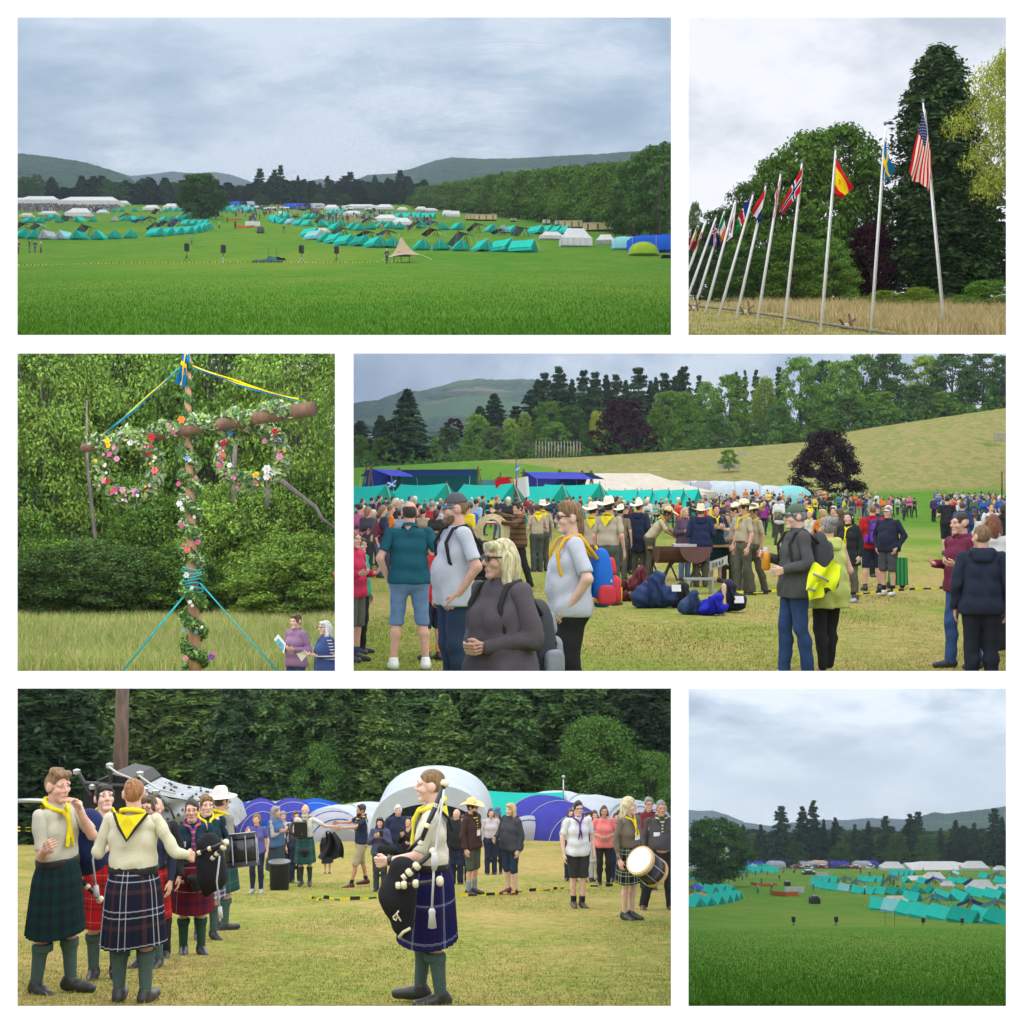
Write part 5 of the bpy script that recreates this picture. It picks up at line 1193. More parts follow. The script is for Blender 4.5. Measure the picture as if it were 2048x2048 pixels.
P_blond=pcut(1000,7.5,1.5,-48,'fair haired woman in dark purple grey fleece with sunglasses',female=True,build=1.25,armL='front',armR='front',top=('fleece',(.10,.085,.10),2,.7),bottom=('trousers',BLK),hair=('bob','pale'),glasses='dark',skin='fair',head_yaw=-20)
P_mull=pcut(1138,11.0,1.72,-80,'woman with cropped fair hair in grey T shirt and black trousers',female=True,build=1.28,belly=.05,armL='pocket',armR='pocket',top=('tshirt',(.48,.5,.58),.85,.86),bottom=('trousers',BLK),hair=('mullet','light'),glasses='dark',skin='pale')
P_rope=pg(qd,610,345,1150,-62,'young man in brown checked jacket throwing a coil of rope',armL=((.1,-.24,-.13),(.02,-.5,-.08)),armR=((.2,-.12,.04),(.32,-.28,.14)),legs=((.1,.22),(-.1,-.2)),top=('jacket',stripes_mat('brown_check',(.13,.06,.02),(.03,.02,.012),.12),2,.84),bottom=('trousers',BLK),hair=('tuft','dark'),Hm=1.86)
pg(qd,830,385,1000,190,'scout leader in cream hat bending beside the rope thrower',armL='bent',armR='down',top=('shirt',KHAKI,.8),bottom=('trousers',OLIVE),hair=('short','dark'),hat=('cowboy',SCHAT),scarf=(YEL,.1),Hm=1.8)
pg(qd,780,420,1010,200,'scout in olive trousers partly hidden behind the bending scout',armR='bent',top=('shirt',KHAKI,.8),bottom=('trousers',(.06,.075,.065)),hair=('short','brown'),scarf=(YEL,.1),Hm=1.75)
pg(qd,1285,325,1225,160,'scout in cream hat and tan shirt left of the tallest scout',armL='down',armR='down',top=('shirt',KHAKI,.85),bottom=('trousers',OLIVE),hair=('short','dark'),hat=('cowboy',SCHAT),scarf=(YEL,.1),Hm=1.8)
pg(qd,1430,305,1310,150,'tallest scout from behind in cream hat and green trousers',armL='down',armR='down',legs=((.12,0),(-.14,.05)),top=('shirt',(.44,.38,.29),.85),bottom=('trousers',(.065,.08,.068),.035,1),hair=('short','dark'),hat=('cowboy',SCHAT),scarf=(YEL,.1),Hm=1.88)
pg(qe,310,395,1120,160,'scout in dark trousers behind the tallest scout',top=('shirt',(.2,.16,.11),.8),bottom=('trousers',OLIVE),hair=('short','dark'),hat=('cowboy',SCHAT),Hm=1.75)
pg(qe,500,330,1110,150,'scout in cream hat and long navy raincoat',armL='bent',armR='bent',top=('coat',NVY),bottom=('trousers',OLIVE),hair=('short','brown'),hat=('cowboy',SCHAT),Hm=1.84)
px_,_=qe(610,0);person(B4,px_,33.5,1.84,72,'scout leaning over the cooking table in straw hat and yellow scarf',bend=38,armL='table',armR='table',top=('shirt',(.5,.44,.31),.85),bottom=('trousers',OLIVE,.035,1),hair=('short','black'),hat=('cowboy',(.6,.5,.25)),scarf=(YEL,.1),skin='brown',head_pitch=8)
pg(qe,1125,390,1195,176,'scout from behind in straw hat and wide navy rain jacket',build=1.15,armL='bent',armR='bent',top=('coat',(.018,.026,.07),2,.74),bottom=('trousers',OLIVE),hair=('short','light'),hat=('cowboy',(.66,.6,.42),(.12,.08,.03)),Hm=1.78)
pg(qe,1280,300,1150,10,'young man in dark shirt with yellow scarf facing the cooking table',armL='fold',armR='fold',top=('shirt',NVY,.8),bottom=('kilt',T_GREEN,.5),hair=('short','dark'),scarf=(YEL,.12,WHT),Hm=1.82,badge=[(.08,-.12,1.3,.05,.06,(.6,.6,.6))])
pg(qe,1470,305,1180,-100,'scout in straw hat and badged shirt behind the two right scouts',armL='down',armR='down',top=('shirt',KHAKI,.85),bottom=('trousers',OLIVE),hair=('short','dark'),hat=('cowboy',SCHAT),Hm=1.8)
pg(qe,1560,325,1280,-72,'scout in straw hat at the right of the cooking table',armL='down',armR='down',legs=((.1,.12),(-.1,-.1)),top=('shirt',(.44,.37,.27),.85),bottom=('trousers',(.09,.085,.06),.035,1),hair=('short','dark'),hat=('cowboy',(.66,.6,.42)),scarf=(YEL,.12),Hm=1.86,badge=[(-.215,0,1.32,.012,.06,(.6,.5,.3))])
pg(qe,1660,350,1265,-60,'third scout striding behind the pair at the right of the table',armL='down',armR='down',legs=((.1,.2),(-.1,-.16)),top=('shirt',KHAKI,.85),bottom=('trousers',OLIVE),hair=('short','dark'),hat=('cowboy',SCHAT),scarf=(YEL,.1),Hm=1.78,skin='tan')
pg(qe,965,360,1130,30,'fair haired woman in purple jacket behind the cooking table',female=True,armL='bent',armR='bent',top=('jacket',(.09,.06,.1)),bottom=('jeans',(.1,.16,.28)),hair=('long','blond'),Hm=1.72)
pg(qe,1400,400,1140,-10,'child in blue grey top right of the cooking table',armL='front',armR='front',top=('shirt',(.12,.26,.33),2),bottom=('trousers',(.05,.05,.06)),hair=('short','light'),Hm=1.6)
pg(qe,1770,325,660,160,'woman in magenta jacket walking with a rucksack far behind the scouts',female=True,armL='bent',armR='bent',legs=((.1,-.12),(-.1,.14)),top=('jacket',(.25,.03,.22)),bottom=('leggings',BLK),hair=('bun','pale'))
pg(qe,365,300,1060,8,'man with dark hat and black jacket in the crowd behind the scouts',top=('jacket',BLK),bottom=('trousers',BLK),hair=('short','grey'),hat=('cap',BLK),Hm=1.75)
P_gcap=pcut(1590,14.0,1.72,-78,'man in green cap and grey jacket carrying a rucksack',build=1.05,armL=((.08,.02,-.27),(.0,-.21,-.33)),armR=((.08,.02,-.27),(.02,-.22,-.2)),legs=((.1,.08),(-.1,-.1)),top=('fleece',(.075,.075,.08),2,.82),bottom=('jeans',(.03,.06,.16)),hat=('cap',(.09,.13,.09)),glasses='clear',hair=('crop','grey'),skin='pale',head_yaw=-5)
P_hiv=pcut(1655,14.4,1.6,205,'woman in pale yellow safety vest and black leggings behind the green cap',female=True,build=1.15,armL='bent',armR='bent',legs=((.1,.02),(-.12,-.14)),top=('coat',(.5,.55,.16),0,.74),bottom=('leggings',BLK),hair=('bun','grey'))
pg(qf,560,400,900,-30,'fair haired child in yellow scarf behind the green cap',top=('shirt',(.5,.5,.5),2),bottom=('trousers',NVY),hair=('short','pale'),scarf=(YEL,.1),Hm=1.5)
pg(qf,545,285,890,-150,'man with dark hair and yellow scarf behind the fair haired child',top=('shirt',NVY,2),bottom=('trousers',NVY),hair=('crop','dark'),scarf=(YEL,.1),Hm=1.85)
pg(qf,690,350,1080,130,'fair haired woman in orange hoodie',female=True,armL='bent',armR='bent',top=('hoodie',(.55,.17,.015)),bottom=('trousers',BLK),hair=('bun','blond'),glasses='clear',Hm=1.7)
pg(qf,785,340,1000,-20,'person in pale patterned hat and navy top',top=('jacket',NVY),bottom=('trousers',NVY),hair=('short','brown'),hat=('beanie',(.5,.5,.5)),Hm=1.72)
pg(qf,840,330,1090,-120,'woman with long hair and brown jacket beside the orange hoodie',female=True,armL='bent',armR='bent',top=('jacket',(.08,.065,.045)),bottom=('skirt',BLK,.5,.6),hair=('verylong','brown'),Hm=1.72)
pg(qf,930,400,1250,-42,'dark haired young woman in long black coat with yellow scarf',female=True,armL='down',armR='down',legs=((.08,.1),(-.08,-.08)),top=('coat',(.02,.022,.025),2,.72),bottom=('trousers',(.12,.11,.085)),hair=('long','dark'),scarf=(YEL,.3),shoes=('shoe',(.4,.4,.4)),skin='pale')
P_redj=pg(qf,1150,318,1140,178,'bald man from behind in red jacket and navy shorts',build=1.12,armL='bent',armR='down',legs=((.15,0),(-.15,0)),top=('jacket',(.42,.015,.02)),bottom=('shorts',NVY),socks=(.16,BLK),hair=('crop','light'),Hm=1.82)
pg(qg,170,345,1185,-42,'man in white cap and navy jacket with hands in grey shorts pockets',build=1.1,belly=.04,armL='pocket',armR='pocket',top=('jacket',(.02,.022,.045)),bottom=('shorts',(.06,.065,.075)),socks=(.22,BLK),shoes=('shoe',(.6,.6,.62)),hair=('short','grey'),hat=('cap',(.6,.55,.48)),Hm=1.78)
pg(qg,60,300,1010,10,'person in blue cap between the red jacket and white cap',top=('jacket',NVY),bottom=('trousers',BLK),hair=('short','dark'),hat=('cap',(.03,.07,.2)),Hm=1.8)
pg(qg,725,250,800,165,'man in black with large green grey rucksack and shorts',armL='bent',armR='bent',top=('tshirt',BLK),bottom=('shorts',BLK),socks=(.15,BLK),hair=('crop','dark'),Hm=1.85)
pg(qg,600,255,490,20,'far child in dark purple jersey walking alone',top=('fleece',(.07,.03,.12)),bottom=('trousers',BLK),hair=('short','dark'))
pg(qg,870,290,900,170,'man in blue hoodie behind the maroon hoodie',top=('hoodie',(.02,.06,.17)),bottom=('trousers',NVY),hair=('short','brown'),Hm=1.75)
pg(qg,1140,270,900,0,'teenager in black jacket over white shirt looking down',armL='phone',armR='phone',top=('tshirt',WHT),top2=None,bottom=('trousers',BLK),hair=('short','dark'),head_pitch=25,Hm=1.72)
pg(qg,985,385,900,160,'child in white shirt beside the maroon hoodie',top=('tshirt',WHT),bottom=('shorts',NVY),hair=('short','brown'),Hm=1.45)
P_maro=pg(qg,850,418,1870,-70,'man in maroon hoodie and jeans at the right',armL='bent',armR='bent',legs=((.12,.12),(-.1,-.08)),top=('hoodie',(.14,.022,.055)),bottom=('jeans',(.035,.075,.2)),hair=('crop','dark'),head_yaw=-10)
P_navy=pcut(1963,12.6,1.53,168,'boy from behind in navy hoodie and dark trousers',armL='down',armR='down',top=('hoodie',(.022,.028,.05),2,.85),bottom=('trousers',(.018,.022,.035)),hair=('crop','light'),head_yaw=30)
P_aub=pcut(1986,16.5,1.62,170,'auburn haired woman in white jacket at the right edge',female=True,armL='bent',armR='bent',top=('jacket',(.6,.58,.57)),bottom=('trousers',BLK),hair=('bob','auburn'))
pg(qg,1262,330,1000,-150,'dark haired person in black at the far right edge',top=('jacket',BLK),bottom=('trousers',BLK),hair=('long','black'),dx=-3)
# ---------------------------------------------------------------- the crowd: small figures, eight poses, own clothes by object colour
def crowd_mats():
 m1,nt,bs,o=nodes_of('crowd_top');oi=N(nt,'ObjectInfo');nt.links.new(oi.outputs['Color'],bs.inputs['Base Color']);bs.inputs['Roughness'].default_value=.9
 m2,nt,bs,o=nodes_of('crowd_trousers');oi=N(nt,'ObjectInfo')
 nt.links.new(ramp(nt,oi.outputs['Random'],[(0,BLK),(.3,NVY),(.5,(.06,.09,.17)),(.68,(.1,.09,.07)),(.8,(.3,.26,.2)),(.88,BLK)],'CONSTANT'),bs.inputs['Base Color'])
 m3,nt,bs,o=nodes_of('crowd_hair');oi=N(nt,'ObjectInfo');mu=N(nt,'Math',operation='MULTIPLY');mu.inputs[1].default_value=7.31;fr=N(nt,'Math',operation='FRACT')
 nt.links.new(oi.outputs['Random'],mu.inputs[0]);nt.links.new(mu.outputs[0],fr.inputs[0])
 nt.links.new(ramp(nt,fr.outputs[0],[(0,HAIR['black']),(.3,HAIR['dark']),(.5,HAIR['brown']),(.65,HAIR['light']),(.75,HAIR['blond']),(.82,(.6,.55,.45)),(.9,HAIR['grey'])],'CONSTANT'),bs.inputs['Base Color'])
 return [skin_mats('fair')[0],m1,m2,m3,plain('crowd_shoe',(.04,.04,.04))]
CM=crowd_mats()
def crowd_mesh(i,st=.045):
 r=random.Random(i);fem=i % 3 == 0
 VV,FF,MM,n=[],[],[],0
 def add(pr,mi,k=.03):
  nonlocal n
  v,f=iso(pr,st,k);VV.append(v);FF.append(f+n);MM.append(np.full(len(f),mi));n += len(v)
 sx=r.uniform(.05,.16);st_=r.uniform(-.12,.12)
 A=[((.22,.04,1.12),(.24,-.06,.88)),((.23,.05,1.14),(.1,-.2,1.1)),((.22,-.05,1.14),(.02,-.2,1.16)),((.2,.08,1.15),(.15,.12,.92))]
 a1,a2=r.choice(A),r.choice(A)
 add([('e',(0,-.005,1.63),(.078,.095,.115)),('c',(0,.02,1.56),(0,.02,1.46),.055,.058),('c',(0,-.1,1.63),(0,-.112,1.61),.016,.018)]+[('c',(s*a[0][0],a[0][1],a[0][2]),(s*a[1][0],a[1][1],a[1][2]),.04,.034) for s,a in ((1,a1),(-1,a2))]+[('e',(s*a[1][0],a[1][1]- .02,a[1][2]- .05),(.04,.04,.055)) for s,a in ((1,a1),(-1,a2))],0)
 hem=r.choice([.9,.86,.8])
 add([('c',(-.08,0,hem+.06),(.08,0,hem+.06),.125,.125),('c',(-.09,0,1.28),(.09,0,1.28),.12,.12),('c',(-.14,.01,1.42),(.14,.01,1.42),.07,.07)]+[('c',(s*.18,.01,1.42),(s*a[0][0],a[0][1],a[0][2]),.065,.055) for s,a in ((1,a1),(-1,a2))]+([('c',(s*a[0][0],a[0][1],a[0][2]),(s*(a[0][0]+a[1][0])/2,(a[0][1]+a[1][1])/2,(a[0][2]+a[1][2])/2),.05,.045) for s,a in ((1,a1),(-1,a2))] if i % 2 else []),1)
 add([('c',(-.08,0,.93),(.08,0,.93),.12,.12)]+[('c',(s*.09,0,.9),(s*sx,s*st_*.5,.48),.1,.072) for s in (1,-1)]+[('c',(s*sx,s*st_*.5,.48),(s*sx,s*st_+.02,.1),.07,.055) for s in (1,-1)],2)
 hp=[('e',(0,.015,1.665),(.09,.108,.112)),('p',(0,-.07,1.69),(0,-.74,-.67))]
 if fem: hp=hp[:1]+[('c',(0,.07,1.62),(0,.1,1.4),.08,.06)]+hp[1:]
 add(hp,3)
 add([('c',(s*sx,s*st_+.05,.05),(s*sx,s*st_- .12,.04),.045,.04) for s in (1,-1)],4)
 return mesh_np('crowd_person',np.concatenate(VV),np.concatenate(FF),CM,True,np.concatenate(MM))
CROWD=[crowd_mesh(i) for i in range(9)]
TOPC=[('black',BLK),('navy',NVY),('dark grey',(.06,.06,.07)),('orange',(.62,.16,.02)),('red',(.45,.02,.03)),('royal blue',(.02,.09,.4)),('white',(.6,.6,.62)),('yellow',(.72,.55,.03)),('tan',KHAKI),('olive green',(.08,.11,.05)),('pink',(.55,.12,.25)),('pale blue',(.28,.42,.6)),('maroon',(.16,.02,.04)),('teal',(.02,.2,.22))]
rc=random.Random(4)
def crowd(b,n,x0,x1,pick_D,weights,group,where,face=None):
 its=[]
 for k in range(n):
  px=x0+(x1- x0)*(k+rc.random())/n;D=pick_D(px);nm,c=rc.choices(TOPC,weights)[0]
  o=obj('person',CROWD[rc.randrange(9)],None,b.G(px,D),math.radians(rc.uniform(0,360) if face is None else face+rc.uniform(-60,60)))
  h=rc.uniform(.88,1.06);o.scale=(h,h,h);o.color=(*c,1);tag(o,'x','person',group);its.append((px,o,nm))
 its.sort(key=lambda t: t[0])
 cnt={}
 for px,o,nm in its:
  i=cnt.get(nm,0);cnt[nm]=i+1;o['label']='%s person from left in %s top, %s' % (ordn(i),nm,where)
W1_=[9,8,5,2,3,2,3,2,4,3,1,2,2,1];W2_=[7,6,4,8,3,3,4,4,3,2,2,4,1,1];W3_=[5,6,3,1,3,9,4,2,1,2,1,4,1,2]
crowd(B4,62,712,1260,lambda px: rc.uniform(46,100),W1_,'people in the crowd before the turquoise tents','crowd before the turquoise tents',150)
crowd(B4,30,712,960,lambda px: rc.uniform(34,46),W1_,'people in the crowd nearest the left edge','nearer crowd at the left',120)
crowd(B4,34,1200,1560,lambda px: rc.uniform(52,100),W1_,'people in the dark clad crowd behind the scouts','dark clad crowd behind the scouts',170)
crowd(B4,24,1400,1745,lambda px: rc.uniform(88,104),W2_,'people in the far crowd below the purple tree','far crowd below the purple tree')
crowd(B4,14,1740,1830,lambda px: rc.uniform(90,130),W2_,'people at the end of the far crowd','loose end of the far crowd')
crowd(B4,46,1872,2010,lambda px: rc.uniform(75,135),W3_,'people in the blue clad crowd at the right','blue clad crowd at the right')
def crowd_stuff(b,n,x0,x1,Ds,weights,seed,hgt=1.0):
 """people past counting, beyond the nearer ones: one mass"""
 r=random.Random(seed);src=[]
 for me in CROWD:
  v=np.zeros(len(me.vertices)*3,np.float32);me.vertices.foreach_get('co',v);f=np.zeros(len(me.loops),np.int32);me.loops.foreach_get('vertex_index',f);m=np.zeros(len(me.polygons),np.int32);me.polygons.foreach_get('material_index',m);src.append((v.reshape(-1,3),f.reshape(-1,4),m))
 mats=[CM[0],CM[4]]+[cloth('crowd_hair_%d' % i,HAIR[k],.1) for i,k in enumerate(('black','dark','brown','blond','grey'))]+[cloth('crowd_trouser_%d' % i,c,.1) for i,c in enumerate((BLK,NVY,(.06,.09,.17),(.2,.17,.12)))]+[cloth('crowd_top_%d' % i,c,.1) for i,(k,c) in enumerate(TOPC)]
 V=[];Fq=[];M=[];n0=0
 for k in range(n):
  v,f,m=src[r.randrange(9)];px=x0+(x1- x0)*r.random();p=b.G(px,r.uniform(*Ds));a=r.uniform(0,6.28);h=r.uniform(.88,1.06)*hgt
  R=np.array([[math.cos(a),-math.sin(a),0],[math.sin(a),math.cos(a),0],[0,0,1]])*h
  V.append(v @ R.T+np.array(p));Fq.append(f+n0);n0 += len(v)
  lut=np.array([0,11+r.choices(range(14),weights)[0],7+r.randrange(4),2+r.randrange(5),1]);M.append(lut[m])
 return tag(obj('crowd',mesh_np('crowd',np.concatenate(V),np.concatenate(Fq),mats,True,np.concatenate(M))),kind='stuff')
crowd_stuff(B4,90,1400,1760,(104,158),W2_,1);crowd_stuff(B4,60,1000,1420,(96,130),W1_,2);crowd_stuff(B4,30,1872,2014,(100,140),W3_,3)
# ---------------------------------------------------------------- tents and shelters
def canvas(name,c,var=.08):
 key=('cv',name)
 if key in MATS: return MATS[key]
 m,nt,bs,out=nodes_of(name)
 a=ramp(nt,noise(nt,1.3,4),[(.3,tuple(x*(1- var) for x in c)),(.7,tuple(min(1,x*(1+var)) for x in c))])
 d=N(nt,'BsdfDiffuse');t=N(nt,'BsdfTranslucent');ms=N(nt,'MixShader');ms.inputs[0].default_value=.22
 for s in (d,t): nt.links.new(a,s.inputs[0])
 b=N(nt,'Bump');b.inputs['Strength'].default_value=.4;b.inputs['Distance'].default_value=.05;nt.links.new(noise(nt,2.5,3),b.inputs['Height']);nt.links.new(b.outputs[0],d.inputs['Normal'])
 nt.links.new(d.outputs[0],ms.inputs[1]);nt.links.new(t.outputs[0],ms.inputs[2]);nt.links.new(ms.outputs[0],out.inputs[0]);MATS[key]=m;return m
CV=dict(turquoise=canvas('turquoise_canvas',(.03,.50,.42)),pale=canvas('pale_blue_canvas',(.24,.55,.58)),green=canvas('sea_green_canvas',(.015,.33,.26)),grey=canvas('grey_canvas',(.36,.4,.44)),white=canvas('white_canvas',(.62,.62,.62)),cream=canvas('cream_canvas',(.6,.54,.46)),tan=canvas('sand_canvas',(.55,.42,.3)),
          slate=canvas('slate_tarp',(.05,.13,.14)),navy=canvas('navy_tarp',(.015,.03,.09)),blue=canvas('blue_tarp',(.07,.08,.42)),royal=canvas('royal_blue_nylon',(.02,.1,.5)),lime=canvas('lime_nylon',(.3,.45,.04)),teal=canvas('teal_tarp',(.02,.13,.15)),silver=canvas('silver_grey_nylon',(.38,.38,.42)),orange=canvas('orange_nylon',(.5,.2,.03)),black=canvas('black_tarp',(.02,.022,.03)),violet=canvas('violet_blue_nylon',(.06,.06,.33)),greywhite=canvas('pale_silver_nylon',(.5,.55,.6)))
WOOD=bark_mat('pole_wood',(.16,.09,.045));STEEL=plain('steel',(.45,.46,.48),.35,.8);DARKM=plain('black_metal',(.02,.02,.022),.5);ROPE=cloth('white_rope',(.55,.53,.48),.1)
def rt_meshes(L=2.5,W=2.1,H=1.5,wall=.32):
 f=MB();n=8
 def roof(s):
  def fn(u,v):
   y=(u- .5)*L;sag=math.sin(math.pi*u);zt=H- .07*sag*(1- v)
   x=s*(W/2+.08)*v;z=zt+(wall- zt)*v- .07*math.sin(math.pi*v)*(.4+.6*sag)
   return (x,y,z- .02*math.sin(u*18)*v)
  return fn
 for s in (-1,1):
  f.grid(roof(s),n,6)
  f.grid(lambda u,v,s=s: (s*(W/2+.05*v+.02*math.sin(u*14)),(u- .5)*L,wall*(1- v)),n,2)
 d=MB()
 for s in (-1,1):
  y=-L/2+.03
  d.add([(0.015*s,y- .03,H- .04),(s*W/2,y+.02,wall),(s*(W/2+.03),y,0),(s*.04,y- .07,0),(s*.12,y- .09,H*.45)],[(0,4,3),(0,1,4),(1,2,4),(2,3,4)])
 b=MB();y=L/2- .03;b.poly([(0,y,H- .03),(W/2,y,wall),(W/2,y,0),(-W/2,y,0),(-W/2,y,wall)])
 s_=MB();s_.tube([(0,-L/2- .1,0),(0,-L/2- .1,H*.62)],.022,5);s_.tube([(0,-L/2+.02,0),(0,-L/2+.02,H+.08)],.02,5);s_.tube([(0,L/2- .02,0),(0,L/2- .02,H+.08)],.02,5)
 g=MB()
 for sy in (-1,1):
  g.tube([(0,sy*L/2,H),(0,sy*(L/2+.9),0)],.012,4)
  for sx in (-1,1): g.tube([(sx*W/2,sy*L*.42,wall),(sx*(W/2+.5),sy*L*.46,0)],.01,4)
 return f,d,b,s_,g
_rt=[rt_meshes(),rt_meshes(3.2,2.3,1.6,.4)]
RT={}
def ridge_tent(p,rz,col,label,group,big=0,sc_=1.0,cat='tent',door=None):
 key=(col,big,door)
 if key not in RT:
  f,d,b,s_,g=_rt[big]
  f.m=[0]*len(f.f)
  RT[key]=(f.mesh('flysheet',CV[col],True),d.mesh('door_flap',CV[door or {'turquoise': 'green','pale': 'grey'}.get(col,col)]),b.mesh('end_panel',CV[col]),s_.mesh('pole',WOOD),g.mesh('guy_line',ROPE))
 o=empty('ridge_tent',p,rz,label,cat,group);o.scale=(sc_,)*3
 for nm,me in zip(('flysheet','door_flap','end_panel','pole','guy_line'),RT[key]): obj(nm,me,o)
 return o
def marquee(p,rz,L,W,wall,H,label,col='white',group=None,hip=None,cat='marquee',bays=6,open_side=False):
 o=empty('marquee',p,rz,label,cat,group);hip=W*.45 if hip is None else hip
 r=MB()
 def roof(s): return lambda u,v: ((-L/2+L*u)*(1- v)+(-L/2+hip+(L- 2*hip)*u)*v,s*W/2*(1- v),wall+(H- wall)*v- .12*math.sin(math.pi*v)- .1*abs(math.sin(u*math.pi*bays))*(1- v))
 for s in (-1,1): r.grid(roof(s),bays*2,4)
 for s in (-1,1): r.grid(lambda u,v,s=s: (s*(L/2- hip*v),(-W/2+W*u)*(1- v),wall+(H- wall)*v- .12*math.sin(math.pi*v)),6,4)
 r.build('roof',CV[col],o,True)
 for s,nm in ((-1,0),(1,1)):
  if open_side and s<0: continue
  w=MB();w.grid(lambda u,v,s=s: (-L/2+L*u,s*(W/2- .02+.04*math.sin(u*bays*9)),wall*(1- v)),bays*4,1);w.build('side_wall',CV[col],o)
 for s in (-1,1):
  w=MB();w.grid(lambda u,v,s=s: (s*(L/2- .02),-W/2+W*u,wall*(1- v)),6,1);w.build('end_wall',CV[col],o)
 for i in range(bays+1):
  x=-L/2+L*i/bays;q=MB();q.tube([(x,-W/2- .04,0),(x,-W/2- .04,wall)],.05,5);q.build('pole',CV['white'],o)
 return o
def dome_tent(p,rz,W,L,H,label,col,group=None,col2=None,door=True,tunnel=False):
 o=empty('dome_tent',p,rz,label,'tent',group);f=MB()
 def fn(u,v):
  a=math.pi*u;
  if tunnel:
   y=-L/2+L*v;e=(1- .35*max(0,(abs(v- .5)- .3)/.2) ** 2)- .05*abs(math.sin(v*math.pi*3));return (-W/2*math.cos(a)*e,y,max(0,H*math.sin(a) ** .8)*e)
  b=math.pi*(v- .5);r=math.cos(b) ** .6 if abs(v- .5)<.499 else 0
  return (-W/2*math.cos(a)*r,L/2*math.sin(b),H*max(0,math.sin(a)) ** .85*r)
 f.grid(fn,16,14);f.build('flysheet',CV[col],o,True)
 pl=MB()
 for v in ((.1,.5,.9) if tunnel else (.32,.5,.68)):
  pts=[tuple(np.array(fn(u,v))*(1.01,1,1.012)) for u in np.linspace(0,1,13)];pl.tube(pts,.03,4)
 pl.build('pole_sleeve',CV['grey'] if col != 'silver' else CV['royal'],o)
 if door:
  d=MB();y0=-L/2*(1.0 if tunnel else .72)- .05
  if tunnel: d.add([(x*W/2*.6,y0+.04,0) for x in ()] ,[])
  pts=[(-W*.3*math.cos(t),y0+(.0 if tunnel else .3*math.sin(t)),H*.72*math.sin(t)) for t in np.linspace(0,math.pi,11)]
  d.poly(pts);d.build('door_panel',CV[col2 or 'grey'],o)
  if tunnel:
   d=MB();pts=[tuple(np.array(fn(u,0.0))+(0,.0,0)) for u in np.linspace(0,1,13)];d.poly(pts);d.build('end_panel',CV[col],o)
 return o
def shelter(p,rz,L,H,label,col,col2=None,group=None,ridge=True):
 """wooden trestles at both ends carrying a ridge pole and two hung tarpaulins"""
 o=empty('dining_shelter',p,rz,label,'shelter',group)
 for s in (-1,1):
  x=s*L/2
  for a,b in (((x,-.7,0),(x,.12,H+.25)),((x,.7,0),(x,-.12,H+.25)),((x+s*.9,0,0),(x,0,H+.2))):
   q=MB();q.tube([a,b],.05,5);q.build('pole',WOOD,o)
  q=MB();q.tube([(x,-.42,H*.45),(x,.42,H*.45)],.035,5);q.build('cross_bar',WOOD,o)
 q=MB();q.tube([(-L/2- .3,0,H),(L/2+.3,0,H)],.05,6);q.build('ridge_pole',WOOD,o)
 t=MB();t.grid(lambda u,v: (-L/2+.1+(L- .2)*u,.05+1.9*v,H+.05- (H- .35)*v- .12*math.sin(math.pi*v)*math.sin(math.pi*u)),8,5);t.build('tarpaulin',CV[col],o,True)
 t=MB();t.grid(lambda u,v: (-L/2+.1+(L- .2)*u,-.05- 1.7*v,H+.05- .55*v- .1*math.sin(math.pi*v)*math.sin(math.pi*u)),8,5);t.build('tarpaulin',CV[col2 or col],o,True)
 for s in (-1,1):
  q=MB();q.tube([(s*(L/2- .15),-1.75,H- .5),(s*(L/2- .1),-2.3,0)],.014,4);q.build('guy_line',ROPE,o)
 return o
def tarp_wing(p,rz,w,h,label,col,group=None):
 """a tent fly seen end on: two sloping sheets over a frame"""
 o=empty('fly_shelter',p,rz,label,'shelter',group)
 t=MB();t.grid(lambda u,v: (-w/2+w*u,-.8+1.6*v,h*(1- abs(2*u- 1) ** 1.1)- .06*math.sin(math.pi*v)),10,4);t.build('tarpaulin',CV[col],o,True)
 for s in (-1,1):
  for a in (-1,1):
   q=MB();q.tube([(a*w*.18,s*.8,0),(0,s*.8,h+.1)],.04,5);q.build('pole',WOOD,o)
 return o
def speaker(b,px,py_base,D,h,label,tripod=True,stand=True,rz=0.0,cab=.27):
 p=b.G(px,D);o=empty('speaker',p,rz,label,'loudspeaker');bw=h*cab
 q=MB();z=h- bw*.9
 q.lathe([(bw*.5,0),(bw*.56,.06),(bw*.56,bw*1.5),(bw*.45,bw*1.62)],8,(0,0,h- bw*1.62),1,.85);q.build('cabinet',DARKM,o)
 g=MB();g.box((0,-bw*.5,h- bw*.8),(bw*.8,.03,bw*1.3));g.build('grille',cloth('speaker_grille',(.03,.03,.032),.3),o)
 g=MB();g.tube([(0,0,.25),(0,0,h- bw*1.5)],.035,6);g.build('pole',DARKM,o)
 for k in range(3):
  a=k*2.094+.5;g=MB();g.tube([(0,0,h*.34),(math.cos(a)*h*.2,math.sin(a)*h*.2,.02)],.025,5);g.build('leg',STEEL if tripod else DARKM,o)
 return o
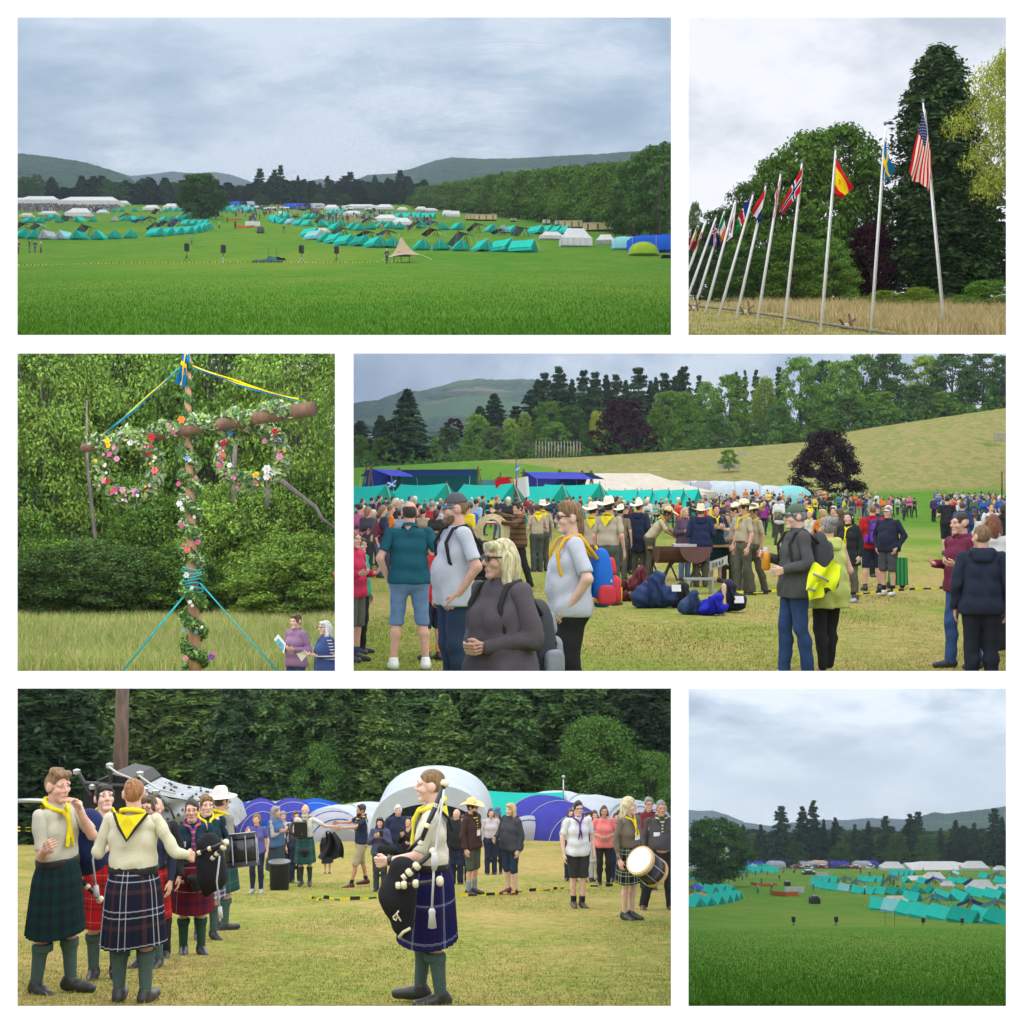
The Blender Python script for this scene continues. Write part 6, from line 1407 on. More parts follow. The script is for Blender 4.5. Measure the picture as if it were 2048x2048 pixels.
# ---------------------------------------------------------------- bay 1: the wide camp
z3=zr(30,360,.2588);z4=zr(480,360,.2588);z5=zr(900,360,.2303)
def gp(b,q,u,v,dpx=0):
 px,py=q(u,v);D=b.Dof(px,py);return b.G(px,D),D,px
R_=math.radians
def tents_at(b,q,lst,rowname,group,sc0=1.0):
 its=[]
 for t in lst:
  u,v,col,rz=t[:4];big=t[4] if len(t)>4 else 0;p,D,px=gp(b,q,u,v)
  s=sc0*(t[5] if len(t)>5 else 1);its.append((px,col,ridge_tent(p,R_(rz*.68 if rz>30 else rz),col,'x',group,big,s)))
 cnt={}
 nmc={'turquoise': 'turquoise','pale': 'pale blue','green': 'dark sea green','grey': 'grey','white': 'white','royal': 'blue'}
 for px,col,o in sorted(its,key=lambda t: t[0]):
  i=cnt.get(col,0);cnt[col]=i+1
  o['label']=('%s %s ridge tent in the %s' % (ordn(i),nmc[col],rowname))
G1='ridge tents of the wide camp view'
tents_at(B1,z3,[(55,452,'turquoise',62,1),(148,456,'turquoise',48,1),(258,460,'grey',-28),(385,462,'pale',-30),(500,462,'green',-20),(650,462,'turquoise',-8),(768,456,'turquoise',20),(888,452,'turquoise',42)],"wide camp's left front row",G1)
tents_at(B1,z3,[(1088,436,'turquoise',78,1),(1182,430,'turquoise',78),(1258,424,'turquoise',80),(1335,418,'turquoise',84),(1392,408,'turquoise',88),(1432,398,'turquoise',92),(1458,390,'turquoise',95),(1476,384,'turquoise',98)],'curved row just left of the oak',G1)
tents_at(B1,z3,[(1320,352,'turquoise',80),(1375,352,'turquoise',84),(1425,352,'turquoise',88),(1465,352,'turquoise',92),(1150,322,'turquoise',70),(1210,318,'green',30),(1500,290,'turquoise',60),(1265,312,'turquoise',60),(1320,300,'green',70)],"wide camp's second row under the oak",G1,.95)
tents_at(B1,z3,[(105,333,'turquoise',70,1),(185,333,'turquoise',60,1),(345,330,'green',10),(500,326,'turquoise',-30),(600,322,'turquoise',40),(770,322,'pale',20),(840,316,'turquoise',50),(910,318,'turquoise',-30),(975,308,'turquoise',40),(290,300,'turquoise',80),(250,316,'green',40)],"wide camp's left second row",G1,.95)
tents_at(B1,z3,[(690,250,'turquoise',60),(760,248,'turquoise',20),(820,246,'turquoise',50),(930,244,'turquoise',0),(1195,240,'turquoise',30),(1240,244,'turquoise',60),(1285,236,'turquoise',70),(1160,250,'turquoise',50),(1310,222,'turquoise',20)],'far row before the big white marquees',G1,1.0)
tents_at(B1,z3,[(1610+i*31,246- i % 3*3,'turquoise',60+i*7) for i in range(8)]+[(1640+i*38,226- i % 2*4,['turquoise','pale','green','turquoise','pale'][i],30*i) for i in range(5)],'far cluster right of the oak',G1,1.15)
tents_at(B1,z4,[(268,322,'turquoise',80),(290,334,'turquoise',70),(330,340,'turquoise',60),(390,343,'pale',66),(455,352,'turquoise',70),(518,358,'turquoise',75),(262,305,'turquoise',86),(300,298,'turquoise',80),(350,296,'turquoise',80),(515,300,'turquoise',70),(555,300,'turquoise',70)],"wide camp's middle curved row",G1,1.0)
tents_at(B1,z4,[(645,362,'turquoise',-20),(705,358,'green',10),(775,358,'green',20),(865,386,'turquoise',30),(920,392,'turquoise',40),(1010,384,'green',0),(1090,372,'turquoise',40),(1155,376,'turquoise',40),(1230,382,'green',10),(1575,386,'turquoise',-10),(1685,384,'turquoise',60),(1400,372,'green',10),(730,392,'turquoise',60)],'scattered rows of the right camp',G1,1.0)
tents_at(B1,z4,[(545,440,'turquoise',84,1),(580,462,'pale',76,1),(655,478,'turquoise',40),(735,492,'turquoise',60,1),(815,506,'turquoise',66,1),(935,512,'green',62,1),(1045,522,'turquoise',52,1),(1165,524,'green',24),(1400,542,'turquoise',22),(1560,544,'green',-8,0),(1700,548,'turquoise',18),(1880,552,'turquoise',40)],'front curved row of the right camp',G1,1.0)
tents_at(B1,z5,[(285,618,'turquoise',44),(460,622,'turquoise',66,1),(635,628,'turquoise',100,1)],'last three of the front row at the right',G1,1.05)
tents_at(B1,z5,[(60,435,'turquoise',50),(355,452,'turquoise',40),(450,462,'pale',20),(530,462,'turquoise',60),(750,470,'turquoise',70,1),(830,470,'turquoise',70,1),(910,472,'turquoise',70,1),(980,474,'turquoise',70,1)],'row beside the wooden trailers',G1,1.0)
tents_at(B1,z4,[(1220+i*36,302- i % 2*3,'turquoise',70+i*6) for i in range(8)]+[(700+i*28,268,'turquoise',80) for i in range(4)],'far curved row beside the white caterers',G1,1.15)
def mq(b,q,u,v,wu,hu,label,rz=0,col='white',**kw):
 p,D,px=gp(b,q,u,v);k={id(z3): .2588,id(z4): .2588,id(z5): .2303}.get(id(q),.3364);L=wu*k*D/F;H=hu*k*D/F
 return marquee(p,R_(rz),L,min(L*.5,10),H*.42,H,label,col,'white marquees of the wide camp view',**kw)
mq(B1,z3,75,196,260,58,'white marquee at the far left edge of the wide camp view',8);mq(B1,z3,200,198,330,72,'second long white marquee from the left');mq(B1,z3,590,208,470,78,'longest white marquee above the far crowd');mq(B1,z3,830,196,120,36,'small white marquee right of the longest one');mq(B1,z3,885,186,90,40,'pointed white pavilion right of the long marquees')
mq(B1,z3,500,292,200,74,'white marquee in the left camp');mq(B1,z3,265,275,150,34,'low white awning tent in the left camp');mq(B1,z3,95,292,110,36,'pale tent at the left of the left camp',0,'cream');mq(B1,z3,1060,238,130,44,'white marquee left of the oak');mq(B1,z3,1210,228,120,46,'white marquee nearest the oak');mq(B1,z3,680,262,90,32,'small white awning before the violet tarp')
mq(B1,z4,710,236,110,44,'white marquee with peaked roof left of the caterers');mq(B1,z4,935,232,280,44,'long white catering marquee before the conifers');mq(B1,z4,1120,234,140,46,'peaked white marquee right of the catering marquee');mq(B1,z4,1255,240,80,30,'little white pavilion before the tallest conifers');mq(B1,z4,1400,240,90,34,'white lorry like tent at the avenue end');mq(B1,z4,1470,246,120,28,'white open awning at the avenue end')
mq(B1,z4,875,280,150,42,'white marquee in the middle of the right camp');mq(B1,z4,1130,330,180,62,'white square marquee in the right camp');mq(B1,z4,1255,356,150,64,'white tent joined to the square marquee');mq(B1,z4,315,268,70,26,'white box tent on the open field')
mq(B1,z4,1600,284,70,50,'left arched white tent by the avenue',hip=.2);mq(B1,z4,1660,288,80,50,'right arched white tent by the avenue',hip=.2)
mq(B1,z5,1090,580,270,160,'big white mess tent at the right of the wide camp view',6,bays=5);mq(B1,z5,880,520,210,70,'white awning left of the big mess tent',5);mq(B1,z5,1350,560,160,85,'small white awning right of the big mess tent',-5,open_side=True)
mq(B1,z4,625,412,140,40,'pale awning behind the front curved row',0,'cream')
def hut(b,q,u,v,wu,hu,label,col=(.5,.4,.22),n=3,rz=0,cat='trailer',plank=True):
 p,D,px=gp(b,q,u,v);k=.2303 if q is z5 else .2588;L=wu*k*D/F;H=hu*k*D/F
 o=empty('trailer',p,R_(rz),label,cat,'huts and trailers beside the avenue');w=MB();w.box((0,0,H*.55),(L,2.4,H*.9));w.build('body',cloth('hut_wood_%d' % int(col[0]*100),col,.15),o)
 r=MB();r.box((0,0,H*1.02),(L*1.02,2.6,H*.06));r.build('roof',cloth('hut_roof',(.4,.36,.26),.1),o)
 for i in range(n): d=MB();d.box((-L/2+L*(i+.5)/n,-1.215,H*.5),(L*.1/n*2,.06,H*.7));d.build('door',cloth('hut_door',(.12,.09,.05),.1),o)
 for i in range(n*5+1): d=MB();d.box((-L/2+L*i/(n*5),-1.21,H*.55),(.1,.04,H*.88));d.build('batten',cloth('hut_batten',tuple(x*.8 for x in col),.1),o)
 return o
hut(B1,z5,180,352,90,45,'left half of the far cream shower hut');hut(B1,z5,315,356,180,48,'right half of the far cream shower hut');hut(B1,z5,1060,424,180,60,'left half of the long cream shower hut',rz=-6);hut(B1,z5,1290,448,260,66,'right half of the long cream shower hut',rz=-10)
hut(B1,z5,835,388,66,34,'small white caravan at the left of the long cream hut',(.6,.6,.62),1,cat='caravan');hut(B1,z5,940,398,60,36,'small white trailer next to the long cream hut',(.55,.56,.58),1);hut(B1,z5,550,364,50,24,'small grey box trailer below the avenue',(.3,.32,.33),1)
SH='dining shelters of the wide camp view'
for q,u,v,wu,hu,col,c2,lb,rz in [(z3,550,435,190,95,'slate','slate','slate shelter behind the front row at the left',10),(z3,60,385,160,60,'navy','slate','navy shelter at the far left edge',20),(z3,180,388,110,55,'slate','pale','slate shelter right of the navy one',0),(z3,1090,400,130,75,'slate','slate','slate shelter behind the curved row',30),(z3,1160,372,90,60,'navy','navy','navy shelter beside the violet tarp',10),(z3,1250,372,90,75,'blue','blue','violet blue tarp shelter behind the curved row',5),(z3,1340,290,80,70,'blue','blue','violet blue tarp shelter under the oak',5),(z3,640,250,60,38,'blue','blue','blue tarp shelter before the white marquees',5),(z3,1100,268,90,50,'navy','slate','dark shelter in the middle of the left camp',5),(z3,960,336,60,34,'royal','royal','bright blue tarp shelter in the left camp',5),(z3,1040,330,60,50,'navy','slate','dark shelter left of the oak',40),(z3,400,320,120,50,'slate','slate','grey shelter in the second row',-20),(z3,860,300,60,44,'slate','slate','slate shelter beside the pale tent',40),
         (z4,430,322,80,50,'slate','slate','slate shelter behind the wide view middle curved row',10),(z4,640,340,130,80,'slate','slate','trestle shelter in the middle of the right camp',10),(z4,790,428,80,70,'slate','slate','grey tarp shelter behind the front curved row',5),(z4,990,450,80,60,'navy','navy','navy shelter behind the front curved row',5),(z4,1140,448,110,66,'slate','slate','long slate tarp right of the navy shelter',20),(z4,1000,345,110,60,'navy','slate','dark trestle shelter in the middle',30),(z4,950,330,70,36,'white','slate','pale topped shelter in the middle of the camp',0),(z4,1360,388,120,66,'slate','slate','slate shelter right of the white square marquee',10),(z4,1500,352,90,36,'royal','royal','bright blue shelter beyond the square marquee',0),(z4,1420,345,90,34,'navy','pale','low navy shelter beyond the square marquee',0),(z4,1490,440,130,70,'black','black','black tarp shelter in front of the far tents',0),(z4,1715,520,220,130,'slate','slate','big trestle shelter behind the last front tents',4),(z4,1830,408,140,80,'navy','slate','navy and slate shelter beside the far row',10),(z4,1040,262,100,36,'slate','pale','far slate shelter before the catering marquee',0),(z4,1250,286,90,30,'slate','slate','far slate shelter beside the curved row',0),(z5,620,490,180,92,'slate','navy','slate and navy shelter left of the white awning',-20),(z5,450,480,80,60,'navy','pale','dark frame shelter beside the slate and navy one',10)]:
 p,D,px=gp(B1,q,u,v);k=.2303 if q is z5 else .2588;shelter(p,R_(rz+62),max(2.2,wu*k*D/F*.6),hu*k*D/F*.85,lb,col,c2,SH)
p,D,px=gp(B1,z5,1560,606);dome_tent(p,R_(90),3.0,5.2,1.9,'pale blue end of the big blue family tent','pale',None,'royal',True,True)
p,D,px=gp(B1,z5,1790,628);dome_tent(p,R_(84),3.8,8,2.4,'big royal blue family tent at the right edge','royal',None,'navy',True,True)
p,D,px=gp(B1,z5,1680,655);dome_tent(p,R_(0),4.0,3.4,1.75,'lime green dome tent in front of the blue family tent','lime',None,'lime',False)
p,D,px=gp(B1,z5,1880,520);dome_tent(p,R_(0),2.4,2.4,1.0,'dark dome tent behind the blue family tent','black',None,'black',False)
p,D,px=gp(B1,z5,1790,508);dome_tent(p,0,1.8,1.6,.8,'small black dome tent under the tallest tree','black',None,'black',False)
p,D,px=gp(B1,z5,1880,680);o=MB();o.box((0,0,.2),(1.4,.8,.4),.2,.7);tag(o.build('kit_bag',CV['black'],None,False,p),'dark kit bag on the grass at the right edge','bag')
# far row of parked cars and caravans beneath the conifers
_cars={}
def far_car(p,rz,c,label,group):
 key=c
 if key not in _cars:
  m=MB();m.box((0,0,.6),(4.2,1.75,.7),0,.96);b_=m.mesh('body',plain('car_paint_%d' % len(_cars),c,.3));m=MB();m.box((-.1,0,1.2),(2.4,1.6,.55),0,.8);cb=m.mesh('cabin',plain('car_glass',(.03,.04,.05),.15))
  w=MB();w.lathe([(.32,-.1),(.32,.1)],10,M=Matrix.Rotation(R_(90),4,'X'));_cars[key]=(b_,cb,w.mesh('wheel',DARKM))
 o=empty('parked_car',p,rz,label,'car',group);obj('body',_cars[key][0],o);obj('cabin',_cars[key][1],o)
 for sx in (-1.3,1.3):
  for sy in (-.8,.8): obj('wheel',_cars[key][2],o,(sx,sy,.32))
 return o
cars=[];rk=random.Random(8)
CARC=[('white',(.6,.6,.6)),('dark blue',(.03,.05,.15)),('silver',(.35,.36,.38)),('black',(.02,.02,.022)),('red',(.3,.02,.02))]
for k in range(26):
 px=470+k*11.2+rk.uniform(-3,3);nm,c=rk.choice(CARC);cars.append((px,nm,far_car(B1.G(px,rk.uniform(560,640)),rk.uniform(0,3),c,'x','cars parked before the conifer wood')))
cnt={}
for px,nm,o in sorted(cars,key=lambda t: t[0]): i=cnt.get(nm,0);cnt[nm]=i+1;o['label']='%s %s car from the left parked before the conifer wood' % (ordn(i),nm)
for k,(u,col) in enumerate([(1700,'royal'),(1760,'navy'),(1810,'grey')]+[]):
 p,D,px=gp(B1,z3,u,206);dome_tent(p,R_(80),4,6,2.6,'%s far tent behind the cluster right of the oak' % ['bright blue','dark blue','grey'][k],col,None,'grey',False,True)
for k,u in enumerate((390,440,500,560,600)):
 p,D,px=gp(B1,z4,u,226);dome_tent(p,R_(80),4,7,2.6,'%s far tunnel tent from the left before the conifer wood' % ordn(k),['royal','violet','navy','grey','silver'][k],'far tunnel tents','grey',False,True)
# speakers, the heap of tarpaulin, sail canopy, tape, people of the field
speaker(B1,373.5,522,B1.Dof(373,522),2.1,'leftmost black loudspeaker on its stand in the wide camp view',False);speaker(B1,446.5,526,B1.Dof(446,526),2.1,'second black loudspeaker from the left on a pale tripod',rz=.3);speaker(B1,603,527,B1.Dof(603,527),2.1,'third black loudspeaker from the left on a pale tripod',rz=-.2);speaker(B1,673,526,B1.Dof(673,526),1.95,'fourth black loudspeaker from the left on a dark stand',False)
p,D,px=gp(B1,z4,205,636);sc_=D/F*.2588
mb=MB();mb.grid(lambda u,v: ((u- .45)*250*sc_,(v- .5)*1.6,sc_*(48*math.exp(-((u- .6)/.22) ** 2)+24*math.exp(-((u- .15)/.18) ** 2))*math.sin(math.pi*v) ** .7*(1+.15*math.sin(u*31+v*9))*math.sin(math.pi*u) ** .3 if 0<u<1 and 0<v<1 else 0),30,10)
tag(mb.build('tarpaulin_heap',CV['slate'],None,True,p),'crumpled blue grey tarpaulin heaped on the grass between the loudspeakers','tarpaulin')
p,D,px=gp(B1,z4,310,622);mb=MB();mb.box((0,0,.12),(1.3,.8,.25),.3,.8);mb.box((-.3,.1,.3),(.5,.4,.2),.8,.8);tag(mb.build('kit_bag',CV['black'],None,False,p),'dark bags beside the crumpled tarpaulin','bags')
for i,u in enumerate((222,282)):
 p,D,px=gp(B1,z4,u,642);mb=MB();mb.tube([(0,0,0),(0,0,1.7)],.02,5);mb.tube([(-.15,0,1.7),(.15,0,1.7)],.015,4);tag(mb.build('microphone_stand',DARKM,None,False,p),['left','right'][i]+' thin black stand beside the crumpled tarpaulin','stand')
p,D,px=gp(B1,z4,1245,640);k=D/F*.2588
o=empty('sail_canopy',p,0,'sand coloured peaked sail canopy over a black table','canopy')
pk=Vector((0,0,205*k));cor=[Vector((-95*k,-1.0,30*k)),Vector((165*k,-1.2,45*k)),Vector((110*k,2.2,60*k)),Vector((-60*k,2.0,60*k))]
mb=MB()
for i in range(4):
 a,c=cor[i],cor[(i+1) % 4]
 def fn(u,v,a=a,c=c):
  e=a.lerp(c,u);e=e.lerp(Vector((0,0,e.z+50*k)),.55*math.sin(math.pi*u) ** .8*.6);q=e.lerp(pk,v);q.z -= 34*k*math.sin(math.pi*v);return tuple(q)
 mb.grid(fn,8,8)
mb.build('canopy_sheet',CV['tan'],o,True)
mb=MB();mb.tube([(0,0,0),(0,0,215*k)],.05,6);mb.build('pole',WOOD,o)
for a in cor[:2]: mb=MB();mb.tube([tuple(a),(a.x*1.5,a.y- .8,0)],.02,4);mb.build('guy_line',ROPE,o)
o=empty('table',p+Vector((.1,-.3,0)),0,'black folding table with sound gear under the sail canopy','table')
mb=MB();mb.box((0,0,.75),(2.0,.7,.06));mb.build('table_top',DARKM,o)
for sx in (-.9,.9): mb=MB();mb.box((sx,0,.36),(.06,.6,.72));mb.build('leg',DARKM,o)
for i in range(2): mb=MB();mb.box((-.45+.8*i,0,.98),(.6,.4,.38));tag(mb.build('mixing_desk',DARKM,None,False,p+Vector((.1,-.3,0))),['left','right'][i]+' black box of sound gear on the table under the sail canopy','sound gear')
def small(b,q,u,v,nm,label,group=None,face=0,h=1.0,i=None):
 p,D,px=gp(b,q,u,v);o=obj('person',CROWD[rc.randrange(9) if i is None else i],None,p,R_(face));o.scale=(h,)*3;o.color=(*dict(TOPC)[nm],1);return tag(o,label,'person',group)
small(B1,z4,1135,648,'dark grey','person standing under the left edge of the sail canopy');small(B1,z3,112,562,'black','person in black at the left of the trio on the grass',face=90);small(B1,z3,155,560,'navy','person stooping in the middle of the trio on the grass',h=.9);small(B1,z3,200,564,'tan','person in pale top at the right of the trio',face=-90);small(B1,z3,25,570,'maroon','person cut by the left edge of the wide camp view');small(B1,z3,1365,505,'teal','person crouching in a teal top behind the leftmost loudspeaker',h=.75)
crowd_stuff(B1,22,430,560,(300,560),W1_,11);crowd_stuff(B1,14,560,960,(250,600),W1_,12)
# far crowd below the long marquees: a mass nobody could count
def mass(b,n,px0,px1,py0,py1,label_seed,cols,hgt=1.7):
 r=np.random.default_rng(label_seed);V=[];Fq=[];n0=0
 bv=np.array([[-.22,-.14,0],[.22,-.14,0],[.22,.14,0],[-.22,.14,0],[-.24,-.15,.85],[.24,-.15,.85],[.24,.15,.85],[-.24,.15,.85],[-.1,-.1,.86],[.1,-.1,.86],[.1,.1,.86],[-.1,.1,.86],[-.09,-.09,1],[.09,-.09,1],[.09,.09,1],[-.09,.09,1]])
 bf=np.array([(0,1,5,4),(1,2,6,5),(2,3,7,6),(3,0,4,7),(4,5,6,7),(8,9,13,12),(9,10,14,13),(10,11,15,14),(11,8,12,15),(12,13,14,15)])
 for k in range(n):
  px=r.uniform(px0,px1);D=b.Dof(px,r.uniform(py0,py1))*r.uniform(.98,1.02);p=b.G(px,D);a=r.uniform(0,6.28);h=hgt*r.uniform(.85,1.08)
  R=np.array([[math.cos(a),-math.sin(a),0],[math.sin(a),math.cos(a),0],[0,0,h]]);V.append(bv @ R.T+np.array(p));Fq.append(bf+n0);n0 += 16
 m,nt,bs,out=nodes_of('crowd_mass');g=N(nt,'NewGeometry')
 nt.links.new(ramp(nt,g.outputs['Random Per Island'],[(i/len(cols),c) for i,c in enumerate(cols)],'CONSTANT'),bs.inputs['Base Color'])
 return tag(obj('crowd',mesh_np('crowd',np.concatenate(V),np.concatenate(Fq),m,False)),kind='stuff')
mass(B1,700,36,235,409,424,1,[BLK,NVY,(.2,.13,.1),(.06,.06,.07),(.25,.08,.07),(.12,.1,.08),(.3,.3,.3),BLK,(.08,.1,.2)])
mass(B1,60,470,640,420,436,2,[BLK,NVY,(.06,.06,.07),(.4,.12,.1),(.3,.3,.3)])
mass(B1,140,640,860,428,445,3,[BLK,NVY,(.35,.2,.1),(.3,.3,.3),(.05,.3,.28)],1.5)
# white banner screens with orange mesh on the open field
def screen(b,q,u,v,wu,hu,label,k=.2588):
 p,D,px=gp(b,q,u,v);W=wu*k*D/F;H=hu*k*D/F;o=empty('screen_panel',p,0,label,'screen')
 mb=MB();mb.box((0,0,H*.55),(W,.06,H*.9));mb.build('panel',CV['white'],o)
 for sx in (-.5,.5): mb=MB();mb.tube([(sx*W,.05,0),(sx*W,.05,H)],.05,5);mb.build('post',STEEL,o)
screen(B1,z3,1815,362,72,44,'left white screen on the open field');screen(B1,z3,1872,362,42,42,'right white screen on the open field')
def mesh_strip(b,q,pts,hgt,label):
 P=[gp(b,q,u,v)[0] for u,v in pts];mb=MB()
 for a,c in zip(P[:-1],P[1:]): mb.add([a,c,c+Vector((0,0,hgt)),a+Vector((0,0,hgt))],[(0,1,2,3)])
 for a in P: mb.tube([a,a+Vector((0,0,hgt*1.15))],.04,4)
 tag(mb.build('barrier_mesh',cloth('orange_mesh',(.5,.12,.03),.2)),label,'barrier')
mesh_strip(B1,z3,[(1695,362),(1720,372),(1790,374),(1850,368)],.55,'orange mesh barrier before the white screens');mesh_strip(B1,z3,[(1630,312),(1680,316),(1750,312)],.5,'orange mesh barrier farther up the open field')
p,D,px=gp(B1,z3,1898,412);mb=MB();mb.box((0,0,.5),(1.5,1.2,.9),.2,.9);mb.box((0,-.1,1.1),(1.1,.8,.3),.2,.8);tag(mb.build('sound_stack',DARKM,None,False,p),'black stack of speakers standing alone on the open field','speaker stack')
p,D,px=gp(B1,z3,1832,312);mb=MB();mb.box((0,0,.6),(1.8,1.5,1.1),.1,.9);tag(mb.build('sound_stack',DARKM,None,False,p),'smaller black box behind the white screens','speaker stack')
def tape(pts,label,wid=.05,sag=0.0,nm='barrier_tape'):
 mb=MB();mb.cur=0;cols=[cloth('tape_yellow',(.72,.6,.03),.1),cloth('tape_black',(.025,.025,.025),.1)]
 L=0;P=[Vector(p) for p in pts];k=0
 for a,c in zip(P[:-1],P[1:]):
  n=max(1,int((c- a).length/(wid*5)))
  for i in range(n):
   q0,q1=a.lerp(c,i/n),a.lerp(c,(i+1)/n);mb.cur=k % 2;k += 1;z=Vector((0,0,wid*(1+.5*math.sin(k*1.7))));w=Vector((0,.3*wid*math.sin(k*2.3),0))
   mb.add([q0,q1,q1+z+w,q0+z- w],[(0,1,2,3)])
 return tag(mb.build(nm,cols),label,'tape')
tape([gp(B1,z3,u,v)[0]+Vector((0,0,.5)) for u,v in ((22,696),(250,694),(550,684),(850,676),(1250,674),(1800,672))],'yellow and black tape across the grass at the left',.04)
tape([gp(B1,z4,u,v)[0]+Vector((0,0,.5)) for u,v in ((80,670),(470,674),(850,674),(1150,668),(1240,668))],'yellow and black tape below the loudspeakers',.04)
# ---------------------------------------------------------------- bay 6: the same camp again, narrower
G6='ridge tents of the square camp view'
z6=q6
tents_at(B6,z6,[(40,1318,'turquoise',60,1),(105,1312,'turquoise',64,1),(178,1304,'turquoise',70),(225,1296,'turquoise',78),(262,1286,'turquoise',86),(288,1276,'turquoise',95)],"square view's left curved row",G6,1.05)
tents_at(B6,z6,[(150,1235,'turquoise',70),(205,1232,'turquoise',78),(250,1232,'turquoise',84),(90,1228,'turquoise',0),(130,1165,'turquoise',40),(225,1150,'green',40),(60,1160,'turquoise',60)],"square view's row under the oak",G6,1.0)
tents_at(B6,z6,[(350+i*26,1116- (i % 3)*4,'turquoise',60+i*8) for i in range(8)]+[(380+i*34,1092,['turquoise','pale','green','turquoise'][i],30*i) for i in range(4)],"square view's far cluster",G6,1.2)
tents_at(B6,z6,[(790,1200,'turquoise',88),(815,1208,'turquoise',80),(850,1216,'turquoise',72),(895,1222,'turquoise',66),(955,1226,'pale',62),(1035,1240,'turquoise',66),(1100,1244,'turquoise',50),(1165,1246,'turquoise',60),(1248,1248,'green',20),(1310,1246,'green',0),(1385,1242,'green',10),(785,1180,'turquoise',90),(830,1172,'turquoise',80),(880,1172,'turquoise',80),(1062,1172,'turquoise',70),(1105,1174,'turquoise',70),(1150,1174,'turquoise',60),(1320,1176,'turquoise',0),(1415,1184,'turquoise',30),(1465,1240,'green',0),(1595,1180,'turquoise',40),(1655,1184,'turquoise',50)],"square view's middle curved row",G6,1.0)
tents_at(B6,z6,[(1180,1338,'turquoise',86,1),(1258,1352,'pale',74,1),(1345,1370,'turquoise',52,1),(1435,1384,'turquoise',60,1),(1540,1396,'turquoise',58,1),(1665,1412,'green',56,1),(1785,1414,'turquoise',46,1),(1885,1422,'green',24,1)],"square view's front curved row",G6,1.08)
tents_at(B6,z6,[(1350,1285,'turquoise',70),(1535,1284,'turquoise',40,1),(1640,1282,'turquoise',40,1),(1735,1262,'turquoise',60,1),(1840,1272,'turquoise',50,1),(1900,1262,'green',20),(1880,1180,'turquoise',60),(1780,1150,'turquoise',30)],"square view's rows behind the front",G6,1.05)
tents_at(B6,z6,[(1245+i*30,1132,'turquoise',80) for i in range(4)],"square view's far short row",G6,1.1)
def mq6(u,v,wu,hu,label,rz=0,col='white',**kw):
 p,D,px=gp(B6,z6,u,v);k=.3364;L=wu*k*D/F;H=hu*k*D/F
 return marquee(p,R_(rz),L,min(L*.5,10),H*.42,H,label,col,'white marquees of the square camp view',**kw)
mq6(1230,1102,140,52,'white marquee left of the catering tent in the square view');mq6(1500,1100,350,52,'long white catering tent in the square camp view');mq6(1720,1102,160,56,'peaked white marquee right of the catering tent in the square view');mq6(1870,1108,70,34,'small white pavilion at the right edge of the square view');mq6(1310,1090,60,30,'white van shaped tent before the wood in the square view')
mq6(1480,1166,130,54,'white marquee in the middle of the square camp view');mq6(1370,1164,140,30,'low white tent left of the middle marquee');mq6(1760,1246,170,88,'white square marquee at the right of the square view');mq6(1885,1244,110,60,'white tent cut by the right edge of the square view');mq6(1250,1310,160,56,'cream awning behind the front row of the square view',0,'cream');mq6(1560,1204,80,38,'small white awning in the square camp view')
for u,v,wu,hu,col,c2,lb,rz in [(50,1250,90,70,'blue','blue','violet blue tarp at the left edge of the square view',5),(40,1170,80,72,'blue','teal','violet blue tarp under the oak of the square view',5),(80,1275,50,40,'orange','orange','orange tarp behind the left curved row',5),(945,1200,70,66,'slate','slate','slate shelter behind the middle curved row',10),(1020,1212,70,60,'slate','slate','grey tarp right of the slate shelter',20),(1220,1215,150,90,'slate','slate','big trestle shelter in the middle of the square view',15),(1480,1190,110,50,'navy','blue','blue and navy shelter in the middle rows',20),(1480,1315,80,78,'slate','slate','grey tarp behind the front row of the square view',0),(1700,1340,90,66,'navy','navy','navy shelter behind the front row of the square view',5),(1850,1345,110,70,'slate','slate','slate tarp at the right behind the front row',15),(1590,1145,100,44,'slate','pale','far slate shelter in the square view',0),(1710,1200,90,50,'navy','slate','navy shelter left of the square marquee',30),(1840,1160,120,44,'slate','slate','far slate shelter near the right edge',0),(1630,1272,90,60,'slate','navy','dark trestle shelter before the square marquee',40)]:
 p,D,px=gp(B6,z6,u,v);k=.3364;shelter(p,R_(rz+62),max(2.2,wu*k*D/F*.6),hu*k*D/F*.85,lb,col,c2,'dining shelters of the square camp view')
for k,(u,col) in enumerate([(410,'violet'),(450,'navy'),(500,'royal'),(540,'silver'),(590,'violet'),(660,'navy'),(720,'silver'),(850,'violet'),(880,'greywhite'),(920,'violet'),(960,'violet'),(1010,'navy'),(1050,'silver'),(1095,'violet'),(60,'violet'),(30,'greywhite'),(800,'tan'),(620,'lime')]):
 p,D,px=gp(B6,z6,u,1090- k % 3*5);dome_tent(p,R_(80),4.5,7.5,2.9,'x',col,'family tents before the wood in the square view','grey',False,True)['label']='%s family tent before the wood in the square camp view, counted by place' % ordn(k)
for i,(u,v) in enumerate(((645,1410),(898,1410),(1415,1418),(1646,1420))):
 px,py=q6(u,v);D=150;p=B6.G(px,D);speaker(B6,px,py,D,(float(B6.yg(px,D))- (py- 12))*D/F,['leftmost','second','third','fourth'][i]+' black loudspeaker from the left rising behind the brow of grass',False,rz=.2*i,cab=.36)
for i,u in enumerate((1190,1246)):
 px,py=q6(u,1425);p=B6.G(px,150);mb=MB();mb.tube([(0,0,0),(0,0,1.75)],.02,5);tag(mb.build('microphone_stand',DARKM,None,False,p),['left','right'][i]+' thin stake rising behind the brow of grass','stand')
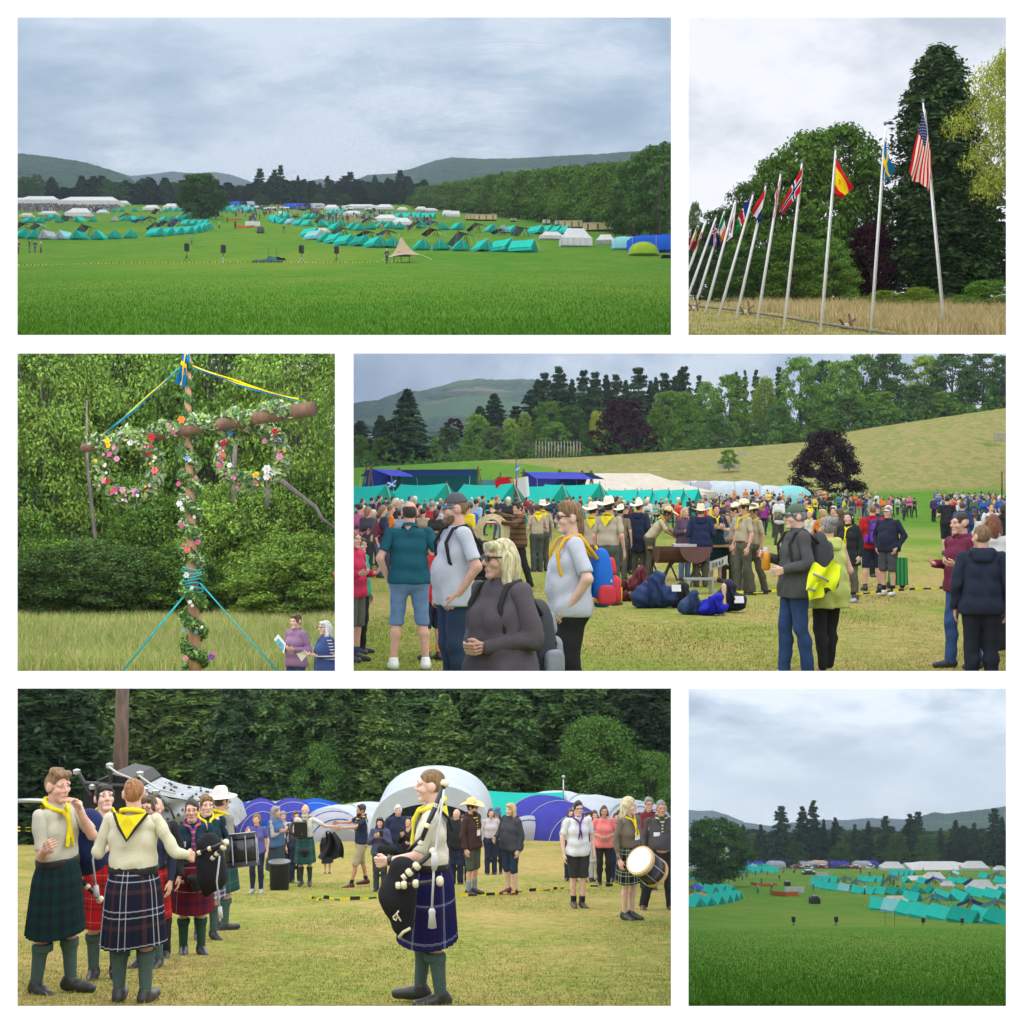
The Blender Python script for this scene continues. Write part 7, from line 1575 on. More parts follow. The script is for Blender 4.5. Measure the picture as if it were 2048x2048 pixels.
p,D,px=gp(B6,z6,770,1302);mb=MB();mb.box((0,0,.55),(1.5,1.2,1.0),.2,.9);mb.box((0,-.1,1.15),(1.0,.8,.3),.2,.8);tag(mb.build('sound_stack',DARKM,None,False,p),'black sound box alone on the grass of the square view','speaker stack')
p,D,px=gp(B6,z6,608,1196);mb=MB();mb.box((0,0,.55),(1.2,1.2,1.0),.1,.9);tag(mb.build('sound_stack',DARKM,None,False,p),'small black box behind the screens in the square view','speaker stack')
screen(B6,z6,635,1250,82,48,'left white screen in the square camp view',.3364);screen(B6,z6,692,1242,36,42,'right white screen in the square camp view',.3364);screen(B6,z6,815,1140,76,28,'far white box screen in the square camp view',.3364)
mesh_strip(B6,z6,[(508,1236),(520,1254),(600,1258),(672,1256)],.8,'orange mesh barrier before the screens in the square view');mesh_strip(B6,z6,[(392,1188),(440,1198),(545,1196)],.6,'longer orange mesh barrier farther up the square view')
crowd_stuff(B6,26,1480,1600,(250,520),W1_,13);crowd_stuff(B6,22,1600,2000,(230,520),W1_,14)
its=[]
for k in range(22):
 px=q6(640+k*22,0)[0];nm,c=rk.choice(CARC);its.append((px,nm,far_car(B6.G(px,rk.uniform(520,560)),rk.uniform(0,3),c,'x','cars parked before the wood in the square view')))
cnt={}
for px,nm,o in its: i=cnt.get(nm,0);cnt[nm]=i+1;o['label']='%s %s car from the left before the wood in the square view' % (ordn(i),nm)
p,D,px=gp(B6,z6,735,1128);far_car(p,.1,(.02,.03,.02),'dark green jeep standing on the far grass of the square view','jeeps')
# ---------------------------------------------------------------- bay 2: flagpoles, flags, lashed rail
POLE=plain('white_pole_paint',(.74,.75,.74),.35)
FC=dict(r=(.5,.012,.025),w=(.72,.72,.74),b=(.012,.03,.2),n=(.012,.02,.09),y=(.8,.55,.01),s=(.01,.14,.33),g=(.01,.2,.05),o=(.75,.2,.02),k=(.02,.02,.02),c=(.7,.62,.5))
FM={}
def fmat(c):
 if c not in FM:
  m,nt,bs,out=nodes_of('flag_cloth_'+c);d=N(nt,'BsdfDiffuse');t=N(nt,'BsdfTranslucent');ms=N(nt,'MixShader');ms.inputs[0].default_value=.3
  for s in (d,t): s.inputs[0].default_value=(*FC[c],1)
  nt.links.new(d.outputs[0],ms.inputs[1]);nt.links.new(t.outputs[0],ms.inputs[2]);nt.links.new(ms.outputs[0],out.inputs[0]);FM[c]=m
 return FM[c]
def cross(u,v,u0,u1,v0,v1): return u0<u<u1 or v0<v<v1
DESIGN={
 'us': lambda u,v: ('w' if int(u*60) % 3 == 1 and int(v*52) % 4 == 1 else 'n') if u<.32 and v<.54 else ('r' if int(v*13) % 2 == 0 else 'c'),
 'se': lambda u,v: 'y' if cross(u,v,.3,.43,.4,.6) else 's',
 'es': lambda u,v: 'y' if .25<v<.75 and not ((u- .36) ** 2+(v- .5) ** 2<.006 and (u- .36) ** 2+(v- .5) ** 2>.002) else 'r',
 'no': lambda u,v: 'n' if cross(u,v,.32,.4,.44,.56) else 'w' if cross(u,v,.27,.45,.37,.63) else 'r',
 'wr': lambda u,v: 'r' if abs(v- u)<.1 or abs(1- v- u)<.1 or (u<.25 and .3<v<.6) else 'w',
 'nl': lambda u,v: 'r' if v<.33 else 'w' if v<.66 else 'b',
 'na': lambda u,v: 'r' if abs(v- (1- u))<.16 else 'w' if abs(v- (1- u))<.24 else ('b' if v<1- u else 'g'),
 'jp': lambda u,v: 'r' if ((u- .5)*1.5) ** 2+(v- .5) ** 2<.09 else 'w',
 'ie': lambda u,v: 'g' if u<.33 else 'w' if u<.66 else 'o',
 'is': lambda u,v: 'r' if cross(u,v,.32,.4,.44,.56) else 'w' if cross(u,v,.27,.45,.37,.63) else 'n',
 'dk': lambda u,v: 'w' if cross(u,v,.3,.42,.42,.58) else 'r',
 'be': lambda u,v: 'k' if u<.2 else 'y' if u<.66 else 'r',
 'sc': lambda u,v: 'w' if abs(v- u)<.12 or abs(1- v- u)<.12 else 's2',
}
FC['s2']=(.015,.14,.5)
def flag(corners,design,label,group,ripple=.12,nu=40,nv=28,thick=0):
 if design == 'us': nu,nv=60,52
 """cloth hung between hoist top, hoist bottom, fly top, fly bottom (world points), rippled, printed through"""
 ht,hb,ft,fb=[np.array(c) for c in corners];cols=[];idx={};V=[]
 nrm=np.array((0,1.0,0))
 for j in range(nv+1):
  for i in range(nu+1):
   u,v=i/nu,j/nv;p=(ht*(1- v)+hb*v)*(1- u)+(ft*(1- v)+fb*v)*u
   p=p+nrm*ripple*u ** .5*(math.sin(u*5+v*9)*.6+math.sin(v*17+u*3)*.4)*(.3+.7*u)
   V.append(p)
 Fq=[];fm=[]
 for j in range(nv):
  for i in range(nu):
   c=DESIGN[design]((i+.5)/nu,(j+.5)/nv)
   if c not in idx: idx[c]=len(cols);cols.append(fmat(c))
   Fq.append((j*(nu+1)+i,j*(nu+1)+i+1,(j+1)*(nu+1)+i+1,(j+1)*(nu+1)+i));fm.append(idx[c])
 return tag(obj('flag',mesh_np('flag',np.array(V),np.array(Fq),cols,True,fm)),label,'flag',group)
def pole2(ub,vb,ut,vt,name,design,quad,flab):
 pb,yb=q2(ub,vb);pt,yt=q2(ut,vt);D=B2.Dof(pb,min(yb,668));D=min(max(D,51.5),92)
 a,c=B2.at(pb,yb+(12 if yb>660 else 0),D),B2.at(pt,yt,D)
 o=empty('flagpole',a,0,name,'flagpole','flagpoles along the rail');r=.046*D/52
 mb=MB();mb.tube([(0,0,0),tuple((c- a)*.5),tuple(c- a)],[r,r*.85,r*.65],10);mb.build('pole',POLE,o,True)
 mb=MB();mb.lathe([(.01,-.02),(r*1.1,0),(r*1.3,.06),(r*.9,.12),(.01,.14)],10,tuple(c- a));mb.build('finial',plain('pole_cap',(.1,.1,.1),.4),o)
 mb=MB();mb.tube([tuple((c- a)*.12+Vector((r*1.2,-.06,0))),tuple((c- a)*.97+Vector((r,-.06,0)))],.012,4);mb.build('halyard',ROPE,o)
 if quad:
  flag([tuple(B2.at(*q2(u,v),D- .15)) for u,v in quad],design,flab,'flags on the row of poles',.25*D/52)
pole2(1545,1900,1415,520,'tall nearest white flagpole at the right carrying the striped flag','us',[(1418,570),(1462,830),(1325,948),(1458,1052)],'red and white striped flag with starred canton on the nearest pole')
pole2(1100,1890,1190,655,'white flagpole carrying the blue flag with yellow cross','se',[(1186,735),(1176,985),(1244,930),(1192,992)],'blue flag with yellow cross hanging right of its pole')
pole2(800,1900,895,800,'white flagpole carrying the red and yellow flag','es',[(899,848),(890,1062),(1000,1030),(930,1092)],'red and yellow banded flag with a small crest')
pole2(580,1880,695,880,'white flagpole carrying the red flag with blue cross','no',[(697,905),(684,1055),(556,1152),(580,1187)],'red flag with white edged blue cross hanging left of its pole')
pole2(425,1840,568,945,'white flagpole with the narrow furled white and red flag','wr',[(568,978),(540,1195),(546,1010),(526,1212)],'narrow furled white flag with red marks')
pole2(300,1815,480,1015,'white flagpole carrying the red white and blue banded flag','nl',[(478,1030),(448,1215),(398,1165),(436,1240)],'drooping flag of red white and blue bands')
pole2(200,1785,405,1065,'white flagpole carrying the blue red and green flag','na',[(388,1090),(345,1245),(328,1170),(292,1302)],'blue flag with red diagonal band and green corner')
pole2(118,1775,300,1100,'white flagpole carrying the white flag with red disc','jp',[(306,1118),(282,1320),(272,1230),(252,1342)],'white flag with a red disc')
pole2(60,1730,235,1165,'white flagpole carrying the green white and orange flag','ie',[(233,1175),(198,1270),(246,1300),(214,1352)],'green white and orange banded flag')
pole2(20,1665,185,1200,'white flagpole carrying the dark blue flag with red cross','is',[(182,1220),(172,1250),(216,1385),(142,1370)],'dark blue flag with white edged red cross')
pole2(20,1520,125,1215,'white flagpole carrying the second small red flag from the left','dk',[(112,1290),(98,1292),(80,1370),(48,1405)],'small red flag right of the yellow one at the far left')
pole2(20,1395,78,1250,'short looking white flagpole with the yellow and red flag at far left','be',[(78,1258),(70,1260),(52,1392),(34,1390)],'small black yellow and red flag at the far left')
pole2(18,1340,30,1275,'farthest white flagpole cut by the left edge','dk',[(31,1285),(26,1285),(30,1370),(14,1385)],'smallest red flag cut by the left edge')
def rail2(pts,r,label,nm='rail'):
 P=[]
 for u,v in pts: px,py=q2(u,v);D=B2.Dof(px,py+5)- 1.0;P.append(B2.at(px,py,max(50.5,D)))
 mb=MB();mb.tube(P,r,8);return tag(mb.build(nm,WOOD if r<.05 else bark_mat('weathered_rail',(.2,.18,.14)),None,True),label,'fence rail')
rail2([(14,1726),(110,1735),(310,1755),(590,1797),(800,1832),(1000,1862),(1310,1908)],.06,'long pole lashed level across the feet of the flagpoles')
for i,(u,v,s) in enumerate(((360,1766,.9),(960,1850,1.0),(50,1742,.8))):
 px,py=q2(u,v);D=max(50.8,B2.Dof(px,py+5)- 1.2);p=B2.at(px,py,D);o=empty('rail_trestle',p,0,['middle','right','left'][i]+' crossed pole trestle lashed under the long rail','trestle','trestles of the flag rail');k=s*D/F*.3364
 for a,c in (((-60,40),(55,-45)),((-45,-40),(25,45)),((35,40),(20,-75))):
  mb=MB();mb.tube([(a[0]*k,-.1,-a[1]*k),(c[0]*k,.12,-c[1]*k)],.05,6);mb.build('pole',WOOD,o,True)
 mb=MB();mb.lathe([(.05,-.12),(.11,-.08),(.12,.08),(.05,.12)],9);mb.build('lashing',ROPE,o)
# ---------------------------------------------------------------- bay 3: the maypole
NEEDLE=leaf_mat('garland_needles',(.07,.16,.06),.5,1.8,.1,6);GLEAF=leaf_mat('garland_leaves',(.3,.44,.13),.5,1.5,.25,6);PALE_LEAF=leaf_mat('garland_grey_leaf',(.38,.46,.34),.6,1.5,.2,6)
TIMBER=bark_mat('peeled_pole',(.38,.22,.13));LOG=bark_mat('log_bark',(.15,.085,.055))
D3=19.0
def w3(u,v,D=D3): return B3.at(*q3(u,v),D)
mpole=empty('maypole',w3(1078,1950),0,'tall garlanded maypole with two wreaths in the meadow','maypole');base3=mpole.location.copy()
PL=[(1078,1950),(1072,1600),(1058,1200),(1046,800),(1036,400),(1038,20),(1040,-30)]
def polept(v): return w3(np.interp(v,[p[1] for p in PL[::-1]],[p[0] for p in PL[::-1]]),v)
mb=MB();vs=np.linspace(1950,-30,14);mb.tube([tuple(polept(v)- base3) for v in vs],[np.interp(v,[-30,1950],[.038,.088]) for v in vs],12);mb.build('pole',TIMBER,mpole,True)
ca,cb=w3(418,592,19.6),w3(1798,352,18.2)
mb=MB();P=[ca.lerp(cb,t)- Vector((0,.09,0))- base3 for t in np.linspace(0,1,15)];mb.tube([tuple(p) for p in P],[(.06+.035*t)*(1+.03*math.sin(t*23)) for t in np.linspace(0,1,15)],12);mb.build('crossbar',LOG,mpole,True)
g3=np.random.default_rng(77)
def garland(path,rad,n,size,mats,parent,name='garland',jit=.5):
 """greenery wound along a path: leaf sprays standing out all round it"""
 path=np.array(path);seg=g3.integers(0,len(path)- 1,n);t=g3.uniform(0,1,n)[:,None]
 c=path[seg]*(1- t)+path[seg+1]*t;d=g3.normal(0,1,(n,3));d /= np.linalg.norm(d,axis=1,keepdims=True)
 Pn=c+d*rad*g3.uniform(.35,1.15,n)[:,None]
 ms=list(mats);k=g3.integers(0,len(ms),n)
 V,Fc=leaf_cards(Pn,d,size,g3,.4);fm=np.concatenate([k,k])
 return obj(name,mesh_np(name,V,Fc,ms,False,fm),parent)
def helix(v0,v1,turns,rad):
 P=[]
 for i in range(int(turns*14)+1):
  t=i/(turns*14);v=v0+(v1- v0)*t;a=t*turns*2*math.pi;c=polept(v)- base3;r=rad*np.interp(v,[0,1900],[.6,1]);P.append((c.x+math.cos(a)*r,c.y+math.sin(a)*r,c.z))
 return P
garland(helix(20,460,4.5,.06),.05,3000,.026,[NEEDLE],mpole);garland(helix(520,1340,5.5,.1),.085,8000,.034,[NEEDLE,NEEDLE,GLEAF,PALE_LEAF],mpole);garland(helix(1340,1950,3.6,.12),.085,6500,.034,[NEEDLE,NEEDLE,GLEAF],mpole)
garland([tuple(ca.lerp(cb,t)- base3+Vector((0,-.1+.1*math.cos(t*40),.06+.05*math.sin(t*40)))) for t in np.linspace(.06,.93,60)],.1,6500,.04,[NEEDLE,PALE_LEAF,GLEAF],mpole)
FLC=dict(red=(.5,.02,.03),pink=(.6,.13,.26),rose=(.65,.3,.42),orange=(.75,.22,.05),white=(.7,.7,.68),yellow=(.78,.5,.03),blue=(.15,.35,.6),violet=(.2,.08,.35),coral=(.7,.16,.14))
_fl={}
def flower_mesh(c):
 if c not in _fl:
  mb=MB()
  for ring,(nn,r,z,tilt) in enumerate(((6,1.0,.0,.25),(5,.7,.18,.6),(4,.38,.3,1.0))):
   for q in range(nn):
    a=2*math.pi*(q+ring*.5)/nn;w=.75*r;ca_,sa_=math.cos(a),math.sin(a)
    pts=[(.1,0,z),(.55*r,-w*.55,z+.2*tilt),(r,-w*.3,z+.5*tilt),(r*1.05,w*.3,z+.5*tilt),(.55*r,w*.55,z+.2*tilt)]
    mb.poly([(x*ca_- y*sa_,x*sa_+y*ca_,zz) for x,y,zz in pts])
  m=MB();_fl[c]=mb.mesh('flower',cloth('petal_'+c,FLC[c],.18,.7,30,0))
 return _fl[c]
def flower(p,c,s,parent,out=(0,-1,0.2)):
 o=obj('flower',flower_mesh(c),parent);o.location=p;o.rotation_mode='QUATERNION';o.rotation_quaternion=Vector(out).to_track_quat('Z','Y');o.scale=(s*.82,)*3;return o
for u,v,c,s in [(997,418,'orange',.062),(1140,418,'orange',.056),(922,458,'rose',.05),(948,488,'pink',.045),(818,524,'red',.055),(1312,362,'white',.06),(1400,412,'orange',.045),(1396,456,'red',.052),(1470,392,'coral',.04),(1290,496,'blue',.055),(1030,650,'blue',.045),(1086,763,'rose',.04),(980,802,'pink',.045),(985,922,'white',.05),(1000,950,'white',.04),(998,1050,'pink',.04),(1096,1152,'pink',.045),(1032,1196,'coral',.055),(1028,1348,'white',.05),(1048,1510,'white',.035),(1062,1530,'white',.03),(1178,1838,'violet',.06),(1190,1815,'rose',.045),(1020,1845,'rose',.045),(1085,1690,'blue',.03),(1010,1680,'blue',.03),(1120,1660,'white',.03),(738,520,'violet',.035),(690,545,'white',.04),(1365,400,'rose',.04),(1010,1165,'coral',.03),(1045,660,'white',.035),(1060,1425,'white',.03),(1075,1000,'white',.035)]:
 flower(w3(u,v,D3- .22)- base3,c,s,mpole,(g3.normal()*.3,-1,g3.normal()*.3+.2))
def wreath(u,v,ru,rv,label,flowers):
 c=w3(u,v,D3- .12);k=.3339*D3/F;o=empty('wreath',c,0,label,'wreath','wreaths hung from the crossbar')
 ring=[(math.cos(a)*ru*k,.03*math.sin(a*3),math.sin(a)*rv*k) for a in np.linspace(0,2*math.pi,40)]
 mb=MB();mb.tube(ring,.018,6,False);mb.build('hoop',TIMBER,o,True);garland(ring,.11,5200,.055,[GLEAF,GLEAF,PALE_LEAF,NEEDLE],o,'foliage')
 for q in range(44): a=g3.uniform(0,6.28);flower((math.cos(a)*ru*k+g3.normal()*.04,-.12+g3.normal()*.02,math.sin(a)*rv*k+g3.normal()*.04),['white','rose','pink','white','yellow'][q % 5],g3.uniform(.018,.03),o,(g3.normal()*.4,-1,g3.normal()*.4))
 for fu,fv,fc,fs in flowers: flower(w3(fu,fv,D3- .26)- c,fc,fs,o,(g3.normal()*.3,-1,g3.normal()*.3+.1))
 return o
wreath(682,712,168,172,'left flower wreath hanging from the low end of the crossbar',[(552,545,'yellow',.05),(560,572,'yellow',.045),(592,585,'rose',.045),(566,625,'pink',.045),(610,652,'rose',.05),(800,622,'red',.04),(812,575,'red',.035),(836,722,'coral',.06),(532,782,'rose',.05),(553,785,'red',.045),(598,835,'pink',.055),(645,838,'rose',.05),(712,845,'rose',.045),(728,852,'violet',.04),(690,555,'white',.05),(540,690,'white',.04),(806,810,'white',.035)])
wreath(1418,628,180,165,'right flower wreath hanging from the high end of the crossbar',[(1250,558,'red',.05),(1558,488,'red',.055),(1238,655,'pink',.04),(1226,692,'pink',.045),(1585,640,'rose',.058),(1496,545,'rose',.045),(1510,715,'white',.075),(1545,735,'white',.06),(1508,760,'white',.06),(1443,748,'yellow',.06),(1285,690,'white',.045),(1315,768,'rose',.035),(1580,545,'violet',.035),(1250,628,'orange',.035)])
def streamer(p0,p1,sag,cols,label):
 o=empty('streamer',p0,0,label,'streamer','streamers from the pole top to the crossbar ends')
 for k,c in enumerate(cols):
  mb=MB();n=16
  for i in range(n):
   V=[]
   for t in (i/n,(i+1)/n):
    q=(p1- p0)*t+Vector((0,0,-sag*math.sin(math.pi*t)));z=(k- len(cols)/2)*.016+.01*math.sin(t*9+k*2);V += [q+Vector((0,.012*k,z)),q+Vector((0,.012*k+.01*math.sin(t*14),z+.017))]
   mb.add(V,[(0,2,3,1)])
  mb.build('ribbon',fmat(c),o)
 return o
FC['t']=(.02,.35,.28)
streamer(w3(975,112,D3- .1),ca+Vector((.15,-.12,.08)),.03,['s','t','y'],'yellow blue and green ribbons running down to the left crossbar end');streamer(w3(1062,96,D3- .1),cb+Vector((-.2,-.12,.1)),.03,['s','y','y'],'yellow and blue ribbons running down to the right crossbar end')
flag([tuple(w3(u,v,D3- .1)) for u,v in ((1028,-20),(1000,60),(1052,60),(985,225))],'se','small blue flag with yellow cross drooping at the maypole top',None,.08)
flag([tuple(w3(u,v,D3- .13)) for u,v in ((1010,0),(1032,30),(960,200),(1022,222))],'se','folded part of the blue flag in front of the pole',None,.06)
TEALR=cloth('teal_rope',(.03,.4,.42),.1)
for i,(a,c) in enumerate((((1050,1425),(610,1960)),((1110,1395),(1600,1960)))):
 mb=MB();mb.tube([w3(*a,D3- .1),w3(*c,D3- .4)],.008,5);mb.tube([w3(a[0],a[1]+6,D3- .12),w3(c[0]+10,c[1],D3- .36)],.007,5);tag(mb.build('guy_rope',TEALR,None,True),['left','right'][i]+' doubled teal rope staying the maypole','rope','teal ropes of the maypole')
mb=MB()
for k in range(7): v=1310+k*22;c=polept(v);mb.tube([(c.x+.13*math.cos(a),c.y+.13*math.sin(a),c.z+.02*math.sin(a*2+k)) for a in np.linspace(0,2*math.pi,13)],.011,4,False)
e=mb.build('rope_binding',TEALR,mpole,True);e.matrix_parent_inverse=Matrix.Translation(-base3)
# things held by the two women
p=wpt(W1,1,2).lerp(wpt(W1,0,2),.35);o=MB();o.add([(-.1,0,.12),(.06,-.03,-.1),(.09,0,.05),(-.04,.03,.2)],[(0,1,2,3)]);o.cur=1;o.add([(-.075,-.014,.09),(.04,-.028,-.07),(.062,-.014,.03),(-.03,.006,.14)],[(0,1,2,3)])
tag(o.build('leaflet',[cloth('paper',(.75,.75,.75),.05),cloth('leaflet_print',(.12,.4,.45),.4,.8,25)],None,False,p+Vector((-.06,-.1,.02))),'folded white and blue leaflet in the hands of the purple fleece woman','leaflet')
p=wpt(W2,1,2);o=MB();o.add([(-.1,-.02,.02),(.02,-.05,.06),(.06,0,.0),(-.03,.02,-.1)],[(0,1,2,3)]);tag(o.build('tissue',cloth('paper',(.75,.75,.75),.05),None,False,p+Vector((-.08,-.08,0))),'crumpled white tissue in the hands of the white haired woman','tissue')
# ---------------------------------------------------------------- bay 4: tents, shelters and poles behind the crowd
G4='turquoise tents behind the crowd'
def t4tent(u,vbase,D,L_u,col,rz,label,big=1,sc_=1.0):
 px,_=qa(u,0);p=B4.G(px,D);return ridge_tent(p,R_(rz),col,label,G4,big,sc_)
for u,D,rz,sc_,lb in [(85,98,62,1.5,'leftmost turquoise ridge tent behind the crowd'),(430,96,60,1.55,'turquoise ridge tent under the dark teal tarpaulin'),(260,104,80,1.3,'turquoise tent inside the trestle shelter at the left'),(665,104,40,1.2,'small turquoise tent right of the dark teal tarpaulin'),(810,96,62,1.55,'turquoise ridge tent left of the blue and white flag'),(1090,98,66,1.5,'turquoise ridge tent left of the navy trestle shelter'),(1300,98,66,1.55,'turquoise ridge tent below the navy trestle shelter'),(20,108,40,1.4,'pale end of a turquoise tent at the left edge')]:
 t4tent(u,0,D,0,'turquoise',rz*.66,lb,1,sc_*1.08)
for i,u in enumerate((1500,1590,1690,1780,1870)): t4tent(u,0,100,0,'turquoise',74- i*4,ordn(i)+' turquoise tent from the left in the row below the cream marquee',1,1.42)
def sh4(u,D,L,H,col,c2,rz,label): px,_=qa(u,0);return shelter(B4.G(px,D),R_(rz),L,H,label,col,c2,'trestle shelters behind the crowd')
sh4(420,108,9.0,3.7,'teal','navy',-14,'long trestle shelter with a dark teal tarpaulin at the left');sh4(205,106,3.6,3.7,'blue','blue',60,'violet blue tarpaulin sloping down at the left of the long shelter');sh4(1190,110,5.4,3.5,'blue','blue',30,'violet blue tarpaulin shelter left of the cream marquee');sh4(1320,112,3.4,3.5,'navy','navy',40,'navy trestle shelter beside the violet blue tarpaulin');sh4(890,116,4.4,2.9,'navy','slate',0,'small trestle frame left of the blue and white flag')
px,_=qa(1560,0);marquee(B4.G(px,118),R_(2),15.5,8,1.9,3.5,'large cream canvas marquee behind the turquoise row','cream',None,5.0,bays=6);px,_=qa(1830,0);marquee(B4.G(px,116),R_(2),6.6,5,1.7,2.9,'smaller cream tent joined to the cream marquee','cream',None,2.0,bays=3)
px,_=qa(1040,0);dome_tent(B4.G(px,118),R_(78),5.5,8.5,2.9,'white tunnel tent behind the blue and white flag','greywhite',None,'grey',False,True)
for i,(u,w) in enumerate(((90,3.6),(170,3.6),(230,3.2),(340,5.6),(480,6),(600,6))):
 px,_=qb(u,0);dome_tent(B4.G(px,150),R_(84),w,6.5,2.7 if i<4 else 2.2,['first silver tunnel tent beside the turquoise row','second silver tunnel tent beside the turquoise row','third silver tunnel tent beside the turquoise row','wide pale tent with a badge left of the purple tree','low pale green tent roof left of the purple tree','low pale tent nearest the purple tree'][i],['silver','greywhite','silver','greywhite','greywhite','pale'][i],'pale tents beyond the crowd','grey',False,True)
p=B4.G(qa(140,0)[0],170);o=empty('sail_canopy',p,0,'small sand coloured sail canopy at the left of the green bank','canopy')
mb=MB()
for s in (-1,1): mb.grid(lambda u,v,s=s: (s*2.4*u*(1- .35*math.sin(math.pi*u)),-1.2+2.4*v*(1- .3*u),3.3*(1- u) ** 1.4+.3),8,4)
mb.build('canopy_sheet',CV['tan'],o,True);mb=MB();mb.tube([(0,0,0),(0,0,3.7)],.06,6);mb.build('pole',WOOD,o);mb=MB();mb.box((.2,0,.5),(1.4,.8,1.0));mb.build('table',DARKM,o)
# blue flag with white saltire on its staff
px,_=qa(972,0);D=94;a=B4.G(px,D);h=(1024- qa(0,628)[1])/F*D- a.z
mb=MB();mb.tube([a,a+Vector((.05,0,h))],.06,7);tag(mb.build('flagstaff',WOOD,None,True),'dark wooden staff carrying the blue and white flag above the tents','flagpole')
mb=MB()
for dx in (-.8,.9): mb.tube([a+Vector((dx*1.6,-.2,0)),a+Vector((0,-.05,h*.52))],.05,6)
tag(mb.build('staff_tripod',WOOD,None,True),'two wooden legs bracing the flag staff','trestle')
flag([tuple(B4.at(*qa(u,v),D- .1)) for u,v in ((978,645),(972,700),(992,690),(976,762))],'sc','blue flag with white diagonal cross drooping on the staff',None,.15)
flag([tuple(B4.at(*qa(u,v),103)) for u,v in ((218,775),(215,810),(272,762),(268,800))],'sc','blue flag with white diagonal cross hung inside the left shelter',None,.1)
for i,(u,c) in enumerate(((985,'o'),(1000,'w'),(890,'r'))):
 px,_=qa(u,0);b0=B4.at(px,985,95);mb=MB();mb.add([(-.5,0,.9),(.5,.1,1.1),(.6,.1,-.2),(-.3,0,-.9)],[(0,1,2,3)]);tag(mb.build('banner',fmat(c),None,False,b0),['orange pennant hung by the flag staff','white pennant hung by the flag staff','red marked banner left of the flag staff'][i],'banner')
for u0,v0,u1,v1,lb in ((880,715,880,790,'upright pole of the small trestle frame'),(860,748,950,748,'upper cross pole of the small trestle frame'),(855,775,960,772,'lower cross pole of the small trestle frame'),(1370,750,1440,748,'pole sticking out from the navy shelter'),(620,770,610,840,'post right of the dark teal tarpaulin')):
 mb=MB();mb.tube([B4.at(*qa(u0,v0),112),B4.at(*qa(u1,v1),112)],.08,6);tag(mb.build('wooden_pole',WOOD,None,True),lb,'pole')
# the far row of flagpoles on the bank
for i in range(15):
 u=1088+i*18.4;px,yb=qa(u,632- i*.9);_,yt=qa(u,533+(i % 3)*2);D=262;a,c=B4.at(px,yb,D),B4.at(px+.6,yt,D)
 mb=MB();mb.tube([a,c],.06,6);tag(mb.build('flagpole',cloth('grey_pole',(.4,.41,.42),.1),None,True),ordn(i)+' small flagpole from the left in the far row on the bank','flagpole','far flagpoles on the bank')
 if i not in (5,8):
  k=D/F*.3416;d=13 if i % 2 else 9
  flag([c+Vector((0,-.1,-.2)),c+Vector((0,-.1,-1.5)),c+Vector((d*k*.4,-.1,-1.3)),c+Vector((d*k*.2,-.1,-2.1))],['nl','dk','ie','us','jp','no','es','wr'][i % 8],ordn(i)+' small drooping flag from the left in the far row','far flags on the bank',.2,12,9)
# fences on the slope, house at the left, thin pole at the right
def guard(q,u0,u1,v0,v1,D,label,n=5):
 p0,_=q(u0,0);p1,_=q(u1,0);yb,yt=q(0,v1)[1],q(0,v0)[1];o=empty('tree_guard',B4.at((p0+p1)/2,yb,D),0,label,'fence');w=(p1- p0)*D/F;h=(yb- yt)*D/F;m_=cloth('grey_fence_wood',(.3,.28,.25),.2)
 for i in range(n):
  mb=MB();mb.box((-w/2+w*i/(n- 1),0,h/2),(.14,.14,h));mb.build('post',m_,o)
 for k in range(3): mb=MB();mb.box((0,-.09,h*(.25+.3*k)),(w,.05,.18));mb.build('slat',m_,o)
guard(qb,255,370,655,692,214,'low wooden guard round the small pine');guard(qb,1838,1905,478,535,225,'slatted wooden guard at the right edge of the slope');guard(qb,365,410,590,610,240,'bit of rail fence behind the small pine',3)
o=empty('house',B4.at(qa(48,0)[0],qa(0,604)[1],420),0,'white house with grey roof among the trees at the left edge','house')
mb=MB();mb.box((0,0,1.8),(9,6,3.6));mb.build('wall',cloth('white_render',(.65,.65,.63),.05),o);mb=MB();mb.add([(-4.8,-3.3,3.5),(4.8,-3.3,3.5),(4.8,3.3,3.5),(-4.8,3.3,3.5),(-4.2,0,6.2),(4.2,0,6.2)],[(0,1,5,4),(2,3,4,5),(1,2,5),(3,0,4),(0,3,2,1)]);mb.build('roof',cloth('slate_roof',(.16,.16,.17),.15),o)
for x in (-2.5,0,2.5): mb=MB();mb.box((x,-3.02,2),(1.0,.08,1.2));mb.build('window',plain('window_glass',(.03,.035,.04),.1),o)
mb=MB();a=B4.at(qb(1885,0)[0],qb(0,860)[1],110);mb.tube([a,a+Vector((0,0,(860- 700)*.3468*110/F))],.07,6);tag(mb.build('wooden_pole',WOOD,None,True),'thin dark pole standing above the crowd at the far right','pole')
# cooking place: half barrel grill, table, sign, stool
def g4(q,u,v): px,py=q(u,v);D=B4.Dof(px,py);return B4.G(px,D),D
p,D=g4(qe,935,1195);o=empty('barrel_grill',p,R_(8),'rusty brown half barrel grill on black crossed legs','grill');RUST=cloth('rusty_iron',(.10,.045,.035),.3,.8,4)
mb=MB();n=14
for x in (-.58,.42):
 for i in range(n+1): a=math.pi*i/n;mb.v.append(np.array([(x,-.36*math.cos(a),.9- .36*math.sin(a))]))
mb.f=[(i,i+1,n+2+i,n+1+i) for i in range(n)]+[tuple(range(n+1)),tuple(range(n+1,2*n+2))[::-1]];mb.m=[0]*len(mb.f);mb.n=2*n+2;mb.build('trough',RUST,o)
mb=MB()
for i in range(19): a=math.pi*(1+i/18);mb.v.append(np.array([(.2+.36*math.cos(a),-.42,.9+.36*math.sin(a))]))
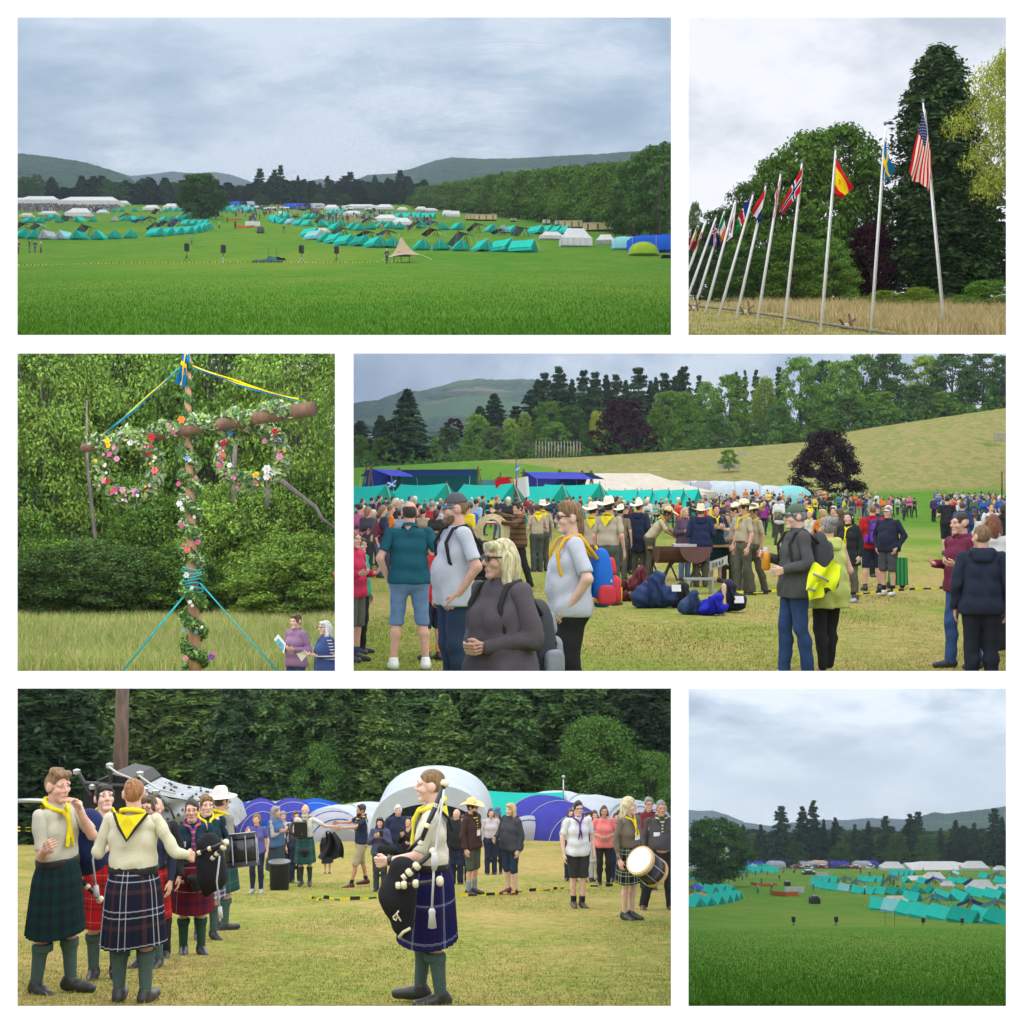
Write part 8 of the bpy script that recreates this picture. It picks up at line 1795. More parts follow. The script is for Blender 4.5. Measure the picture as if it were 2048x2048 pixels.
mb.f=[tuple(range(19))];mb.m=[0];mb.n=19;mb.build('end_plate',cloth('rusty_plate',(.14,.07,.065),.15,.8,4),o)
for x in (-.4,.3):
 for s in (-1,1): mb=MB();mb.tube([(x- .2,s*.3,0),(x+.2,-s*.2,.6)],.022,5);mb.build('leg',DARKM,o)
mb=MB();mb.box((.05,0,.93),(.5,.4,.06));tag(mb.build('foil_tray',plain('foil',(.6,.6,.62),.3,.6),None,False,p),'silver foil tray on the half barrel grill','tray')
p,D=g4(qe,860,1120);o=empty('trestle_table',p,R_(-4),'wooden folding table behind the half barrel grill','table');mb=MB();mb.box((.1,0,.78),(1.5,.6,.05));mb.build('table_top',cloth('table_wood',(.35,.2,.11),.2),o)
for x in (-.5,-.1,.5):
 for s in (-1,1): mb=MB();mb.tube([(x- .16*s,-.2,0),(x+.16*s,.2,.76)],.022,5);mb.build('leg',DARKM,o)
p,D=g4(qe,1370,1150);o=empty('trestle_table',p,R_(-8),'table with the white paper notice right of the grill','table');mb=MB();mb.box((0,0,.86),(.9,.6,.05));mb.build('table_top',cloth('table_wood',(.35,.2,.11),.2),o)
for x in (-.35,.35): mb=MB();mb.tube([(x,-.2,0),(x,-.2,.84)],.02,5);mb.build('leg',STEEL,o)
px0,py0=qe(1218,935);px1,py1=qe(1400,868);D -= .5;s0,s1=B4.at(px0,py0,D),B4.at(px1,py1,D);dz=Vector((0,0,-95*.1967*D/F))
o=empty('paper_sign',s0,0,'white paper notice with black marker letters hanging off the table','sign');mb=MB();e=s1- s0;mb.grid(lambda u,v: tuple(e*u+dz*v*(1- .12*u)+Vector((0,.03*math.sin(u*7),0))),8,4);mb.build('sheet',cloth('paper',(.75,.75,.75),.05),o)
def strokes(o,lines,r=.011,mat=None,nm='lettering'):
 mb=MB()
 for L in lines: mb.tube([tuple(e*u+dz*v+Vector((0,-.035,0))) for u,v in L],r,4)
 mb.build(nm,mat or DARKM,o)
strokes(o,[[(.26,.3),(.16,.28),(.15,.42),(.25,.5),(.24,.64),(.13,.66)],[(.42,.3),(.34,.32),(.34,.66),(.43,.64)],[(.34,.48),(.41,.47)],[(.52,.28),(.52,.64),(.6,.62)],[(.72,.22),(.7,.6),(.64,.58)]])
p,D=g4(qe,1110,1270);o=empty('stool',p,R_(5),'low grey metal stool behind the heap of bags','stool');mb=MB();mb.box((0,0,.32),(.6,.3,.04));mb.build('seat',STEEL,o)
for x in (-.25,.25): mb=MB();mb.box((x,0,.15),(.05,.28,.3));mb.build('leg',STEEL,o)
# bags on the grass
def bag(q,u,v,wu,hu,col,label,slump=.2,k=.1967,seed=0,strap=None,lean=0,plank=None,mark=None):
 px,py=q(u,v);D=B4.Dof(px,py);p=B4.G(px,D);w,h=1.3*wu*k*D/F,1.25*hu*k*D/F;o=empty('rucksack',p,R_(lean),label,'bag');m_=cloth('bag_%02d_%02d_%02d' % tuple(int(c*99) for c in col),col,.18,.7,7,.6)
 v_,f_=iso([('c',(-w*.3,0,h*.3),(w*.25,.02,h*.32),h*.3,h*.26),('c',(-w*.12,.05,h*.5),(-w*slump,0,h*.78),h*.27,h*.2),('p',(0,0,.0),(0,0,-1))],.022,.08,.016,seed);obj('bag_body',mesh_np('bag_body',v_,f_,m_),o)
 mb=MB();mb.tube([(-w*.2,-h*.33,h*.1),(-w*.16,-h*.36,h*.5),(-w*.2,-h*.2,h*.8)],.03,6);mb.tube([(w*.12,-h*.3,h*.1),(w*.06,-h*.33,h*.4),(-w*.02,-h*.2,h*.7)],.03,6);mb.build('strap',cloth('strap_%s' % label[:6],strap or tuple(x*.6 for x in col),.1),o,True)
 if mark: mb=MB();mb.box((w*mark[0],-h*.34,h*mark[1]),(.16,.02,.12),.1,1,-.4);mb.build('patch',cloth('bag_patch',mark[2],.1),o)
 return o
bag(qe,690,1415,400,320,(.02,.04,.12),'big navy rucksack at the left of the heap',.0,seed=1,mark=(.33,.55,(.6,.6,.62)));bag(qe,960,1415,200,230,(.018,.018,.02),'black rucksack in the middle of the heap',.05,seed=2);bag(qe,1090,1480,300,215,(.025,.05,.13),'navy jacket heaped before the black rucksack',.1,seed=3);bag(qe,1270,1490,230,200,(.012,.015,.4),'bright blue bag at the front of the heap',-.15,seed=4);bag(qe,1430,1455,250,280,(.016,.018,.035),'dark navy rucksack standing at the right of the heap',.05,seed=5,mark=(.2,.4,(.5,.52,.56)))
bag(qe,525,1260,140,230,(.12,.02,.03),'tall maroon bag behind the heap',.05,seed=6);bag(qe,375,1245,150,110,(.13,.025,.03),'maroon bag beside the tallest scout',.1,seed=7);bag(qe,385,1345,170,100,(.12,.02,.03),'folded maroon bag at the feet of the tallest scout',.1,seed=8);bag(qe,205,1330,60,150,(.3,.3,.32),'chequered bag behind the tallest scout legs',.0,seed=9)
mb=MB();p,D=g4(qe,1362,1488);mb.lathe([(.03,0),(.035,.2),(.028,.36),(.04,.42),(.038,.5),(.01,.53)],10);tag(mb.build('wooden_peg',cloth('pale_wood',(.6,.42,.28),.15),None,True,p),'pale wooden peg leaning by the bright blue bag','peg')
tape([B4.G(*[(px,B4.Dof(px,py))][0])+Vector((0,0,.28)) for px,py in [qe(1400,1432),qe(1560,1428),qe(1760,1415),qe(1932,1402)]]+[B4.G(px,B4.Dof(px,py))+Vector((0,0,.26)) for px,py in [(1640,1224),(1740,1218),(1830,1209),(1895,1206)]],'yellow and black rope marking the edge of the crowd field',.035,nm='barrier_rope')
# backpacks worn by people
def pack(root,S,cols,label,w=.3,h=.48,d=.18,z=1.16,y=.2,extras=True):
 M=Matrix.LocRotScale(root.location,root.rotation_euler,None);o=empty('backpack',root.location,root.rotation_euler.z,label,'backpack')
 m0,m1,m2=[cloth('pack_%02d_%02d_%02d' % tuple(int(k*99) for k in c),c,.12,.7,8,.5) for c in cols]
 def sebox(cx,cy,cz,a,b_,c,e,nm,mm,taper=.25,amp=.012):
  mb=MB();pw=lambda q: math.copysign(abs(q) ** e,q)
  def fn(u,v):
   th=2*math.pi*u;ph=math.pi*(v- .5);zz=pw(math.sin(ph));r=max(0.0,math.cos(ph)) ** e;t=1- taper*(zz+1)/2
   wv=1+amp*math.sin(zz*11+th*2)+amp*math.sin(th*5+zz*6)
   return ((cx+a*t*pw(math.cos(th))*r*wv)*S,(cy+b_*t*pw(math.sin(th))*r*wv)*S,(cz+c*zz)*S)
  mb.grid(fn,28,16);return mb.build(nm,mm,o,True)
 sebox(0,y+.01,z,w*.52,d*.52,h*.52,.68,'pack_body',m0,.38);sebox(0,y+d*.52,z- h*.2,w*.36,d*.24,h*.24,.5,'front_pocket',m1,.15);sebox(0,y+d*.38,z+h*.2,w*.3,d*.22,h*.16,.55,'front_pocket',m1,.3)
 for s in (-1,1): sebox(s*w*.52,y+.02,z- h*.28,.035,d*.34,h*.17,.6,'side_pocket',m1,.1)
 mb=MB();mb.tube([(-.03*S,(y- .02)*S,(z+h*.47)*S),(0,(y- .03)*S,(z+h*.55)*S),(.03*S,(y- .02)*S,(z+h*.47)*S)],.01,5);mb.build('grab_loop',m2,o,True)
 for s in (-1,1):
  mb=MB();mb.tube([tuple(np.array(q)*S) for q in ((s*.1,y- .04,z+h*.33),(s*.115,.06,1.505),(s*.13,-.06,1.475),(s*.14,-.125,1.36),(s*.16,-.1,1.2),(s*.17,.02,1.06),(s*.14,y- .04,z- h*.4))],.016,6);mb.build('strap',m2,o,True)
 if extras:
  mb=MB();mb.tube([tuple(np.array(q)*S) for q in ((-w*.4,y+d*.25,z- .02),(-.05,y+d*.8,z- .08),(w*.4,y+d*.25,z- .02))],.016,5);mb.tube([tuple(np.array(q)*S) for q in ((-.02,y+d*.82,z- .08),(-.02,y+d*.82,z- .2))],.014,5);mb.build('buckle_strap',m2,o,True)
 return o
pack(P_mull,1.72/1.75,((.01,.12,.5),(.55,.04,.06),(.75,.4,.02)),'blue red and yellow backpack on the cropped hair woman',.32,.46,.22,1.16,.25)
pack(P_gcap,1.72/1.75,((.05,.05,.055),(.07,.07,.075),(.03,.03,.032)),'large dark grey rucksack on the man in the green cap',.34,.62,.26,1.17,.25)
pack(P_cap,1.8/1.75,((.03,.03,.033),(.04,.04,.045),(.02,.02,.02)),'small black backpack on the man in the grey cap',.26,.34,.16,1.2,.25)
pack(P_blond,1.5/1.75,((.05,.055,.065),(.25,.27,.32),(.03,.03,.035)),'black and grey patterned backpack on the fair haired woman',.3,.5,.24,1.12,.3)
pack(P_redj,1.82/1.75,((.05,.03,.12),(.16,.03,.4),(.05,.03,.12)),'purple and navy backpack on the bald man in red',.32,.5,.2,1.2,.22)
pack(P_hat,1.7/1.75,((.06,.055,.055),(.1,.1,.1),(.04,.04,.04)),'grey backpack on the person in the pale pink hat',.28,.4,.16,1.25,.2)
# hi-vis vest over the green cap man's arm, bottle, trolley
c_=wpt(P_gcap,0,1)+Vector((.12,-.12,-.12));m_=cloth('hi_vis_yellow',(.72,.8,.02),.06,.8,8,.4);o=empty('safety_vest',c_,0,'bright yellow safety vest draped over the green cap man\'s arm','vest')
mb=MB();mb.grid(lambda u,v: (-.2+.46*u- .1*v,-.06+.07*math.sin(u*9+v*4),.22*(1- v)- .22*v- .2*(1- u)*(1- v)*.3+.05*math.sin(u*11)+.02),14,10);mb.grid(lambda u,v: (-.26+.24*u,-.1+.05*math.sin(u*7+v*5),-.1- .26*v+.06*u),8,8);mb.build('cloth',m_,o,True);o.scale=(.62,.62,.62);mb=MB();mb.tube([(-.2,-.16,.06),(-.05,-.18,.0),(.04,-.17,-.06)],.02,5);mb.tube([(-.28,-.17,-.16),(-.16,-.17,-.2)],.02,5);mb.build('reflective_band',cloth('grey_band',(.3,.3,.3),.1),o,True)
p=wpt(P_gcap,1,2);o=empty('drink_bottle',p+Vector((-.03,-.06,-.14)),0,'bottle of orange drink in the hand of the green cap man','bottle');mb=MB();mb.lathe([(.03,0),(.045,.02),(.045,.15),(.03,.19)],12);mb.build('drink',plain('orange_drink',(.7,.28,.02),.25),o,True);mb=MB();mb.lathe([(.03,.19),(.026,.23)],12);mb.build('cap',plain('white_plastic',(.6,.6,.6),.4),o)
p,D=g4(qg,262,1120);o=empty('shopping_trolley',p,R_(10),'green shopping trolley behind the man in the white cap','trolley');mb=MB();mb.box((0,0,.38),(.34,.3,.6),0,.92);mb.build('bag_body',stripes_mat('green_black_stripes',(.02,.28,.07),(.02,.03,.02),.09,0),o)
for x in (-.06,.06): mb=MB();mb.tube([(x,.16,.3),(x,.18,1.2)],.014,5);mb.build('handle_bar',STEEL,o)
mb=MB();mb.box((.02,.18,1.22),(.4,.3,.04));mb.build('tray',cloth('grey_tray',(.4,.4,.4),.1),o)
for x in (-.15,.15): mb=MB();mb.lathe([(.08,-.03),(.08,.03)],12,(x,.1,.08),M=Matrix.Rotation(R_(90),4,'Y'));mb.build('wheel',DARKM,o)
# coil of rope in the thrower's hands, red table behind
mb=MB();c=wpt(P_rope,0,2)+Vector((-.2,-.05,-.1))
for k in range(6): mb.tube([(c.x+(.22+.03*k)*math.cos(a),c.y+.04*k,c.z- .12+(.3+.02*k)*math.sin(a)) for a in np.linspace(.3*k,6.28+.3*k,17)],.012,5,False)
tag(mb.build('rope_coil',cloth('cream_rope',(.6,.5,.3),.1),None,True),'loose coils of cream rope held by the brown jacket man','rope')
p,D=g4(qd,290,760);o=empty('trestle_table',p,0,'red and white table behind the man in the grey cap','table');mb=MB();mb.box((0,0,.8),(1.6,.7,.06));mb.build('table_top',cloth('red_table',(.45,.03,.07),.1),o);mb=MB();mb.box((0,-.1,.86),(1.3,.5,.05));mb.build('tray',cloth('paper',(.75,.75,.75),.05),o)
for x in (-.6,.6): mb=MB();mb.tube([(x,0,0),(x,0,.78)],.03,5);mb.build('leg',STEEL,o)
# ---------------------------------------------------------------- bay 5: tents before the wood
def g5(px,D): return B5.G(px,D)
for i,(px,D,w,l,h,col,c2,lb,tn,rz) in enumerate([(492,90,4.6,7,2.3,'royal','navy','leftmost royal blue tunnel tent behind the climbing wall',True,30),(522,87,3.6,6,2.55,'violet','royal','deep blue tunnel tent with pale piping',True,12),(560,92,4.2,6,2.4,'royal','grey','blue tent behind the grey haired woman',True,-20),(585,88,4.2,6,2.6,'violet','navy','blue tunnel tent left of the bearded kilted man',True,14),(630,89,5.0,6.5,2.55,'royal','black','blue tent directly behind the bearded kilted man',True,10),(655,94,3.8,5,2.5,'royal','navy','blue tent right of the bearded kilted man',True,0),(664,76,3.9,4.5,1.95,'silver','silver','grey dome tent below the outstretched hands',True,18),(706,80,5.4,6.5,2.35,'greywhite','grey','pale lilac tent behind the navy polo',True,-60),(690,98,4.5,6,2.75,'lime','lime','lime green tent behind the pale lilac tent',True,60),(730,98,4.0,6,2.6,'lime','lime','second lime green tent beside the white dome',True,70),(540,97,5,6,2.8,'greywhite','grey','pale tent top behind the blue tents',True,70),(600,97,5,6,2.85,'greywhite','grey','white tent top behind the blue tents',True,70),
                                                      (1058,78,3.0,3,1.6,'silver','silver','low grey tent right of the dark hoodie woman',False,0),(1112,79,5.2,8,2.65,'violet','violet','violet blue tunnel tent left of the white shirt boy',True,28),(1155,84,6.0,9,3.1,'greywhite','violet','long pale blue tunnel tent behind the white shirt boy',True,58),(1215,86,4.6,7,2.85,'greywhite','violet','pale tunnel tent behind the woman in pink',True,50),(1085,98,4.5,6,2.8,'cream','cream','cream tent top left of the lamp post',True,60),(1235,97,3.6,6,2.7,'tan','tan','mustard tent top left of the long haired girl',True,20),(1282,95,5.5,7,2.7,'greywhite','grey','pale green tent at the right behind the glasses man',True,40),(1330,92,4.6,7,2.6,'greywhite','grey','pale tent at the far right edge',True,30),(1260,90,3.0,5,2.3,'navy','navy','dark blue tent behind the long haired girl',True,10),(440,96,5,6,2.6,'silver','grey','grey tent top right of the climbing wall',True,60)]):
 dome_tent(g5(min(px,1276),D),R_(rz),w*.86,l*(.8 if px<1250 else .5),h*.86,lb,col,'family tents before the spruce wood',c2,True,tn)
ridge_tent(g5(1035,84),R_(80),'turquoise','bright turquoise ridge tent right of the white dome shelter',None,1,1.75)
D=66;o=empty('dome_shelter',g5(867,D),0,'large white arched event shelter behind the piper','shelter');k=D/F;W=238*k;Hh=142*k
def arch(u,v,W=W,Hh=Hh):     # four corner legs, arched roof
 a=math.pi*u;x=-W/2*math.cos(a)*(1- .0*v);z=Hh*(.42+.58*math.sin(a)) if 0 else Hh*(math.sin(a) ** .55 if 0<u<1 else 0);return (x,-2.4+4.8*v,z)
mb=MB();mb.grid(lambda u,v: (arch(u,v)[0],arch(u,v)[1],arch(u,v)[2]*(1- .0*abs(v- .5))),24,8);mb.build('roof',CV['greywhite'],o,True)
for y,nm in ((-2.42,'front_arch'),(2.42,'rear_arch')):
 mb=MB();a1,a0=[],[]
 for i in range(25): u=i/24;x,_,z=arch(u,0);a1.append((x,y,z));a0.append((x*.86,y,z*.74))
 mb.add(a1+a0,[(i,i+1,26+i,25+i) for i in range(24)]);mb.build(nm,CV['greywhite'],o)
 mb=MB();mb.add([(x*.86,y- .02,z*.74) for x,_,z in [arch(i/24,0) for i in range(25)]]+[(x*.78,y- .02,z*.6) for x,_,z in [arch(i/24,0) for i in range(25)]],[(i,i+1,26+i,25+i) for i in range(24)]);mb.build('arch_trim',CV['black'],o)
mb=MB();mb.add([(x*.8,1.2,z*.62) for x,_,z in [arch(i/24,0) for i in range(25)]],[tuple(range(25))]);mb.build('back_wall',CV['silver'],o)
# climbing wall trailer
D=46;o=empty('climbing_wall',B5.G(330,D),R_(-6),'grey moulded climbing wall folded flat on its trailer','trailer');k=D/F
ROCK=cloth('moulded_grey_rock',(.3,.32,.34),.25,.8,2.5,2.0)
def rk_(u,v):
 px=300+180*u;top=np.interp(px,[300,320,360,400,425,450,470,480],[1566,1574,1582,1588,1588,1597,1612,1640]);y=top+(1668- top)*v
 return ((px- 330)*k,-.9+.22*math.sin(u*13+v*5)*math.sin(v*9+u*3),(B5.yg(330,D)- y)*k)
mb=MB();mb.grid(rk_,36,14);mb.build('rock_panel',ROCK,o,True)
mb=MB();mb.grid(lambda u,v: (rk_(u,0)[0],-.9+1.9*v,rk_(u,0)[2]+.1*math.sin(u*17)*math.sin(v*3)),36,5);mb.build('top_panel',ROCK,o,True)
hm=cloth('climbing_hold',(.06,.06,.07),.1)
hold=MB();hold.lathe([(.05,0),(.04,.04),(.015,.06)],7,M=Matrix.Rotation(R_(90),4,'X'));hme=hold.mesh('hold',hm)
for i in range(40): u,v=g3.uniform(.03,.97),g3.uniform(.05,.95);q=rk_(u,0);h_=obj('hold',hme,o,(q[0],-.9+1.9*v,q[2]+.03));h_.rotation_euler=(R_(-90),0,0)
for i in range(46): u,v=g3.uniform(.03,.95),g3.uniform(.06,.95);q=rk_(u,v);h_=obj('hold',hme,o,(q[0],q[1]- .02,q[2]));s_=g3.uniform(.6,1.2);h_.scale=(s_,)*3
mb=MB();P5=lambda px,py,y: ((px- 330)*k,y,(B5.yg(330,D)- py)*k)
mb.add([P5(186,1600,-1),P5(188,1572,-1),P5(205,1556,-1),P5(245,1539,-1),P5(282,1546,-1),P5(300,1562,-1),P5(304,1600,-1),P5(296,1660,-1),P5(188,1660,-1),P5(186,1600,1),P5(188,1572,1),P5(205,1556,1),P5(245,1539,1),P5(282,1546,1),P5(300,1562,1),P5(304,1600,1),P5(296,1660,1),P5(188,1660,1)],[tuple(range(9)),tuple(range(9,18))[::-1]]+[(i,(i+1) % 9,9+(i+1) % 9,9+i) for i in range(9)]);mb.build('end_hood',cloth('black_plastic',(.018,.018,.02),.1,.5),o)
for (a,c) in (((178,1534),(205,1580)),((306,1536),(278,1590)),((245,1522),(245,1580)),((195,1556),(290,1560))): mb=MB();mb.tube([P5(*a,-1.15),P5(*c,-1.1)],.07,6);mb.build('frame_bar',DARKM,o)
for i,pts in enumerate((((245,1520),(262,1532),(300,1546)),((306,1536),(340,1560),(380,1570)),((322,1570),(330,1600),(345,1612),(352,1580)),((345,1574),(370,1600),(378,1620)),((300,1560),(306,1600),(304,1650)))):
 mb=MB();mb.tube([P5(a,b_,-1.3) for a,b_ in pts],.035,5);mb.build('belay_rope',ROPE if i != 3 else DARKM,o,True)
for px,py in ((178,1533),(306,1535),(245,1520),(210,1562),(316,1566),(338,1570)): mb=MB();mb.lathe([(.02,-.1),(.11,-.06),(.12,.06),(.02,.1)],9,P5(px,py,-1.2));mb.build('pulley',STEEL,o)
for i,(y0,y1) in enumerate(((1656,1655),(1663,1662))):
 a,c=B5.at(30,y0,36),B5.at(92,y1,36);tape([a,c],['upper','lower'][i]+' striped tape strung at the left edge',.025)
mb=MB();mb.tube([B5.at(30,1602,30),B5.at(62,1601,30),B5.at(100,1602,30)],.045,8);tag(mb.build('metal_boom',STEEL,None,True),'grey metal boom passing behind the hand at chin man','boom')
mb=MB();a=B5.G(1127,92);mb.tube([a,Vector((a.x,a.y,(1024- 1556)/F*92))],.05,6);mb.lathe([(.02,0),(.13,.03),(.13,.14),(.02,.18)],8,(a.x,a.y,(1024- 1556)/F*92));tag(mb.build('lamp_post',STEEL,None,True),'thin grey lamp post above the tents at the right','lamp post')
D=29.6;o=empty('rubbish_bin',B5.G(559,D),0,'tall black round bin before the blue gilet woman','bin');h=58*D/F;mb=MB();mb.lathe([(.19,0),(.2,.03),(.215,h*.9),(.215,h*.94)],20);mb.build('drum',cloth('black_bin',(.018,.02,.02),.15,.6),o,True);mb=MB();mb.lathe([(.225,h*.93),(.235,h*.95),(.235,h*.99),(.2,h)],20);mb.build('lid_rim',plain('rim_dark',(.05,.05,.055),.4),o)
# tape lying on the grass
tape([B5.G(px,B5.Dof(px,py))+Vector((0,0,.03)) for px,py in [(617,1803),(635,1799),(632,1806),(648,1801),(680,1805),(720,1803),(770,1799)]],'crumpled yellow and black tape on the grass at the left',.045)
tape([B5.G(px,B5.Dof(px,py))+Vector((0,0,.05)) for px,py in [(918,1799),(990,1796),(1030,1790),(1100,1786),(1135,1781)]],'yellow and black tape on the grass right of the piper',.042);tape([B5.G(px,B5.Dof(px,py))+Vector((0,0,.08)) for px,py in [(1165,1782),(1226,1780),(1280,1778),(1340,1776)]],'yellow and black tape behind the white shirt boy',.04)
# bagpipes: bag, drones with ivory mounts, blowpipe, chanter, cords
IVORY=plain('ivory',(.66,.6,.42),.35);EBON=plain('ebony',(.015,.014,.014),.3);VELV=cloth('black_velvet',(.016,.016,.02),.2,.95,6,.4)
def pipe(o,a,c,r,rings,nm):
 a,c=Vector(a),Vector(c);mb=MB();mb.tube([tuple(a),tuple(a.lerp(c,.5)),tuple(c)],[r*.8,r,r*.9],8);p_=mb.build(nm,EBON,o,True)
 for t,rr in rings:
  rr=rr*.72;q=a.lerp(c,t);d=(c- a).normalized();mb=MB();mb.tube([tuple(q- d*rr*.7),tuple(q- d*rr*.35),tuple(q+d*rr*.35),tuple(q+d*rr*.7)],[r*1.1,rr,rr,r*1.1],10);m2=mb.build('mount',IVORY,o,True);m2.parent=p_
 return p_
def P10(u,v,D): return B5.at(*zd(u,v),D)
Db=10.25;o=empty('bagpipes',P10(320,900,Db),0,'black bagpipes with ivory mounts hanging from the piper\'s arm','bagpipes');b0=o.location.copy();L5=lambda u,v,D=Db: tuple(P10(u,v,D)- b0)
v_,f_=iso([('c',L5(250,850),L5(215,1050),.1,.13),('c',L5(215,1050),L5(255,1270),.13,.075),('c',L5(255,1270),L5(270,1330),.07,.03)],.014,.06,.005,4);obj('bag_cover',mesh_np('bag_cover',v_,f_,VELV),o)
mb=MB();mb.tube([L5(224,1372,10.12),L5(258,1330,10.1),L5(312,1300,10.12)],.012,6);mb.build('white_trim',IVORY,o,True)
mb=MB();mb.tube([L5(178,1215,10.08),L5(205,1190,10.06),L5(220,1165,10.08)],.007,4);mb.tube([L5(205,1190,10.06),L5(238,1245,10.08)],.006,4);mb.tube([L5(180,1225,10.08),L5(200,1240,10.07),L5(208,1215,10.07)],.007,4);mb.build('embroidery',IVORY,o)
pipe(o,L5(390,640,10.2),L5(578,180,10.35),.021,[(.0,.03),(.28,.034),(.62,.028),(1.0,.046)],'drone');pipe(o,L5(300,700,10.22),L5(400,600,10.2),.018,[],'drone_stock')
pipe(o,L5(250,915,10.1),L5(490,710,10.15),.02,[(.05,.03),(.22,.042),(.46,.044),(1.0,.045)],'tenor_drone');pipe(o,L5(218,970,10.08),L5(540,936,10.08),.018,[(.0,.036),(.14,.042),(.42,.042),(1.0,.05)],'chanter')
mb=MB();SILV=cloth('silver_cord',(.5,.5,.52),.15)
mb.tube([L5(572,230,10.3),L5(545,420,10.2),L5(515,640,10.15),L5(497,760,10.1),L5(490,920,10.02),L5(478,1150,10.02)],.009,5);mb.tube([L5(548,300,10.3),L5(520,420,10.2),L5(470,490,10.15)],.006,4);mb.build('cord',SILV,o,True)
mb=MB();mb.tube([L5(478,1150,10.0),L5(478,1170,10.0),L5(479,1200,10.0),L5(481,1295,10.0)],[.018,.026,.022,.032],8);mb.build('tassel',SILV,o,True)
mb=MB();mb.tube([L5(497,720,10.05),L5(500,790,10.05),L5(495,850,10.05)],[.02,.028,.018],7);mb.build('tassel_knot',SILV,o,True)
# watch on the piper's wrist
q=wpt(P_piper,0,2).lerp(wpt(P_piper,0,1),.12);mb=MB();d=(wpt(P_piper,0,2)- wpt(P_piper,0,1)).normalized();mb.tube([q- d*.018,q+d*.018],.037,10);tag(mb.build('wristwatch',DARKM,None,True),'black wristwatch on the piper\'s forearm','watch')
# pipes of the boys at the left: bags and drones
def smallpipes(px,py,D,label,cover,drones):
 o=empty('bagpipes',B5.at(px,py,D),0,label,'bagpipes');k=D/F;L=lambda a,c,y=0: (a*k,y,-c*k)
 v_,f_=iso([('c',L(0,-20),L(6,40),.13,.15),('c',L(6,40),L(-4,70),.13,.06)],.02,.05,.005,5);obj('bag_cover',mesh_np('bag_cover',v_,f_,cover),o)
 for a,c in drones: pipe(o,L(*a,-.12),L(*c,-.14),.02,[(.1,.034),(.45,.034),(1.0,.045)],'drone')
 mb=MB();mb.tube([L(30,-10,-.2),L(24,40,-.2),L(30,90,-.2)],.009,5);mb.tube([L(30,90,-.2),L(31,112,-.2)],[.02,.028],7);mb.build('cord',SILV,o,True);return o
smallpipes(176,1668,11.75,'navy covered bagpipes held by the dark haired boy',cloth('navy_velvet',(.015,.022,.09),.15),[((-12,78),(34,122)),((-50,-60),(-8,-66))])
smallpipes(418,1712,13.9,'black bagpipes held by the boy in the maroon kilt',VELV,[((-20,-10),(40,-34)),((10,0),(34,-24))])
# drums
def drum(c,axis,r,h,shell,rim,label,head=(.72,.7,.66)):
 o=empty('drum',c,0,label,'drum');Q=Vector(axis).to_track_quat('Z','Y').to_matrix().to_4x4()
 mb=MB();mb.lathe([(r,-h/2),(r,h/2)],28,M=Q);mb.build('shell',shell,o,True)
 for s in (-1,1): mb=MB();mb.lathe([(r*.98,s*h/2- .03),(r*1.06,s*h/2- .03),(r*1.06,s*h/2+.03),(r*.95,s*h/2+.03)],28,M=Q);mb.build('rim',rim,o)
 mb=MB();mb.lathe([(r*.93,h/2+.02),(r*.93,h/2+.036)],28,M=Q);mb.build('drum_head',cloth('drum_skin',head,.05),o)
 for i in range(8): a=2*math.pi*i/8;mb=MB();q0,q1=Q @ Vector((r*1.04*math.cos(a),r*1.04*math.sin(a),-h/2)),Q @ Vector((r*1.04*math.cos(a),r*1.04*math.sin(a),h/2));mb.tube([tuple(q0),tuple(q1)],.008,4);mb.build('tension_rod',STEEL,o)
 return o
px,py=ze(1680,870);drum(B5.at(px,py,19.4),(-.55,-.55,.55),.2,.36,plain('drum_black',(.015,.016,.018),.25),plain('maple',(.55,.36,.13),.4),'side drum with pale wood rims slung on the long haired girl')
px,py=zb(880,870);drum(B5.at(px,py,17.2),(-.1,.2,.97),.2,.34,plain('drum_black',(.015,.016,.018),.25),plain('drum_rim_black',(.03,.03,.032),.3),'black side drum carried behind the maroon kilt')
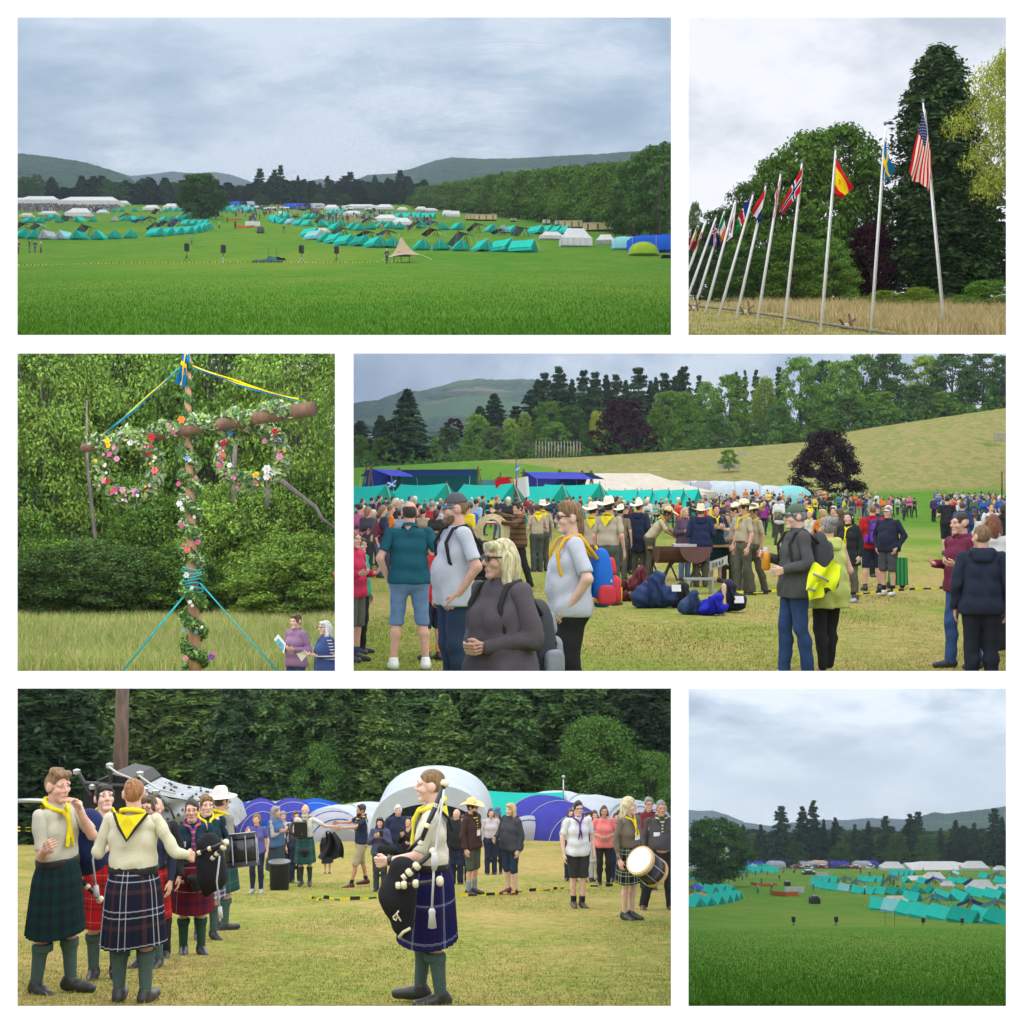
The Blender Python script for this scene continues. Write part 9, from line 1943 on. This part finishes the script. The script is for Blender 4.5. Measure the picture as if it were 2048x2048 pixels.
# black cloth held out between the kilted man and the navy polo, board, sporrans
px,py=zb(1735,700);c=B5.at(px,py,33.5);mb=MB();mb.grid(lambda u,v: ((-.1+.2*u)*(1+2.2*v)+.1*math.sin(v*3),.12*math.sin(u*14+v*2),-.62*v),14,6);tag(mb.build('black_kilt',cloth('black_cloth',(.02,.02,.025),.2),None,True,c),'black pleated kilt dangling between the two outstretched hands','kilt')
person(B5,zb(1715,0)[0],38,1.2,20,'child half hidden behind the dangling black kilt',top=('jacket',BLK),bottom=('skirt',BLK,.5),hair=('short','brown'))
q=wpt(P_oldk,1,2);mb=MB();mb.box((0,0,0),(.3,.05,.36),0,1,.2);tag(mb.build('black_folder',DARKM,None,False,q+Vector((.06,-.1,.1))),'black folder held by the bearded kilted man','folder')
for P_,lb in ((P_oldk,'black sporran on the bearded kilted man'),(P_mar,'black sporran on the boy in the maroon kilt')):
 M=Matrix.LocRotScale(P_.location,P_.rotation_euler,None);q=M @ Vector((.02,-.25,.82));v_,f_=iso([('c',(-.05,0,.03),(.05,0,.03),.055,.055),('c',(0,0,-.05),(0,0,.0),.055,.06)],.014,.03);o=obj('sporran',mesh_np('sporran',v_,f_,cloth('black_leather',(.02,.02,.022),.2,.5)),None,q);tag(o,lb,'sporran')
px,py=zc_(725,750);q=B5.at(px,py,28.6);mb=MB();mb.box((0,0,0),(.075,.012,.15),0,1,.2);tag(mb.build('phone',DARKM,None,False,q),'black phone held by the woman in the blue hoodie','phone')
q=B5.at(*zc_(790,910),28.7);v_,f_=iso([('c',(-.13,0,0),(.13,0,0),.09,.08)],.02,.03);tag(obj('handbag',mesh_np('handbag',v_,f_,VELV),None,q),'black handbag on the woman in the blue hoodie','bag')
# ---------------------------------------------------------------- air: one closed box of thin even haze round the camera and everything seen
def build_haze(density,col):
 mb=MB();mb.box((0,2780,0),(6400,5640,4600))
 m=bpy.data.materials.new('thin_haze');m.use_nodes=True;nt=m.node_tree
 nt.nodes.remove(nt.nodes['Principled BSDF'])
 pv=N(nt,'VolumePrincipled');pv.inputs['Color'].default_value=(*col,1);pv.inputs['Density'].default_value=density;pv.inputs['Anisotropy'].default_value=0
 nt.links.new(pv.outputs[0],nt.nodes['Material Output'].inputs['Volume'])
 o=mb.build('haze',m);tag(o,kind='stuff');o.display_type='WIRE'
build_haze(.00009,(.7,.84,1.0))
